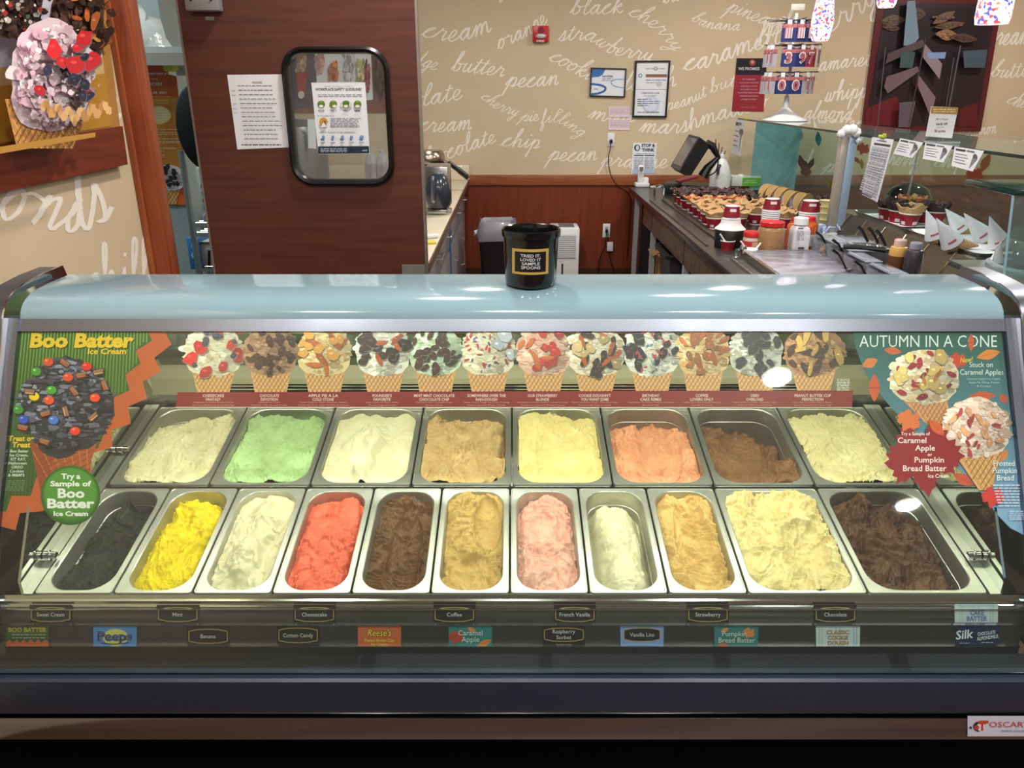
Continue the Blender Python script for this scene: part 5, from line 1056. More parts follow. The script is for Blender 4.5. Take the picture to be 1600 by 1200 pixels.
# dark framed mural at right
MU = [(1378, -62), (1574, -62), (1529.5, 205), (1344.5, 204)]
mu = thing('framed_mural', 'large dark glossy chocolate mural in a maroon frame on the back wall', 'picture', wy(1440, 204, YB))
obj('mural_board', MB().prism([wy(*p, YB) for p in MU], (0, -.028, 0)), mat('maroon_board', (92, 30, 34), .35), mu, world=True)
q = Print(Plane((0, YB - .031, 0), (0, -1, 0)), .0003); q.poly([(1384, 6), (1557, 6), (1526, 198), (1352, 196)], (46, 30, 36)); q.poly([(1388, 12), (1552, 12), (1524, 120), (1372, 120)], (38, 26, 34))
q.poly([(1352, 170), (1400, 150), (1420, 196), (1352, 196)], (104, 30, 36)); q.poly([(1500, 170), (1528, 160), (1526, 198), (1496, 198)], (96, 26, 32))
rm = random.Random(5)
for (x, y, w_, h_, a, c) in ((1395, 32, 20, 9, -.1, (104, 80, 66)), (1392, 44, 14, 5, .1, (90, 68, 58)), (1432, 22, 13, 10, 0, (96, 72, 62)), (1472, 28, 20, 7, -.5, (120, 92, 74)), (1480, 40, 24, 6, -.15, (104, 78, 64)), (1475, 55, 18, 9, .1, (140, 104, 76)), (1500, 60, 22, 7, .1, (84, 62, 54))):
    oleaf(q, x, y, w_, h_, a, c)
    for i in range(26): u = rm.uniform(-.8, .8); q.blob(x + u * w_, y + rm.uniform(-.6, .6) * h_ * (1 - abs(u)), 2.4, 1.6, tuple(int(v * rm.uniform(.7, 1.3)) for v in c), rm, 6)
for P_, c in (([(1412, 3), (1424, 2), (1430, 60), (1420, 72), (1406, 72)], (120, 140, 156)), ([(1378, 100), (1382, 84), (1436, 62), (1440, 72)], (84, 70, 74)), ([(1376, 136), (1380, 120), (1428, 104), (1430, 112), (1382, 146)], (112, 90, 96)), ([(1438, 68), (1466, 100), (1462, 124), (1436, 90)], (140, 124, 130)), ([(1430, 118), (1456, 152), (1448, 182), (1428, 134)], (128, 106, 112)), ([(1442, 83), (1472, 82), (1470, 92), (1444, 92)], (130, 150, 190)), ([(1498, 80), (1536, 78), (1532, 106), (1500, 106)], (70, 84, 96)), ([(1402, 82), (1424, 82), (1420, 106), (1400, 106)], (64, 84, 86)), ([(1400, 160), (1425, 158), (1416, 198), (1398, 198)], (96, 84, 96))): q.poly(P_, c)  # pale chevrons: reflections on the mural's glass, drawn as flat colour over the print
q.line([(1378, 75), (1366, 196)], 1.2, (90, 90, 104)); q.line([(1440, 60), (1414, 197)], 1.6, (74, 60, 66)); q.line([(1494, 72), (1476, 170)], 2, (84, 92, 98)); q.line([(1484, 90), (1470, 175)], 1, (90, 100, 104)); q.build('mural_print_reflections', mu)
# ================================================================== LEFT WORKTOP AND WHAT IS ON IT
ZC = .93; XC = -.37
wt_ = thing('left_worktop', 'cream laminate worktop with backsplash along the left partition', 'worktop', (-.7, 3.4, ZC - .04))
M_lam = mat('cream_laminate', (216, 204, 178), .3, var=.04, coat=.2)
obj('top', MB().bb((-1.9, 4.9, ZC - .04), (-.99, 6.68, ZC)).bb((-.99, 3.35, ZC - .04), (XC, 6.68, ZC), bev=.006), M_lam, wt_, world=True)
zbs = wy(700, 258, 6.66).z; obj('backsplash', MB().bb((-1.9, 6.66, ZC), (XC + .01, 6.685, zbs), bev=.003), M_lam, wt_, world=True); obj('front_edge', MB().bb((XC - .001, 3.35, ZC - .042), (XC + .006, 6.66, ZC - .002)), mat('worktop_edge', (96, 72, 54), .4), wt_, world=True)
M_cab = mat('grey_cabinet', (134, 130, 132), .4, var=.05)
for i, (ya, yb2) in enumerate(((3.5, 4.3), (4.3, 4.95), (5.1, 5.9), (5.9, 6.6))):
    cb = thing('base_cabinet', 'grey base cabinet under the left worktop, %s from the back wall' % ['farthest', 'third', 'second', 'nearest'][i], 'cabinet', (-.68, (ya + yb2) / 2, 0), group='base cabinets under the left worktop')
    obj('cabinet_body', MB().bb((-.98, ya, 0), (XC - .05, yb2 - .01, ZC - .042)), M_cab, cb, world=True)
    d_ = obj('door', MB().bb((XC - .05, ya + .02, .12), (XC - .03, yb2 - .03, ZC - .26), bev=.003), M_cab, cb, world=True); w_ = obj('drawer', MB().bb((XC - .05, ya + .02, ZC - .24), (XC - .03, yb2 - .03, ZC - .07), bev=.003), M_cab, cb, world=True)
    hy = ya + .09; obj('handle', MB().tube([(XC - .03, hy, .35), (XC + .0, hy, .36), (XC + .0, hy, .55), (XC - .03, hy, .56)], .006), M_steel, d_, world=True)
    obj('handle', MB().tube([(XC - .03, yb2 - .3, ZC - .12), (XC + .0, yb2 - .29, ZC - .12), (XC + .0, yb2 - .15, ZC - .12), (XC - .03, yb2 - .14, ZC - .12)], .006), M_steel, w_, world=True)
solo('blue_folder', MB().bb((-.5, 5.0, .0), (XC - .03, 5.02, .80)), mat('blue_cover', (40, 110, 180), .4), 'thin blue folders standing between the grey cabinets', 'folder')
# waffle iron
p = wy(668, 262, 5.9); p.z = ZC; M_iron = mat('warm_steel', (176, 160, 146), .22, 1.0, rvar=.08)
wi = thing('waffle_iron', 'round steel waffle iron with two black handles on a stand', 'waffle iron', p)
obj('base', MB().box((0, 0, .03), (.26, .3, .06), bev=.01).box((0, 0, .1), (.2, .22, .09), bev=.01), M_iron, wi)
obj('lower_plate', MB().lathe([(0, .14), (.11, .14), (.13, .16), (.13, .20), (0, .2)], 32), M_iron, wi); obj('upper_plate', MB().lathe([(0, .205), (.13, .205), (.134, .22), (.13, .27), (.11, .295), (0, .3)], 32), M_iron, wi)
for dz, dy in ((.0, -.03), (-.02, .03)):
    h = obj('handle', MB().tube([(.16, dy, .215 + dz), (.23, dy - .02, .165 + dz)], .013, 10).tube([(.23, dy - .02, .165 + dz), (.30, dy - .04, .115 + dz)], .016, 10), M_black, wi)
    obj('hinge_arm', MB().tube([(.12, dy, .22 + dz), (.17, dy, .21 + dz)], .008), M_iron, h)
# scoop rinse / ice bucket machine
p = wy(684, 330, 5.3); p.z = ZC; y_ = (wz(684, 334, ZC)).y; p = wz(684, 334, ZC)
mp_ = mpp(p); w_ = 36 * mp_
bl = thing('drink_dispenser', 'square clear-fronted steel dispenser holding a dark pitcher on the left worktop', 'dispenser', p)
obj('box', MB().bb((-w_ / 2, 0, .03), (w_ / 2, .24, .28), bev=.008), mat('grey_steel_box', (170, 168, 166), .25, .9, rvar=.08), bl)
obj('pitcher', MB().lathe([(0, 0), (.06, .0), (.078, .04), (.08, .10), (.065, .17), (.035, .2), (0, .2)], 28, (.01, -.03, .045)), mat('dark_pitcher', (50, 54, 66), .2, coat=.4), bl)
obj('pitcher_handle', MB().tube([(-.012, -.105, .23), (-.012, -.125, .215), (-.012, -.125, .10), (-.012, -.115, .09)], .011), mat('handle_grey', (150, 152, 160), .2, .8), bl)
for sx in (-1, 1): obj('foot', MB().bb((sx * w_ / 2 - .012, .0, 0), (sx * w_ / 2 + .012, .05, .03)), M_steel, bl)
obj('drip_tray', MB().bb((-w_ * .42, -.05, 0.005), (w_ * .42, .03, .03), bev=.004), M_steel, bl)
p = wz(676, 381, ZC); solo('yellow_scraper', MB().box((p.x - .03, p.y, ZC + .006), (.09, .05, .012), rz=.3, bev=.004), mat('yellow_plastic', (222, 196, 60), .4), 'yellow scraper lying on the cream worktop', 'scraper')
p = wz(674, 374, ZC); solo('white_scraper', MB().tube([p + Vector((-.06, .0, .012)), p + Vector((.03, 0.03, .012))], .011), M_white, 'white tube lying behind the yellow scraper', 'tube')
# bin, dehumidifier
tb = thing('trash_bin', 'black waste bin with a translucent bag folded over, left of the spoon bucket', 'bin', (wy(778, 380, 5.9).x, 5.9, 0))
zt = wy(776, 372, 5.75).z
obj('bin_body', MB().loft([rrect(a, b, .03, 4, z) for a, b, z in ((.22, .24, 0), (.28, .30, zt), (.26, .28, zt), (.2, .2, .02))], True), M_black, tb)
rg = random.Random(9); lp_ = []
for z, k_ in ((zt - .03, 1.10), (zt + .02, 1.14), (zt + .07, 1.08), (zt + .11, .98), (zt + .08, .86), (zt - .05, .84)): lp_.append([Vector((v.x * k_ * (1 + rg.uniform(-.05, .05)), v.y * k_ * (1 + rg.uniform(-.05, .05)), z + rg.uniform(-.01, .01))) for v in rrect(.27, .29, .05, 4)])
bgl = obj('bin_bag', MB().loft(lp_), mat('grey_bag', (140, 140, 148), .3, coat=.3), tb, sharp=70)
kx = wy(745, 370, 5.9).x - tb.location.x; obj('bag_knot', MB().tube([(-.11, -.05, zt + .04), (-.17, -.06, zt + .02), (kx - .01, -.06, zt + .005)], [.018, .024, .012], 8), mat('bag_white', (196, 196, 204), .4), bgl)
a, b = wy(867, 460, 6.3), wy(906.5, 356, 6.3)
dh = thing('dehumidifier', 'white upright dehumidifier with grey louvres behind the black bucket', 'dehumidifier', ((a.x + b.x) / 2, 6.3, 0))
obj('housing', MB().bb((a.x - .05, 6.3, 0), (b.x, 6.55, b.z), bev=.02), M_white, dh, world=True)
l0, l1 = wy(866, 403, 6.3), wy(900, 367, 6.3)
obj('louver_recess', MB().bb((l0.x, 6.296, l0.z), (l1.x, 6.302, l1.z)), mat('louver_shadow', (120, 120, 126), .6), dh, world=True)
for i in range(12):
    z = l0.z + (l1.z - l0.z) * (i + .5) / 12; obj('louver', MB().box(((l0.x + l1.x) / 2, 6.293, z), (l1.x - l0.x, .008, (l1.z - l0.z) / 20), rx=.3), M_white, dh, world=True)
l0, l1 = wy(877, 432, 6.3), wy(880, 412, 6.3); obj('level_window', MB().bb((l0.x, 6.296, l0.z), (l1.x, 6.3, l1.z)), M_black, dh, world=True)
l0, l1 = wy(874, 359, 6.3), wy(898, 357, 6.3); obj('top_vent', MB().bb((l0.x, 6.33, b.z - .002), (l1.x, 6.5, b.z + .004)), mat('vent_grey', (110, 110, 116), .5), dh, world=True)
q = Print(Plane((0, 6.2985, 0), (0, -1, 0)), .0002, .0006); q.text('hOme', 877, 409.5, 1.8, (90, 90, 96), w=7); q.build('maker_mark', dh)
# ================================================================== SERVICE COUNTER AT RIGHT
ZT = .89; XC0 = .965
sc_ = thing('service_counter', 'long black stone topped service counter on the right', 'counter', (1.4, 4.5, 0))
M_stone = mat('dark_stone', (40, 36, 38), .26, scale=90, c2=(66, 60, 60), coat=.08)
obj('stone_top', MB().bb((XC0, 2.5, ZT - .04), (1.735, 6.5, ZT), bev=.004), M_stone, sc_, world=True)
obj('counter_back', MB().bb((1.68, 2.5, .0), (1.72, 6.5, ZT - .042)), mat('counter_dark', (34, 28, 28), .6), sc_, world=True)
obj('apron', MB().bb((XC0 + .03, 2.5, ZT - .20), (XC0 + .05, 5.9, ZT - .042)), mat('stone_apron', (110, 84, 62), .35, scale=22, c2=(52, 38, 32)), sc_, world=True)
for y in (6.3, 5.5, 4.4, 3.3): obj('leg', MB().bb((XC0 + .03, y, 0), (XC0 + .065, y + .035, ZT - .042)), mat('leg_white', (170, 170, 172), .4), sc_, world=True)
obj('undershelf', MB().bb((XC0 + .07, 2.6, .22), (1.67, 6.3, .25)), mat('shelf_dark', (40, 34, 32), .5), sc_, world=True)
obj('end_panel', MB().bb((XC0 + .07, 6.2, 0), (1.67, 6.23, ZT - .045)), mat('counter_dark'), sc_, world=True)
obj('drip_channel', MB().bb((1.09, 3.95, ZT), (1.13, 5.7, ZT + .012), bev=.003).bb((1.0, 3.95, ZT), (1.012, 5.7, ZT + .008)), mat('channel_steel', (110, 106, 100), .3, .9), sc_, world=True)
M_card = mat('cardboard', (158, 116, 72), .7)
for (px, py, w_, h_, Y, lab) in ((1024, 422, .16, .24, 5.0, 'brown carton on the undershelf nearest the bin'), (1020, 405, .14, .2, 5.4, 'brown carton on the undershelf behind the nearer one')):
    p = wy(px, py, Y); t = thing('cardboard_box', lab, 'box', (XC0 + .2, Y, .25)); obj('carton', MB().bb((-.1, 0, 0), (.1, .25, h_ + .1), bev=.003), M_card, t); obj('flap', MB().box((-.13, .12, h_ + .11), (.08, .24, .004), ry=-.5), M_card, t); obj('tape', MB().bb((-.102, .1, .02), (-.1, .14, h_ + .09)), mat('tape', (190, 160, 110), .3), t)
bn_ = thing('grey_tub_bin', 'dark grey open tub bin clipped under the counter edge', 'bin', (1.1, 4.35, .25))
bn_.location = (wz(1070, 396, .66).x + .02, wz(1070, 396, .66).y, .255)
obj('tub', MB().loft([rrect(a, b, .04, 5, z) for a, b, z in ((.24, .34, 0), (.3, .42, .40), (.34, .46, .405), (.34, .46, .425), (.29, .41, .42), (.23, .33, .03))], True, True), mat('tub_grey', (50, 50, 54), .35), bn_)
obj('rim', MB().loft([rrect(.33, .45, .045, 5, .405), rrect(.36, .48, .05, 5, .41), rrect(.36, .48, .05, 5, .43), rrect(.31, .43, .04, 5, .432)]), M_black, bn_)
obj('steel_clip', MB().tube([(.0, -.24, .36), (.0, -.26, .43), (.06, -.26, .46), (.1, -.24, .43)], .008), M_chrome, bn_)
# till
tl = thing('till_monitor', 'black touch screen till tilted on a curved stand at the far counter end', 'monitor', wz(1085, 288, ZT))
bY = 5.62; prof_ = [(1062, 267), (1093, 214), (1106, 224), (1107, 232), (1080, 274), (1070, 274)]
obj('screen_housing', MB().prism([wy(*p, bY) for p in prof_], (0, .34, 0)), M_black, tl, world=True)
a, b = wy(1062, 267, bY), wy(1093, 214, bY); d_ = (b - a).normalized(); nn = Vector((-d_.z, 0, d_.x)) * .003
obj('screen', MB().prism([a + d_ * .03 + Vector((0, .03, 0)), b - d_ * .02 + Vector((0, .03, 0)), b - d_ * .02 + Vector((0, .31, 0)), a + d_ * .03 + Vector((0, .31, 0))], nn), mat('screen_grey', (96, 94, 98), .15), tl, world=True)
obj('stand_arm', MB().tube([wy(1104, 222, bY + .17), wy(1113, 228, bY + .17), wy(1122, 246, bY + .17), wy(1106, 262, bY + .17), wy(1098, 276, bY + .17)], [.02, .028, .02, .03, .04], 10), M_black, tl, world=True)
c_ = wz(1086, 296, ZT); obj('stand_base', MB().box((c_.x, c_.y + .0, ZT + .022), (.30, .30, .044), bev=.015), M_black, tl, world=True)
obj('cable', MB().tube([wy(x, y, bY + .25) for x, y in catmull([(1098, 228), (1116, 236), (1122, 250), (1118, 268), (1104, 276)], 5)], .005, 6), M_cord, tl, world=True)
ph = thing('cordless_phone', 'white cordless phone standing in its cradle at the counter corner', 'phone', wz(1003, 292, ZT))
k = mpp(ph.location); obj('cradle', MB().bb((-11 * k, -.03, 0), (11 * k, .06, .035), bev=.01).box((4 * k, .03, .05), (.07, .05, .05), bev=.012), M_white, ph)
hs = obj('handset', MB().box((-3 * k, .0, .10), (.048, .025, .15), rx=-.12, bev=.01), M_white, ph)
obj('display', MB().box((-3 * k, -.02, .145), (.03, .004, .03), rx=-.12), mat('lcd', (90, 104, 100), .3), hs)
for i in range(12): obj('key', MB().box((-3 * k - .012 + .012 * (i % 3), -.012, .11 - .014 * (i // 3)), (.008, .006, .008), rx=-.12), mat('key_grey', (150, 152, 158), .4), hs)
cr = thing('card_reader', 'dark card terminal with a red top lying below the till', 'card reader', wz(1052, 300, ZT))
obj('reader_body', MB().box((0, .05, .035), (.10, .26, .07), rz=-.4, bev=.01), mat('reader_dark', (30, 34, 42), .4), cr); obj('reader_top', MB().box((.12, .1, .09), (.16, .09, .02), ry=-.25, rz=.1, bev=.006), mat('reader_red', (130, 44, 58), .35), cr)
p = wz(1052, 306, ZT); solo('chrome_napkin_clip', MB().tube([p + Vector((-.14, .02, 0)), p + Vector((-.14, .02, .06)), p + Vector((-.10, .02, .08)), p + Vector((-.07, .02, .05)), p + Vector((-.07, .02, 0))], .009), M_chrome, 'small chrome clip standing on the stone edge below the phone', 'clip')
p = wz(1018, 293, ZT) + Vector((.02, 0, 0)); solo('paper_stub', MB().box((p.x + .04, p.y, ZT + .008), (.14, .05, .012), rz=.5), M_paper, 'white paper strip lying beside the phone cradle', 'paper')
# jug, bowl, packets cup, glove box
kt = thing('white_jug', 'white plastic jug with pump cap behind the till', 'jug', Vector((wy(1126, 270, 6.2).x, 6.2, ZT))); k = mpp(kt.location)
obj('jug_body', MB().lathe([(0, 0), (16 * k, 0), (16 * k, 24 * k), (13 * k, 36 * k), (8 * k, 46 * k), (3.5 * k, 50 * k), (0, 50 * k)], 28), M_white, kt); obj('cap', MB().lathe([(0, 50 * k), (3.5 * k, 50 * k), (3.5 * k, 55 * k), (2 * k, 56 * k), (2 * k, 59 * k), (0, 59 * k)], 16), M_white, kt)
obj('jug_handle', MB().tube([(-5 * k, -11 * k, 41 * k), (-8 * k, -14 * k, 37 * k), (-8 * k, -15 * k, 28 * k)], .012), mat('jug_slot', (60, 60, 66), .4), kt)
vs = thing('bud_vase', 'clear jar of thin dark twigs behind the white jug', 'vase', Vector((wy(1122, 270, 6.45).x, 6.45, ZT))); obj('jar', MB().lathe([(0, 0), (.05, 0), (.05, .16), (.047, .16), (.047, .005), (0, .005)], 20), pane_mat('jar_clear', (226, 238, 236), 1.3, .08), vs)
for i in range(4): obj('twig', MB().tube([(0, 0, .01), ((i - 1.5) * .01, .01, .2), ((i - 1.5) * .03, 0, .38 - .03 * i)], .0035, 6), mat('twig', (58, 44, 40), .6), vs)
p = wz(1117, 289.5, ZT); solo('white_bowl', MB().lathe([(0, 0), (.035, 0), (.048, .05), (.05, .062), (.046, .062), (.034, .006), (0, .006)], 24, p), M_white, 'plain white sample bowl beside the packet cup', 'bowl')
pc = thing('packet_cup', 'pale cup crammed with blue and white packets beside the white bowl', 'cup', wz(1134, 294, ZT)); obj('cup', MB().lathe([(0, 0), (.04, 0), (.056, .06), (.052, .06), (.038, .004), (0, .004)], 24), mat('pale_blue_plastic', (186, 200, 226), .3), pc)
for i in range(16): a = i * 2.4; r = .012 + .002 * i; obj('packet', MB().box((r * math.cos(a), r * math.sin(a), .065 + (i % 4) * .006), (.03, .004, .05), rz=a, rx=.3 * math.sin(a), bev=.001), mat(('packet_white', 'packet_blue')[i % 2], ((214, 220, 235), (170, 190, 224))[i % 2], .5), pc)
gb = thing('glove_box', 'white and green box of disposable gloves on a black tray', 'box', wz(1165, 291, ZT + .03)); k = mpp(gb.location)
obj('carton', MB().bb((-22 * k, 0, 0), (22 * k, .13, 15 * k), bev=.002), mat('glove_white', (210, 216, 210), .5), gb); obj('green_panel', MB().bb((-6 * k, -.002, .0), (22.3 * k, .0, 13 * k)), mat('glove_green', (104, 178, 62), .4), gb)
obj('glove_tuft', MB().lathe([(0, 15 * k), (.03, 15 * k), (.02, 17 * k), (0, 17.5 * k)], 12, (-.03, .06, 0)), M_white, gb)
q = Print(Plane((0, gb.location.y - .002, 0), (0, -1, 0)), .0002, .0006); q.text('GLOVES', 1174, 283, 2.2, (226, 240, 220), w=16); q.text('DISPOSABLE', 1173, 286, 1.8, (226, 240, 220), w=20); q.build('box_print', gb)
solo('black_tray', MB().bb((1.48, 5.0, ZT), (1.78, 5.6, ZT + .028), bev=.008), M_black, 'shallow black tray under the glove box', 'tray')
# ------------------------------------------------------------------ waffle bowls in red cups
M_cup = mat('cup_red', (150, 26, 40), .4, scale=30, c2=(118, 20, 32)); M_cupw = mat('cup_white', (222, 220, 222), .5)
def cup_mesh(part, r=.05, h=.062):
    if part == 'wall': return MB().lathe([(r * .74, .003), (r * .97, h - .004)], 28)
    if part == 'rim': return MB().lathe([(r * .97, h - .004), (r * 1.04, h - .003), (r * 1.05, h), (r * 1.0, h + .002), (r * .96, h - .002), (r * .72, .004), (0, .004)], 28).lathe([(0, 0), (r * .76, 0), (r * .76, .004)], 28)
def cup_logo(r=.05, h=.062):
    mb = MB()
    for a0, wd_ in ((-PI / 2 - .2, .55), (-PI / 2 + 1.3, .55), (-PI / 2 - 1.5, .5)):
        L1 = []; L2 = []
        for i in range(6): a = a0 + wd_ * i / 5; L1.append(Vector((r * .80 * math.cos(a) * 1.01, r * .80 * math.sin(a) * 1.01, .010))); L2.append(Vector((r * .88 * math.cos(a) * 1.012, r * .88 * math.sin(a) * 1.012, .026)))
        mb.loft([L1, L2], closed=False)
    return mb
def make_cup(kind):
    t = thing('red_paper_cup', 'x', 'cup'); obj('cup_wall', cup_mesh('wall'), M_cup, t); obj('rolled_rim', cup_mesh('rim'), M_cupw, t); obj('printed_label', cup_logo(), mat('cup_label', (216, 206, 208), .5), t); return t
def bowl_mesh(seed, nut):
    r_ = random.Random(seed); ph_ = r_.random() * 6; k1 = r_.choice((3, 4, 5))
    def wob(r, z, a, j):
        s = max(0, (z - .02) / .05); w = math.sin(k1 * a + ph_) * .5 + .3 * math.sin((k1 * 2 + 1) * a) + r_.uniform(-.2, .2) * (1 if nut else .4); return r * (1 + .09 * w * s), z * (1 + .12 * s) + .013 * w * s
    return MB().lathe([(0, .01), (.03, .01), (.044, .035), (.052, .055), (.064, .072), (.068, .078), (.064, .080), (.05, .062), (.04, .045), (.02, .03), (0, .028)], 36, wob=wob)
M_waf = waffle_mat('waffle', (222, 184, 134), (168, 120, 70), 70); M_choc = mat('chocolate_dip', (52, 34, 32), .35, var=.3, scale=40, bump=.5, bscale=120)
M_nut = mat('nut_bits', (166, 128, 122), .6, scale=120, c2=(60, 36, 36)); M_or = mat('orange_sprinkles', (222, 100, 30), .5, scale=200, c2=(176, 66, 22), bump=.6, bscale=300)
bprot = {}
def make_bowl(kind, seed):
    key = (kind, seed % 5)
    if key in bprot: return bprot[key]
    t = thing('waffle_bowl', 'x', 'waffle bowl')
    obj('shell', bowl_mesh(seed, kind == 'nut'), M_waf if kind == 'plain' else M_choc if kind in ('nut', 'choc') else M_waf, t)
    r_ = random.Random(seed + 3)
    if kind in ('nut', 'orange'):
        mb = MB()
        for i in range(190):
            a = r_.uniform(0, 2 * PI); rr = r_.uniform(.040, .074); s = r_.uniform(.004, .009); z = .064 + (rr - .040) * .55 + r_.uniform(0, .014); mb.box((rr * math.cos(a), rr * math.sin(a), z), (s, s * .8, s * .7), rz=a, rx=r_.random())
        o = obj('nut_coating' if kind == 'nut' else 'sprinkle_coating', mb, M_nut if kind == 'nut' else M_or, t); o['kind'] = 'stuff'
    bprot[key] = t; return t
used = set()
cup0 = make_cup('red')
def place_cup(x, y, z, kind, seed, lab, blab, g, scale=1.0):
    for proto, nm, L_, gg in ((cup0, 'cup', lab, 'red paper cups ' + g), (make_bowl(kind, seed), 'bowl', blab, 'waffle bowls ' + g)):
        loc = (x, y, z + (.0 if nm == 'cup' else .008))
        if proto.name in used: r = dup(proto, loc, seed * .7, L_, gg)
        else: r = proto; used.add(proto.name); r.location = loc; r.rotation_euler = (0, 0, seed * .7); r['label'] = L_; r['group'] = gg
ORD = ['first', 'second', 'third', 'fourth', 'fifth', 'sixth', 'seventh', 'eighth']
rc = random.Random(3); sd = 0
kinds = ['plain', 'plain', 'plain', 'plain', 'orange', 'choc', 'nut', 'nut']; desc = {'plain': 'plain tan', 'orange': 'orange-sprinkled', 'choc': 'dark chocolate dipped', 'nut': 'nut-crusted chocolate'}
for r in range(8):
    for c in range(4):
        if r == 0 and c == 2: continue
        kd = kinds[r] if not (r == 4 and c == 3) else 'choc'; sd += 1
        lab = 'red cup under a %s bowl, %s row from front, %s from left' % (desc[kd], ORD[r], ORD[c])
        bl_ = '%s waffle bowl in red cup, %s row from front, %s from left' % (desc[kd], ORD[r], ORD[c])
        place_cup(1.19 + c * .133 + rc.uniform(-.008, .008) - .01 * (r == 0), 4.50 + r * .152 + rc.uniform(-.01, .01), ZT, kd, sd, lab, bl_, 'on the service counter')
# upturned cup stacks
def stack(name, label, px, pyb, n, r, ybase, z0=ZT, g='stacks of upturned cups'):
    p = wz(px, ybase, z0); t = thing(name, label, 'cup stack', p, group=g); k = mpp(p)
    for i in range(n):
        z = i * .0105; obj('cup_rim', MB().lathe([(r * .86, z + .010), (r * .98, z + .0035), (r * 1.03, z + .001), (r * 1.03, z - .002 + .003), (r * .98, z), (0, z + .001)], 24), M_cupw, t)
    z = n * .0105; obj('top_cup_wall', MB().lathe([(r * .97, z), (r * .78, z + .052)], 24), M_cup, t); obj('top_cup_base', MB().lathe([(r * .78, z + .052), (r * .76, z + .054), (r * .72, z + .051), (0, z + .051)], 24), M_cupw, t)
    mb = MB(); L1 = []; L2 = []
    for i in range(6): a = -PI / 2 - .5 + i * .16; L1.append(Vector((r * .895 * math.cos(a), r * .895 * math.sin(a), z + .028))); L2.append(Vector((r * .84 * math.cos(a), r * .84 * math.sin(a), z + .042)))
    obj('printed_label', mb.loft([L1, L2], closed=False), mat('cup_label'), t); return t
stk_p = wz(1138, 386, ZT)
solo('black_drum_stand', MB().lathe([(0, 0), (.072, 0), (.074, .085), (.07, .092), (0, .092)], 32, stk_p), M_black, 'round black stand holding the shortest cup stack', 'stand')
s1 = stack('cup_stack', 'short flared stack of upturned cups on the round black stand', 1138, 0, 6, .045, 386, ZT); s1.location = stk_p + Vector((0, 0, .092))
obj('wide_cup_skirt', MB().lathe([(.075, 0), (.077, .003), (.062, .016), (.05, .03), (.047, .05), (0, .05)], 28), M_cupw, s1)
stack('cup_stack', 'tall stack of upturned red-topped cups behind the peanut butter jar', 1200, 0, 15, .048, 372); stack('cup_stack', 'tall stack of upturned red-topped cups behind the white shaker', 1259, 0, 15, .053, 376)
tr2 = wz(1286, 358, ZT); cw = thing('sample_cup_stack', 'stack of cream coloured plastic scoops cups beside the tallest cups', 'cup stack', tr2)
for i in range(4): obj('tray_cup', MB().lathe([(0, .0), (.026, .0), (.042, .035), (.045, .036), (.0, .036)], 8, (0, 0, .02 + i * .036)), mat('cream_plastic', (222, 208, 160), .4), cw)
# folded taco-shaped shells
M_taco = waffle_mat('taco_waffle', (226, 190, 136), (190, 144, 88), 60)
def taco(r=.075):
    mb = MB(); L = []
    for j in range(9):
        u = -1 + j / 4; lp = []
        for i in range(13):
            a = PI * i / 12; lp.append(Vector((r * math.cos(a) * 1.0, u * .022 * (0.5 + .5 * math.sin(a)) , r * math.sin(a) * (1.0 - .12 * abs(u)) * (1 if abs(u) > .01 else 1))))
        L.append(lp)
    # folded disc: front flap, fold at the bottom, back flap
    F_ = []
    for sy in (-1, 1):
        for rr in (1.0, .66, .33):
            pass
    mb2 = MB()
    for sy in (-1, 1):
        ring = []
        for rr in (1.0, .7, .4, .1): ring.append([Vector((r * rr * math.cos(PI * i / 12), sy * (.004 + .024 * rr * math.sin(PI * i / 12) + .002), r * rr * math.sin(PI * i / 12))) for i in range(13)])
        ring2 = [[v + Vector((0, sy * .004, 0)) for v in l] for l in ring[::-1]]
        mb2.loft([ring[0], ring[1], ring[2], ring[3]] + ring2 + [ring[0]], closed=False)
    mb2.tube([(-r, 0, 0), (r, 0, 0)], .007, 8); return mb2
tp0 = None; M_slv = mat('sleeve_grey', (176, 176, 184), .5)
for i, (px, py) in enumerate(((1200, 304), (1211, 307), (1224, 310), (1237, 316), (1254, 320))):
    p = wz(px, py + 14, ZT + .02); lab = 'folded waffle shell standing in a grey sleeve, %s of five from left' % ORD[i]
    if tp0 is None:
        tp0 = thing('waffle_shell', lab, 'waffle shell', p, group='folded waffle shells in the rack'); sh_ = obj('shell', taco(), M_taco, tp0); sh_.rotation_euler = (.0, -.45, .55); sh_.location = (0, 0, .055)
        obj('paper_sleeve', MB().loft([rrect(.04, .10, .012, 3, 0), rrect(.05, .13, .012, 3, .085)], True).lathe([(0, 0), (.001, 0)], 4), M_slv, tp0).rotation_euler = (0, .1, -.4)
        tp0.rotation_euler = (0, 0, -.15)
    else: dup(tp0, p, -.15 + .03 * i, lab)
rk2 = wz(1225, 338, ZT); solo('shell_rack', MB().box((rk2.x + .02, rk2.y + .05, ZT + .009), (.34, .2, .018), rz=-.5, bev=.004), M_black, 'black rack under the folded waffle shells', 'rack')
place_cup(wz(1292, 332, ZT).x, wz(1292, 332, ZT).y, ZT, 'nut', 91, 'red cup just left of the grey guard post', 'nut-crusted bowl just left of the grey guard post', 'by the guard post')
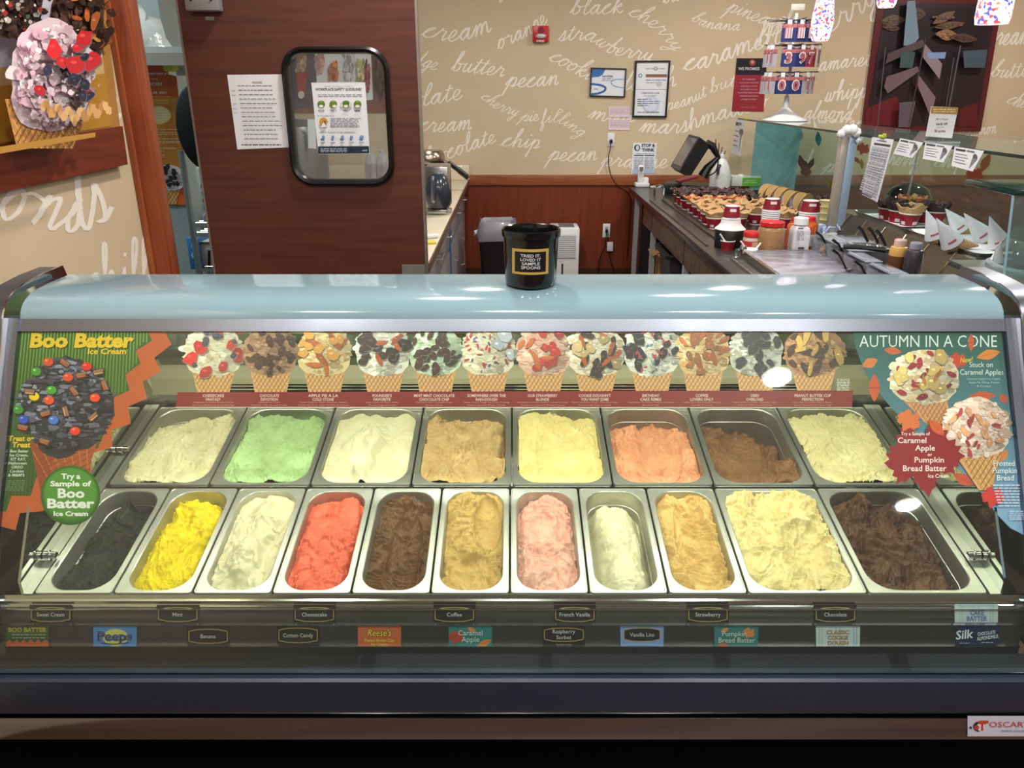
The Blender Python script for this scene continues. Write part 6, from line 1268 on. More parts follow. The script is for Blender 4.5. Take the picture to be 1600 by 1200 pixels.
# jars and bottles
def jar(name, label, px, py, r, h, body, lid, lidc, cat='jar', lh=.02):
    p = wz(px, py, ZT); t = thing(name, label, cat, p); obj('jar_body', MB().lathe([(0, 0), (r * .93, 0), (r, .008), (r, h * .72), (r * .93, h * .80), (r * .76, h * .86), (r * .76, h * .9), (0, h * .9)], 32), body, t)
    obj('lid', MB().lathe([(0, h * .86), (lid, h * .86), (lid, h * .86 + lh), (lid * .95, h * .86 + lh + .003), (0, h * .86 + lh + .003)], 32), lidc, t); return t
M_pb = mat('peanut_butter', (150, 112, 72), .25, var=.12, coat=.5)
j = jar('peanut_butter_jar', 'big peanut butter jar with a flat red lid behind the marble slab', 1201, 398, .064, .165, M_pb, .058, M_red, lh=.018)
j = jar('red_lidded_jar', 'short clear jar with red lid and label, left of the peanut butter', 1172, 396, .042, .10, mat('tan_jar', (196, 176, 160), .3, coat=.4), .042, M_red)
obj('jar_label', MB().lathe([(.0425, .015), (.0425, .065)], 28), mat('label_red', (190, 50, 52), .5), j); obj('label_panel', MB().box((.012, -.0405, .04), (.04, .008, .04), rz=.25), mat('label_tan', (206, 180, 150), .5), j)
for px, lab, s in ((1240, 'orange syrup jar with red cap half hidden left of the white shaker', 0), (1258, 'orange labelled jar with red cap right of the white shaker', 1)):
    j = jar('orange_jar', lab, px, 393 - s * 2, .046, .165, mat('orange_syrup', (196, 90, 40), .2, coat=.5), .03, M_red, lh=.022); obj('jar_label', MB().lathe([(.0465, .03), (.0465, .085)], 28), mat('label_white', (196, 196, 206), .5) if s else mat('label_orange', (206, 84, 44), .5), j)
p = wz(1245, 398, ZT); sb = thing('seasoning_shaker', 'tall white frosted shaker bottle with white cap behind the marble slab', 'shaker', p)
obj('bottle', MB().loft([rrect(a, a, .012, 4, z) for a, z in ((.078, 0), (.082, .01), (.082, .12), (.07, .135), (.045, .145), (.045, .15))], True, True), mat('frosted_bottle', (196, 192, 200), .25, coat=.3), sb)
obj('cap', MB().lathe([(0, .148), (.034, .148), (.034, .178), (.03, .181), (0, .181)], 28), M_white, sb); obj('bottle_label', MB().bb((-.012, -.0425, .02), (.036, -.041, .10)), mat('label_white2', (214, 214, 220), .5), sb)
q = Print(Plane((0, p.y - .0425, 0), (0, -1, 0)), .0002, .0006)
q.greek(1247, 1256, 357, (60, 60, 80), 1.8, rnd)
for i in range(6): q.greek(1245, 1256, 362 + i * 2.6, (120, 120, 134), .9, rnd)
q.rect(1247, 386, 1256, 389, (60, 60, 70)); q.build('label_print', sb)
def spoon_cup(px, py, label, r, h, red, sp_):
    p = wz(px, py, ZT); t = thing('tasting_cup', label, 'cup', p); obj('cup_wall', MB().lathe([(0, 0), (r * .78, 0), (r * .97, h)], 24), M_cup if red else M_cupw, t); obj('rolled_rim', MB().lathe([(r * .97, h - .003), (r * 1.05, h), (r, h + .003), (r * .92, h - .004), (0, h - .012)], 24), M_cupw, t)
    return t, p
def pspoon(p, a, b, label):
    t = thing('tasting_spoon', label, 'spoon', p); obj('spoon_handle', MB().tube([a, b], .0042, 8), M_white, t); d = (Vector(a) - Vector(b)).normalized(); obj('spoon_bowl', MB().lathe([(0, -.004), (.007, -.002), (.009, .001), (.007, .001), (0, -.001)], 14, a, sy=1.4), M_white, t)
t, p = spoon_cup(1136, 390, 'small red cup holding tasting spoons in front of the black stand', .036, .045, True, 2)
pspoon(p, (.0, 0, .02), (-.045, -.01, .08), 'white tasting spoon leaning left in the small red cup'); pspoon(p, (.01, 0, .02), (.06, .02, .075), 'white tasting spoon leaning right in the small red cup')
t, p = spoon_cup(1170, 404, 'white tasting cup with two spoons at the slab corner', .036, .045, False, 2)
pspoon(p, (.0, 0, .02), (-.05, -.01, .085), 'white tasting spoon leaning left at the slab corner'); pspoon(p, (.01, 0, .02), (.055, .02, .07), 'white tasting spoon leaning right at the slab corner')
# frozen marble slab in its steel frame
ZS = .925; sl_ = [wz(1160, 391, ZS), wz(1268, 391, ZS), wz(1398, 447, ZS), wz(1222, 447, ZS)]
ms = thing('marble_slab', 'grey veined marble mixing slab in a steel frame on the counter', 'slab', sl_[0]); xs0, xs1, ys0, ys1 = sl_[0].x, sl_[1].x - .0, sl_[0].y, 2.95
obj('slab', MB().bb((xs0 + .015, ys1, ZT), (xs1 + .02, ys0, ZS), bev=.004), mat('grey_marble', (184, 184, 196), .2, scale=7, c2=(128, 128, 144), coat=.3, stretch=(1, 2.5, 1)), ms, world=True)
obj('steel_frame', MB().bb((xs0 - .004, ys1, ZT), (xs0 + .013, ys0 + .01, ZS + .003), bev=.002).bb((xs0, ys0 + .002, ZT), (xs1 + .02, ys0 + .012, ZS + .001)), M_steel, ms, world=True)
obj('frame_channel', MB().bb((xs0 - .07, ys1, ZT), (xs0 - .062, ys0 - .05, ZT + .012)).bb((xs0 - .07, ys0 - .058, ZT), (xs0 - .005, ys0 - .05, ZT + .012)), M_steel, ms, world=True)
p = wz(1150, 404, ZT); solo('chrome_faucet_knob', MB().tube([p, p + Vector((0, 0, .04)), p + Vector((.03, 0, .05))], .01).lathe([(0, 0), (.018, 0), (.014, .012), (0, .014)], 14, p).lathe([(0, 0), (.018, .002), (.014, .018), (0, .02)], 14, p + Vector((.03, 0, .045))), M_chrome, 'chrome knob at the left end of the slab frame', 'knob')
# packets and topping bins
pk_ = wz(1298, 372, ZT); pw = thing('packet_bin', 'low bin heaped with pale blue packets at the end of the topping bins', 'bin', pk_); obj('bin', MB().box((.02, .04, .015), (.22, .12, .03), bev=.005), M_cupw, pw)
rp = random.Random(8)
for i in range(30): obj('packet', MB().box((rp.uniform(-.075, .115), rp.uniform(-.01, .09), .04 + rp.uniform(0, .016)), (.035, .006, .04), rz=rp.uniform(0, 3), rx=rp.uniform(-.6, .6), bev=.001), mat('packet_ice', (190, 204, 236), .5), pw)
M_clear = pane_mat('bin_clear', (224, 228, 232), 1.25, .12); M_lid = pane_mat('lid_clear', (220, 226, 236), 1.4, .35)
TB = [(3.62, (200, 130, 50), 'clear bin of golden fruit topping, farthest from the camera'), (3.42, (150, 60, 44), 'clear bin of reddish brown topping, second from back'), (3.20, (96, 40, 44), 'clear bin of dark red cherries, third from back'), (2.98, (190, 40, 56), 'clear bin of bright red strawberry pieces, nearest the camera')]
for i, (y, c, lab) in enumerate(TB):
    x0, x1 = (1.435, 1.68) if i < 2 else (1.425, 1.515); t = thing('topping_bin', lab, 'bin', ((x0 + x1) / 2, y, ZT), group='topping bins beside the slab'); hx = (x1 - x0) / 2
    obj('bin_wall', MB().loft([rrect(2 * hx * s, .18 * s, .015, 3, z) for s, z in ((.9, 0), (1, .09), (1.03, .092), (1.03, .095), (.98, .093), (.88, .004))], True, True), M_clear, t)
    mb = MB(); rq = random.Random(i)
    for k_ in range(46): mb.lathe([(0, 0), (.014, .006), (.012, .016), (0, .02)], 6, (rq.uniform(-hx * .72, hx * .72), rq.uniform(-.062, .062), .008 + rq.uniform(0, .038)))
    o = obj('topping', mb, mat('topping_%d' % i, c, .3, var=.25, coat=.4), t); o['kind'] = 'stuff'
    obj('lid', MB().box((.01, 0, .098), (2 * hx * .78, .185, .004), bev=.001).tube([(-.02, -.08, .103), (-.02, .08, .103)], .005, 6), M_lid, t)
    a = Vector(((x0 + x1) / 2 - .06, y, ZT)); sp2 = thing('serving_spoon', 'black handled serving spoon in the %s' % lab.replace('clear ', ''), 'spoon', a, group='serving spoons in the topping bins')
    obj('spoon_handle', MB().tube([(.0, 0, .05), (-.05, -.02, .115), (-.08, -.025, .135)], [.004, .005, .007], 8), M_black, sp2); obj('spoon_bowl', MB().lathe([(0, -.01), (.014, -.004), (.018, .002), (0, -.004)], 12, (0.005, 0, .048)), M_steel, sp2)
tg = wz(1350, 396, ZT + .1); tt = thing('black_tongs', 'thick black tongs lying across the topping bin lids', 'tongs', (tg.x, tg.y, ZT + .105))
for s in (-1, 1): obj('tong_arm', MB().tube([(-.07, .05 + s * .006, .014), (-.03, .03 + s * .01, .018), (.03, .0 + s * .013, .016), (.075, -.02 + s * .006, .014)], [.010, .009, .008, .012], 8), M_black, tt)
for i, (px, py) in enumerate(((1356, 378), (1372, 380), (1384, 384))):
    p = wz(px, py, ZT + .12); t = thing('steel_scoop', 'black handled scoop resting by the sloped steel, %s of three from left' % ORD[i], 'scoop', p, group='scoops by the sloped steel'); obj('handle', MB().tube([(0, 0, 0), (-.03, .01, .05), (-.045, .02, .065)], [.006, .007, .008], 8), M_black, t); obj('scoop_head', MB().lathe([(0, -.02), (.015, -.015), (.02, 0), (.017, 0), (0, -.015)], 14, (.005, -.005, -.012)), M_steel, t)
def sqz(px, py, label, low, up, capc):
    p = wz(px, py, ZT); t = thing('squeeze_bottle', label, 'bottle', p); k = .88
    obj('bottle_lower', MB().lathe([(0, 0), (.034, 0), (.037, .006), (.037, .112)], 28), low, t); obj('bottle_upper', MB().lathe([(.037, .112), (.037, .135), (.033, .147), (.022, .152), (0, .152)], 28), up, t); obj('cap', MB().lathe([(0, .152), (.024, .152), (.024, .174), (.021, .178), (0, .178)], 24), capc, t)
sqz(1396, 440, 'caramel squeeze bottle, tan above brown, with pinkish cap', mat('syrup_brown', (104, 66, 40), .25, coat=.3), mat('syrup_tan', (204, 160, 90), .25, coat=.3), mat('cap_pink', (206, 176, 166), .4))
sqz(1420, 446, 'dark grey squeeze bottle right of the caramel one', mat('syrup_grey', (62, 58, 66), .25, coat=.3), mat('syrup_grey'), mat('cap_grey', (140, 140, 158), .4))
# raised steel ledge with trays
ZL = 1.02; M_slope = mat('smudged_steel', (120, 112, 98), .3, .9, var=.2, scale=5, rvar=.1)
lg = thing('steel_ledge', 'raised steel ledge with sloping smudged front beyond the topping bins', 'ledge', (1.95, 3.5, ZT))
obj('sloped_front', MB().prism([(1.74, 2.4, ZT), (1.86, 2.4, ZT), (1.86, 2.4, ZL - .001), (1.82, 2.4, ZL - .001)], (0, 1.95, 0)), M_slope, lg, world=True); obj('ledge_top', MB().bb((1.82, 2.4, ZL - .02), (2.25, 4.35, ZL), bev=.002), M_steel, lg, world=True); obj('ledge_support', MB().bb((1.742, 2.4, 0), (2.25, 6.4, ZT - .002)), mat('counter_dark'), lg, world=True)
for i in range(9): y = 2.5 + i * .21; obj('seam', MB().tube([(1.738, y, ZT + .004), (1.817, y, ZL)], .0022, 5), M_steelp, lg, world=True)
def tray(x0, x1, y0, y1, z, label):
    t = thing('serving_tray', label, 'tray', ((x0 + x1) / 2, (y0 + y1) / 2, z)); w_, h_ = x1 - x0, y1 - y0
    obj('tray_pan', MB().loft([rrect(w_ - .04, h_ - .04, .02, 4, .0), rrect(w_ - .01, h_ - .01, .02, 4, .018), rrect(w_, h_, .02, 4, .02), rrect(w_ - .012, h_ - .012, .02, 4, .021), rrect(w_ - .05, h_ - .05, .02, 4, .004)], True, True), M_steel, t); obj('paper_liner', MB().bb((-w_ / 2 + .04, -h_ / 2 + .04, .004), (w_ / 2 - .04, h_ / 2 - .04, .006)), M_paper, t)
tray(1.83, 2.17, 3.64, 4.2, ZL, 'steel tray carrying red cups of waffle bowls'); tray(1.83, 2.17, 3.02, 3.6, ZL, 'steel tray carrying paper-hatted waffle cones')
for i, (px, py, kd) in enumerate(((1386, 344, 'nut'), (1402, 348, 'choc'), (1419, 353, 'plain'), (1420, 338, 'orange'), (1441, 348, 'nut'), (1458, 350, 'choc'))):
    p = wz(px, py, ZL + .006); place_cup(p.x, p.y, ZL + .006, kd, 70 + i, 'red cup on the steel tray under its %s bowl, %s from left' % (desc[kd], ORD[i]), '%s waffle bowl on the steel tray, %s from left' % (desc[kd], ORD[i]), 'on the steel tray')
M_cone = waffle_mat('cone_waffle', (218, 184, 134), (170, 128, 78), 55)
hp = [((1447, 328), (1462, 365)), ((1470, 340), (1496, 362)), ((1477, 326), (1502, 352)), ((1463, 341), (1488, 376)), ((1506, 333), (1538, 366)), ((1546, 338), (1562, 377))]
for i, ((tx, ty), (bx, by)) in enumerate(hp):
    if i == 1: continue
    B_ = wz(bx, by + 4, ZL + .03); A_ = wy(tx, ty, B_.y); t = thing('paper_hatted_cone', 'waffle cone with tall white paper sleeve, %s' % ('leftmost on the tray', '', 'standing behind the nearest one', 'lying nearest the camera', 'second from right on the tray', 'rightmost on the tray')[i], 'waffle cone', B_, group='paper hatted cones on the tray')
    L_ = A_ - B_; n_ = 28; d = L_.normalized(); u_ = d.orthogonal().normalized(); v_ = d.cross(u_)
    loops = [[d * (L_.length * s) + (u_ * math.cos(2 * PI * j / n_) + v_ * math.sin(2 * PI * j / n_)) * (.044 * (1 - s) + .0012) for j in range(n_)] for s in (0, .5, 1)]
    obj('paper_sleeve', MB().loft(loops, False, True), mat('sleeve_white', (216, 220, 232), .55), t)
    e = Vector((.125, .0, -.012)); e2 = e.normalized(); u2 = e2.orthogonal().normalized(); v2 = e2.cross(u2)
    obj('waffle_cone', MB().loft([[e * s - e * .12 + (u2 * math.cos(2 * PI * j / n_) + v2 * math.sin(2 * PI * j / n_)) * (.036 * (1 - s) + .004) for j in range(n_)] for s in (0, .33, .66, 1)], True, True), M_cone, t)
    mb = MB(); band = []
    c0_ = d * L_.length * .16; rr_ = .044 * .84 + .0018; ang = [a for a in range(n_)]
    fv = (O - B_).normalized(); best = max(range(n_), key=lambda j: (u_ * math.cos(2 * PI * j / n_) + v_ * math.sin(2 * PI * j / n_)).dot(fv))
    for s in (.14, .20): band.append([d * (L_.length * s) + (u_ * math.cos(2 * PI * j / n_) + v_ * math.sin(2 * PI * j / n_)) * (.044 * (1 - s) + .002) for j in range(best - 2, best + 3)])
    obj('sleeve_print', mb.loft(band, closed=False), mat('sleeve_red_print', (176, 96, 100), .5), t)
# black dome lid farther back
p = wz(1422, 338, 1.0); p = wy(1420, 318, 4.6); dm = thing('black_dome', 'glossy black dome lid behind the cup tray', 'dome', (p.x, 4.62, ZT)); obj('dome', MB().lathe([(.0, .245), (.05, .24), (.10, .21), (.13, .16), (.14, .1), (.14, 0)], 36), mat('dome_black', (18, 20, 24), .08, coat=.5), dm); obj('rim', MB().lathe([(.13, 0), (.155, 0), (.155, .01), (.13, .01)], 36), M_black, dm)
# ------------------------------------------------------------------ sneeze guard
ZG = 1.43; XG = 1.795; XF = 2.26
sg = thing('sneeze_guard', 'glass sneeze guard with a flat top shelf along the service counter', 'sneeze guard', (XG, 4.4, ZT))
obj('top_shelf', MB().bb((XG, 2.3, ZG - .01), (XF + .02, 6.45, ZG)), pane_mat('shelf_glass', (216, 230, 226), 1.3, .10), sg, world=True)
obj('shelf_edge', MB().bb((XG - .003, 2.3, ZG - .011), (XG - .0005, 6.45, ZG + .001)), mat('glass_edge_dark', (26, 44, 42), .2), sg, world=True)
obj('guard_pane', MB().bb((XF, 2.3, ZT), (XF + .008, 6.45, ZG - .011)), pane_mat('guard_glass', (222, 236, 230), 1.25, .05), sg, world=True)
pp = wz(1302, 372, ZT); 
for Y in (pp.y,): obj('post', MB().bb((pp.x - .03, Y, ZT), (pp.x + .005, Y + .05, ZG - .012), bev=.003), mat('post_cream', (176, 168, 160), .35, .3), sg, world=True); obj('post_face', MB().bb((pp.x + .006, Y - .001, ZT), (pp.x + .05, Y + .05, ZG - .012), bev=.003), mat('post_blue', (160, 178, 206), .35, .3), sg, world=True)
obj('end_pane', MB().bb((1.90, 6.3, ZT), (XF, 6.308, ZG - .012)), pane_mat('teal_glass', (168, 216, 222), 1.2, .5), sg, world=True)
t_ = wy(1410, 300, 4.05); obj('thin_post', MB().cyl((wy(1418, 300, 4.1).x, 4.1, ZL), (wy(1418, 300, 4.1).x + .02, 4.1, ZG - .012), .005), M_chrome, sg, world=True)
rag = thing('white_glove', 'crumpled white plastic glove tied on top of the guard post', 'glove', (pp.x, pp.y, ZG)); rgm = random.Random(6)
for i, (dx, dz, s) in enumerate(((-.045, .0, .022), (-.02, .018, .026), (.01, .02, .028), (.035, .005, .024), (.055, -.03, .018))): obj('glove_fold', MB().lathe([(0, -s), (s * .8, -s * .6), (s, 0), (s * .7, s * .7), (0, s)], 18, (dx, -.01, dz), wob=lambda r, z, a, j: (r * (1 + .16 * math.sin(4 * a + j * 1.7 + dx * 90)), z + .003 * math.sin(3 * a + j))), M_white, rag, sharp=80)
GX = Plane((XG - .006, 0, 0), (1, 0, 0))
def hung(label, px, rows, kind):
    t = center_empty('clipped_sheet', GX, px, label, 'notice'); sheet('paper_sheet', GX, px, .001, M_paper, t); q = Print(GX, .0002, .0013); P0_, P1_, P2_, P3_ = px
    def bl_(u, v): a = (P0_[0] + (P1_[0] - P0_[0]) * u, P0_[1] + (P1_[1] - P0_[1]) * u); b = (P3_[0] + (P2_[0] - P3_[0]) * u, P3_[1] + (P2_[1] - P3_[1]) * u); return (a[0] + (b[0] - a[0]) * v, a[1] + (b[1] - a[1]) * v)
    def cell(u0, v0, u1, v1, c): q.poly([bl_(u0, v0), bl_(u1, v0), bl_(u1, v1), bl_(u0, v1)], c)
    if kind == 'table':
        cell(.25, .04, .7, .055, (90, 90, 100)); cell(.15, .09, .92, .125, (66, 66, 76))
        for r in range(20):
            v = .15 + r * .038; cell(.08, v, .93, v + .028, (150, 152, 164) if r % 2 else (186, 188, 198))
            for c_ in range(5): cell(.1 + c_ * .17, v + .006, .1 + c_ * .17 + .1, v + .02, (210, 212, 220))
        cell(.2, .93, .9, .95, (80, 84, 100))
    else:
        cell(.06, .08, .4, .18, (60, 60, 66)); cell(.45, .08, .72, .16, (110, 112, 120))
        for r in range(4): cell(.08, .32 + r * .14, .5 + .1 * (r % 2), .35 + r * .14, (110, 112, 126))
        a = bl_(.80, .3); b = bl_(.72, .85); c = bl_(.9, .34); q.ell(*bl_(.82, .34), 3.4, 5, (90, 90, 98)); q.poly([bl_(.74, .4), bl_(.92, .4), bl_(.80, .9)], (130, 130, 138))
    q.build('sheet_print', t); return t
hung('long ruled chart sheet clipped to the guard shelf edge', [(1363, 214), (1397, 218), (1371, 316), (1347, 304)], 20, 'table')
hung('small printed sheet nearest right of the long chart', [(1407, 216), (1443, 223), (1426, 247), (1396, 240)], 5, 'card'); hung('middle small printed sheet under the promo card holder', [(1446, 222), (1489, 228), (1474, 254), (1442, 248)], 5, 'card'); hung('rightmost small printed sheet on the shelf edge', [(1492, 229), (1538, 236), (1520, 268), (1487, 259)], 5, 'card')
hung('narrow receipt-like slip hanging at the far shelf end', [(1150, 186), (1163, 188), (1157, 244), (1143, 239)], 5, 'card')
for px, py, lab in ((1380, 213, 'lime green clip holding the long chart sheet'), (1166, 187, 'lime green clip at the far end of the shelf')): 
    p = GX.at(px, py); solo('green_clip', MB().box((p.x - .004, p.y, ZG + .004), (.02, .05, .012), bev=.003).box((p.x - .004, p.y - .02, ZG + .012), (.014, .014, .012), bev=.003), mat('lime_clip', (190, 206, 60), .4), lab, 'clip')
# leaf decals on the guard glass
GF = Plane((XF - .003, 0, 0), (1, 0, 0))
def decal(label, items):
    q = Print(GF, .0003, .001)
    for (kd, x, y, s, r, c) in items: (mleaf(q, x, y, s, c, r) if kd == 'm' else oleaf(q, x, y, s, s * .42, r, c))
    cxp = sum(i[1] for i in items) / len(items); cyp = sum(i[2] for i in items) / len(items); o = q.build('leaf_decal'); c = GF.at(cxp, cyp); o.data.transform(Matrix.Translation(-c)); o.location = c; tag(o, label, 'decal', 'leaf decals on the guard glass')
decal('brown leaf spray decal left of the guard post', [('o', 1252, 254, 12, 1.4, (130, 62, 44)), ('o', 1259, 258, 11, 1.1, (120, 58, 44)), ('o', 1268, 256, 10, -1.1, (110, 56, 44)), ('m', 1260, 268, 9, 0, (130, 60, 40))])
decal('olive leaf decal low beside the guard post', [('o', 1293, 285, 10, 1.2, (120, 110, 46)), ('o', 1303, 288, 9, -1.1, (150, 84, 44))])
decal('red leaf decal right of the guard post', [('m', 1349, 232, 11, .4, (150, 52, 36)), ('o', 1339, 250, 8, .8, (140, 82, 36)), ('o', 1347, 256, 8, 1.5, (150, 120, 46))])
decal('large red and brown leaf decal near the right frame edge', [('m', 1523, 272, 14, .2, (150, 52, 42)), ('o', 1540, 255, 17, -1.1, (140, 80, 50)), ('o', 1530, 285, 9, .8, (160, 150, 50))])
decal('teal leaf decal on the glass above the shells', [('o', 1279, 217, 12, 1.5, (70, 140, 146))]); decal('pale leaf decal on the glass near the teal pane', [('o', 1252, 211, 8, 1.5, (170, 190, 180))])
# promo card in its holder
pr0 = wz(1471, 224, ZG); pr = thing('promo_card_holder', 'clear upright holder with a gold and white points offer card', 'card holder', pr0); PP = Plane((0, pr0.y, 0), (0, -1, 0))
sheet('holder_plate', PP, [(1455, 166), (1497, 168), (1487, 216), (1446, 213)], .002, M_paper, pr); obj('holder_foot', MB().box((0, .0, .006), (.11, .09, .008)), pane_mat('holder_clear', (226, 232, 236), 1.4, .3), pr)
q = Print(PP, .0002, .0022); q.poly([(1455, 166.5), (1497, 168), (1495.5, 179), (1453.5, 177)], (176, 132, 60)); q.greek(1458, 1492, 171, (236, 226, 200), 1.1, rnd); q.greek(1458, 1492, 174.5, (236, 226, 200), 1.1, rnd)
q.text('49+1 Point', 1471, 188, 3.4, (120, 84, 84), w=19, shear=.2); q.text('Get $5 OFF', 1471, 195.5, 3.8, (110, 60, 66), w=18, bold=.02); q.text('Spend 50', 1469, 199.5, 1.6, (150, 110, 116), w=10); q.text('50 points', 1468, 206.5, 4, (130, 50, 56), w=17, bold=.01); q.build('card_print', pr)
# ------------------------------------------------------------------ spinner rack of candle packs
sp0 = wz(1225, 189, ZG); k = mpp(sp0)
sr = thing('spinner_rack', 'white revolving rack hung with candle packs on the glass shelf', 'rack', sp0)
obj('cone_base', MB().lathe([(34 * k, 0), (35 * k, .006), (28 * k, .022), (12 * k, 13 * k), (5 * k, 20 * k), (3.5 * k, 36 * k), (0, 36 * k)], 36), mat('rack_white', (206, 208, 212), .3), sr)
obj('pole', MB().cyl((0, 0, .1), (0, 0, 152 * k), 2.4 * k, n=12), M_white, sr)
obj('header_tag', MB().box((0, -.005, 160 * k), (20 * k, .01, 9 * k), bev=.002), mat('tag_cream', (196, 190, 176), .5), sr)
tiers = (142 * k, 108 * k, 70 * k)
for z in tiers:
    g = MB().tube([(18 * k * math.cos(a), 18 * k * math.sin(a), z) for a in [2 * PI * i / 24 for i in range(24)]], .004, 6, close=True)
    for i in range(8): a = 2 * PI * i / 8; g.cyl((0, 0, z), (44 * k * math.cos(a), 44 * k * math.sin(a), z + .004), .0028, n=6)
    obj('wire_tier', g, mat('wire_dark', (70, 66, 72), .4, .6), sr)
M_pk = [mat('pack_navy', (34, 46, 104), .35), mat('pack_red', (170, 50, 70), .35), mat('pack_silver', (170, 166, 176), .3)]
def pack(num, mi):
    t = thing('candle_pack', 'x', 'candle pack'); w_, h_ = 21 * k, 31 * k
    obj('backing_card', MB().prism([(-w_ / 2, 0, -h_), (w_ / 2, 0, -h_), (w_ / 2, 0, -6 * k), (4 * k, 0, -4 * k), (4 * k, 0, 0), (-4 * k, 0, 0), (-4 * k, 0, -4 * k), (-w_ / 2, 0, -6 * k)], (0, .002, 0)), M_pk[mi], t)
    obj('header_strip', MB().bb((-w_ / 2 + .002, -.002, -12 * k), (w_ / 2 - .002, 0, -6.5 * k)), mat('pack_header', (196, 120, 110), .4, scale=60, c2=(120, 50, 80)), t); obj('barcode_tab', MB().bb((-3 * k, -.003, -7 * k), (3 * k, 0, -1 * k)), M_white, t)
    if num is None:
        for i in range(6): obj('candle', MB().cyl(((-5 + 2 * i) * k * .9, -.005, -26 * k), ((-5 + 2 * i) * k * .9, -.005, -12 * k), .0032, n=6), mat(('candle_pink', 'candle_white')[i % 2], ((214, 150, 160), (222, 222, 226))[i % 2], .4), t)
    else:
        vs, fs, x0, x1 = text_mesh(num, .05, 0); s = 15 * k / .7; e = MB(); f2 = MB()
        e.add([((v[0] - (x0 + x1) / 2) * s * 1.05, -.0035, v[1] * s * .95 - 25.5 * k) for v in vs], fs); f2.add([((v[0] - (x0 + x1) / 2) * s * .8, -.0055, v[1] * s * .8 - 24.5 * k) for v in vs], fs)
        c_ = obj('number_candle', e, mat('candle_cream', (226, 222, 214), .4), t); obj('number_outline', f2, mat('candle_red', (170, 90, 104), .4), c_)
    return t
protos = {'3': pack('3', 0), '9': pack('9', 0), '7': pack('7', 1), '0': pack('0', 0), 'x': pack(None, 0), 's': pack('1', 2)}; usedp = set()
lay = [(0, [('x', -28, 'left'), ('x', 0, 'middle'), ('x', 26, 'right')]), (1, [('s', -75, 'outer left'), ('s', -62, 'second left'), ('3', -22, 'left front'), ('9', 10, 'centre front'), ('7', 36, 'right front'), ('s', 66, 'outer right')]), (2, [('s', -75, 'outer left'), ('s', -60, 'second left'), ('0', -30, 'left front'), ('0', 2, 'centre front'), ('s', 34, 'right front'), ('s', 58, 'outer right')])]
for ti, L_ in lay:
    for key, deg, nm in L_:
        a = math.radians(deg); R_k = 36 * k if abs(deg) < 60 else 40 * k; loc = sp0 + Vector((R_k * math.sin(a), -R_k * math.cos(a) * .8, tiers[ti] + .002)); lab = '%s candle pack on the %s tier, %s' % ({'x': 'striped stick', 's': 'silver number', '3': 'number 3', '9': 'number 9', '7': 'red number 7', '0': 'number 0'}[key], ('top', 'middle', 'bottom')[ti], nm)
        if key in usedp: dup(protos[key], loc, a * .9, lab, 'candle packs on the spinner rack')
        else: pt = protos[key]; usedp.add(key); pt.location = loc; pt.rotation_euler = (0, 0, a * .9); pt['label'] = lab; pt['group'] = 'candle packs on the spinner rack'
# ------------------------------------------------------------------ pendants of mottled glass
def mosaic():
    m = mat('mosaic_glass', (255, 250, 245), .2, emit=1.1); nt = m.node_tree; b = nt.nodes['Principled BSDF']; L = nt.links.new; tc = nt.nodes.new('ShaderNodeTexCoord')
    v = nt.nodes.new('ShaderNodeTexVoronoi'); v.inputs['Scale'].default_value = 105; L(tc.outputs['Object'], v.inputs[0]); r = nt.nodes.new('ShaderNodeValToRGB'); r.color_ramp.interpolation = 'CONSTANT'; sepc = nt.nodes.new('ShaderNodeSeparateColor'); L(v.outputs['Color'], sepc.inputs[0]); L(sepc.outputs[0], r.inputs[0])
    els = r.color_ramp.elements; els[0].position = 0; els[0].color = (1, .95, .93, 1); els[1].position = .5; els[1].color = (.75, .08, .12, 1)
    for p_, c in ((.66, (.95, .9, 1, 1)), (.76, (.1, .12, .6, 1)), (.87, (.9, .25, .1, 1)), (.94, (1, 1, 1, 1))): e = els.new(p_); e.color = c
    L(r.outputs[0], b.inputs['Base Color']); L(r.outputs[0], b.inputs['Emission Color']); return m
M_mos = mosaic()
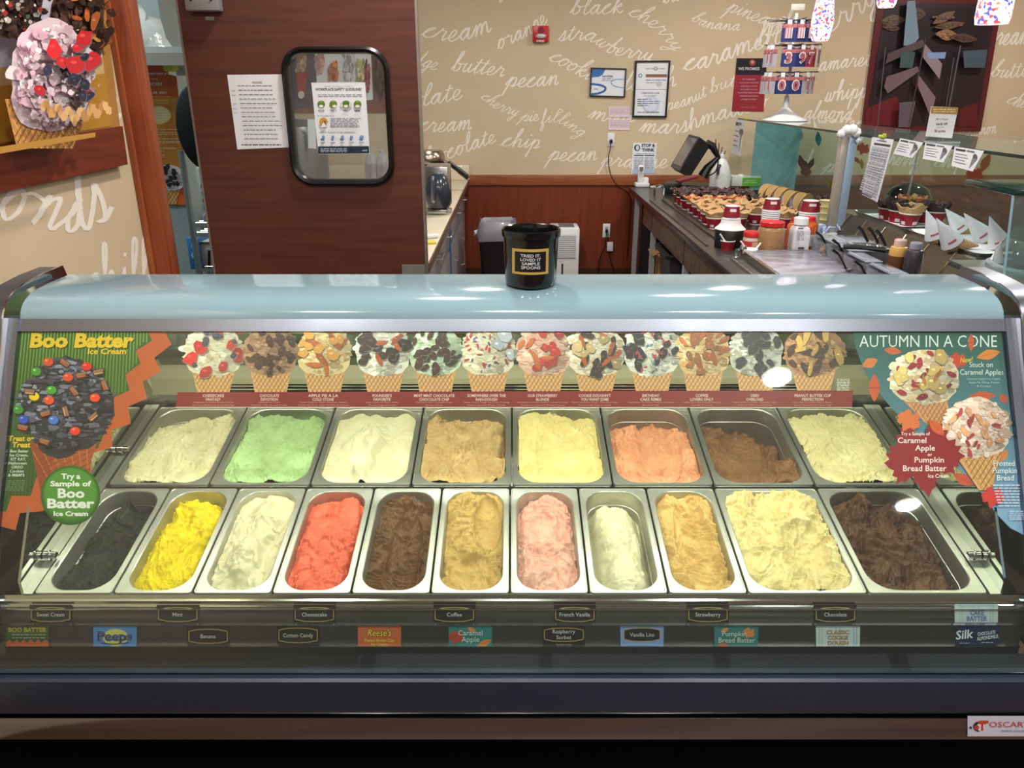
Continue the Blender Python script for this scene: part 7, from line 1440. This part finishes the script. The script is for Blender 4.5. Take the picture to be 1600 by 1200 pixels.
for i, (px, pyb, Y, wpx, lab) in enumerate(((1281, 64, 4.7, 32, 'slim mosaic glass pendant lamp left of the dark mural'), (1384, 12, 4.4, 32, 'mosaic glass pendant lamp barely dipping into the top of the frame'), (1549, 38, 2.95, 50, 'larger mosaic glass pendant lamp at top right'))):
    p = wy(px, pyb, Y); k = mpp(p); r = wpx * k / 2; t = thing('pendant_lamp', lab, 'pendant lamp', p, group='mosaic pendant lamps')
    obj('shade', MB().lathe([(r * .72, 0), (r * .86, r * .3), (r, r * 1.3), (r * .98, r * 2.4), (r * .8, r * 3.6), (r * .5, r * 4.6), (r * .25, r * 5.1)] if i != 2 else [(r * .92, 0), (r, r * .4), (r, r * 1.2), (r * .95, r * 2.2), (r * .8, r * 3.4), (r * .5, r * 4.4), (r * .25, r * 4.8)], 36), M_mos, t)
    obj('socket', MB().lathe([(0, r * 4.7), (r * .3, r * 4.7), (r * .3, r * 5.8), (0, r * 6)], 16), M_chrome, t); obj('cord', MB().cyl((0, 0, r * 5.8), (0, 0, CEIL - p.z), .004), M_black, t); obj('bulb', MB().lathe([(0, r * .9), (r * .5, r * 1.4), (r * .4, r * 2.4), (0, r * 2.8)], 16), mat('bulb_glow', (255, 246, 232), .4, emit=8), t)
# ------------------------------------------------------------------ near glass display box at the right edge
gx = wz(1565, 440, ZT + .05); bx = thing('glass_cake_box', 'clear glass display box with dark green top edge at the right frame edge', 'display box', (1.95, 2.45, ZL))
bY0 = 2.62; A_ = wy(1568, 436, bY0); B_ = wy(1583, 306, bY0); x0 = A_.x; zt2 = B_.z
def fr_(a, b, r=.006): return MB().cyl(a, b, r, n=8)
mb = MB().prism([(x0, bY0, A_.z), (B_.x, bY0, zt2), (B_.x + .5, bY0, zt2), (x0 + .5, bY0, A_.z)], (0, .005, 0)); obj('front_pane', mb, pane_mat('box_glass', (226, 240, 240), 1.45, .06), bx, world=True)
obj('edge_seal', fr_((x0, bY0, A_.z), (B_.x, bY0, zt2), .004), mat('glass_edge_pale', (150, 190, 206), .1), bx, world=True); obj('top_pane', MB().bb((B_.x, bY0 - .01, zt2), (B_.x + .5, bY0 + .3, zt2 + .022), bev=.004), mat('green_glass_edge', (22, 50, 46), .15, coat=.5), bx, world=True)
obj('base_plate', MB().bb((x0 - .02, bY0 - .01, A_.z - .02), (x0 + .5, bY0 + .32, A_.z)), M_steel, bx, world=True)
dmc = wy(1592, 420, 2.78); dc = thing('clear_dome', 'clear plastic cake dome on a stand inside the glass box', 'dome', (dmc.x + .10, 2.80, A_.z)); obj('dome', MB().lathe([(.0, .19), (.06, .18), (.12, .13), (.16, .06), (.165, .0)], 40), pane_mat('dome_clear', (216, 224, 226), 1.5, .10), dc); obj('rim', MB().lathe([(.16, 0), (.18, 0), (.185, .008), (.16, .012)], 40), pane_mat('dome_rim', (206, 214, 226), 1.4, .5), dc); obj('cake', MB().lathe([(0, .015), (.1, .015), (.105, .06), (0, .065)], 24), mat('grey_cake', (96, 96, 92), .5), dc)
pcn = wy(1556, 412, 2.9); solo('paper_funnel', MB().lathe([(.03, 0), (.028, .002), (.002, .09), (0, .09)], 20, (pcn.x, pcn.y, ZL)), M_cupw, 'white paper funnel standing left of the glass box', 'funnel')
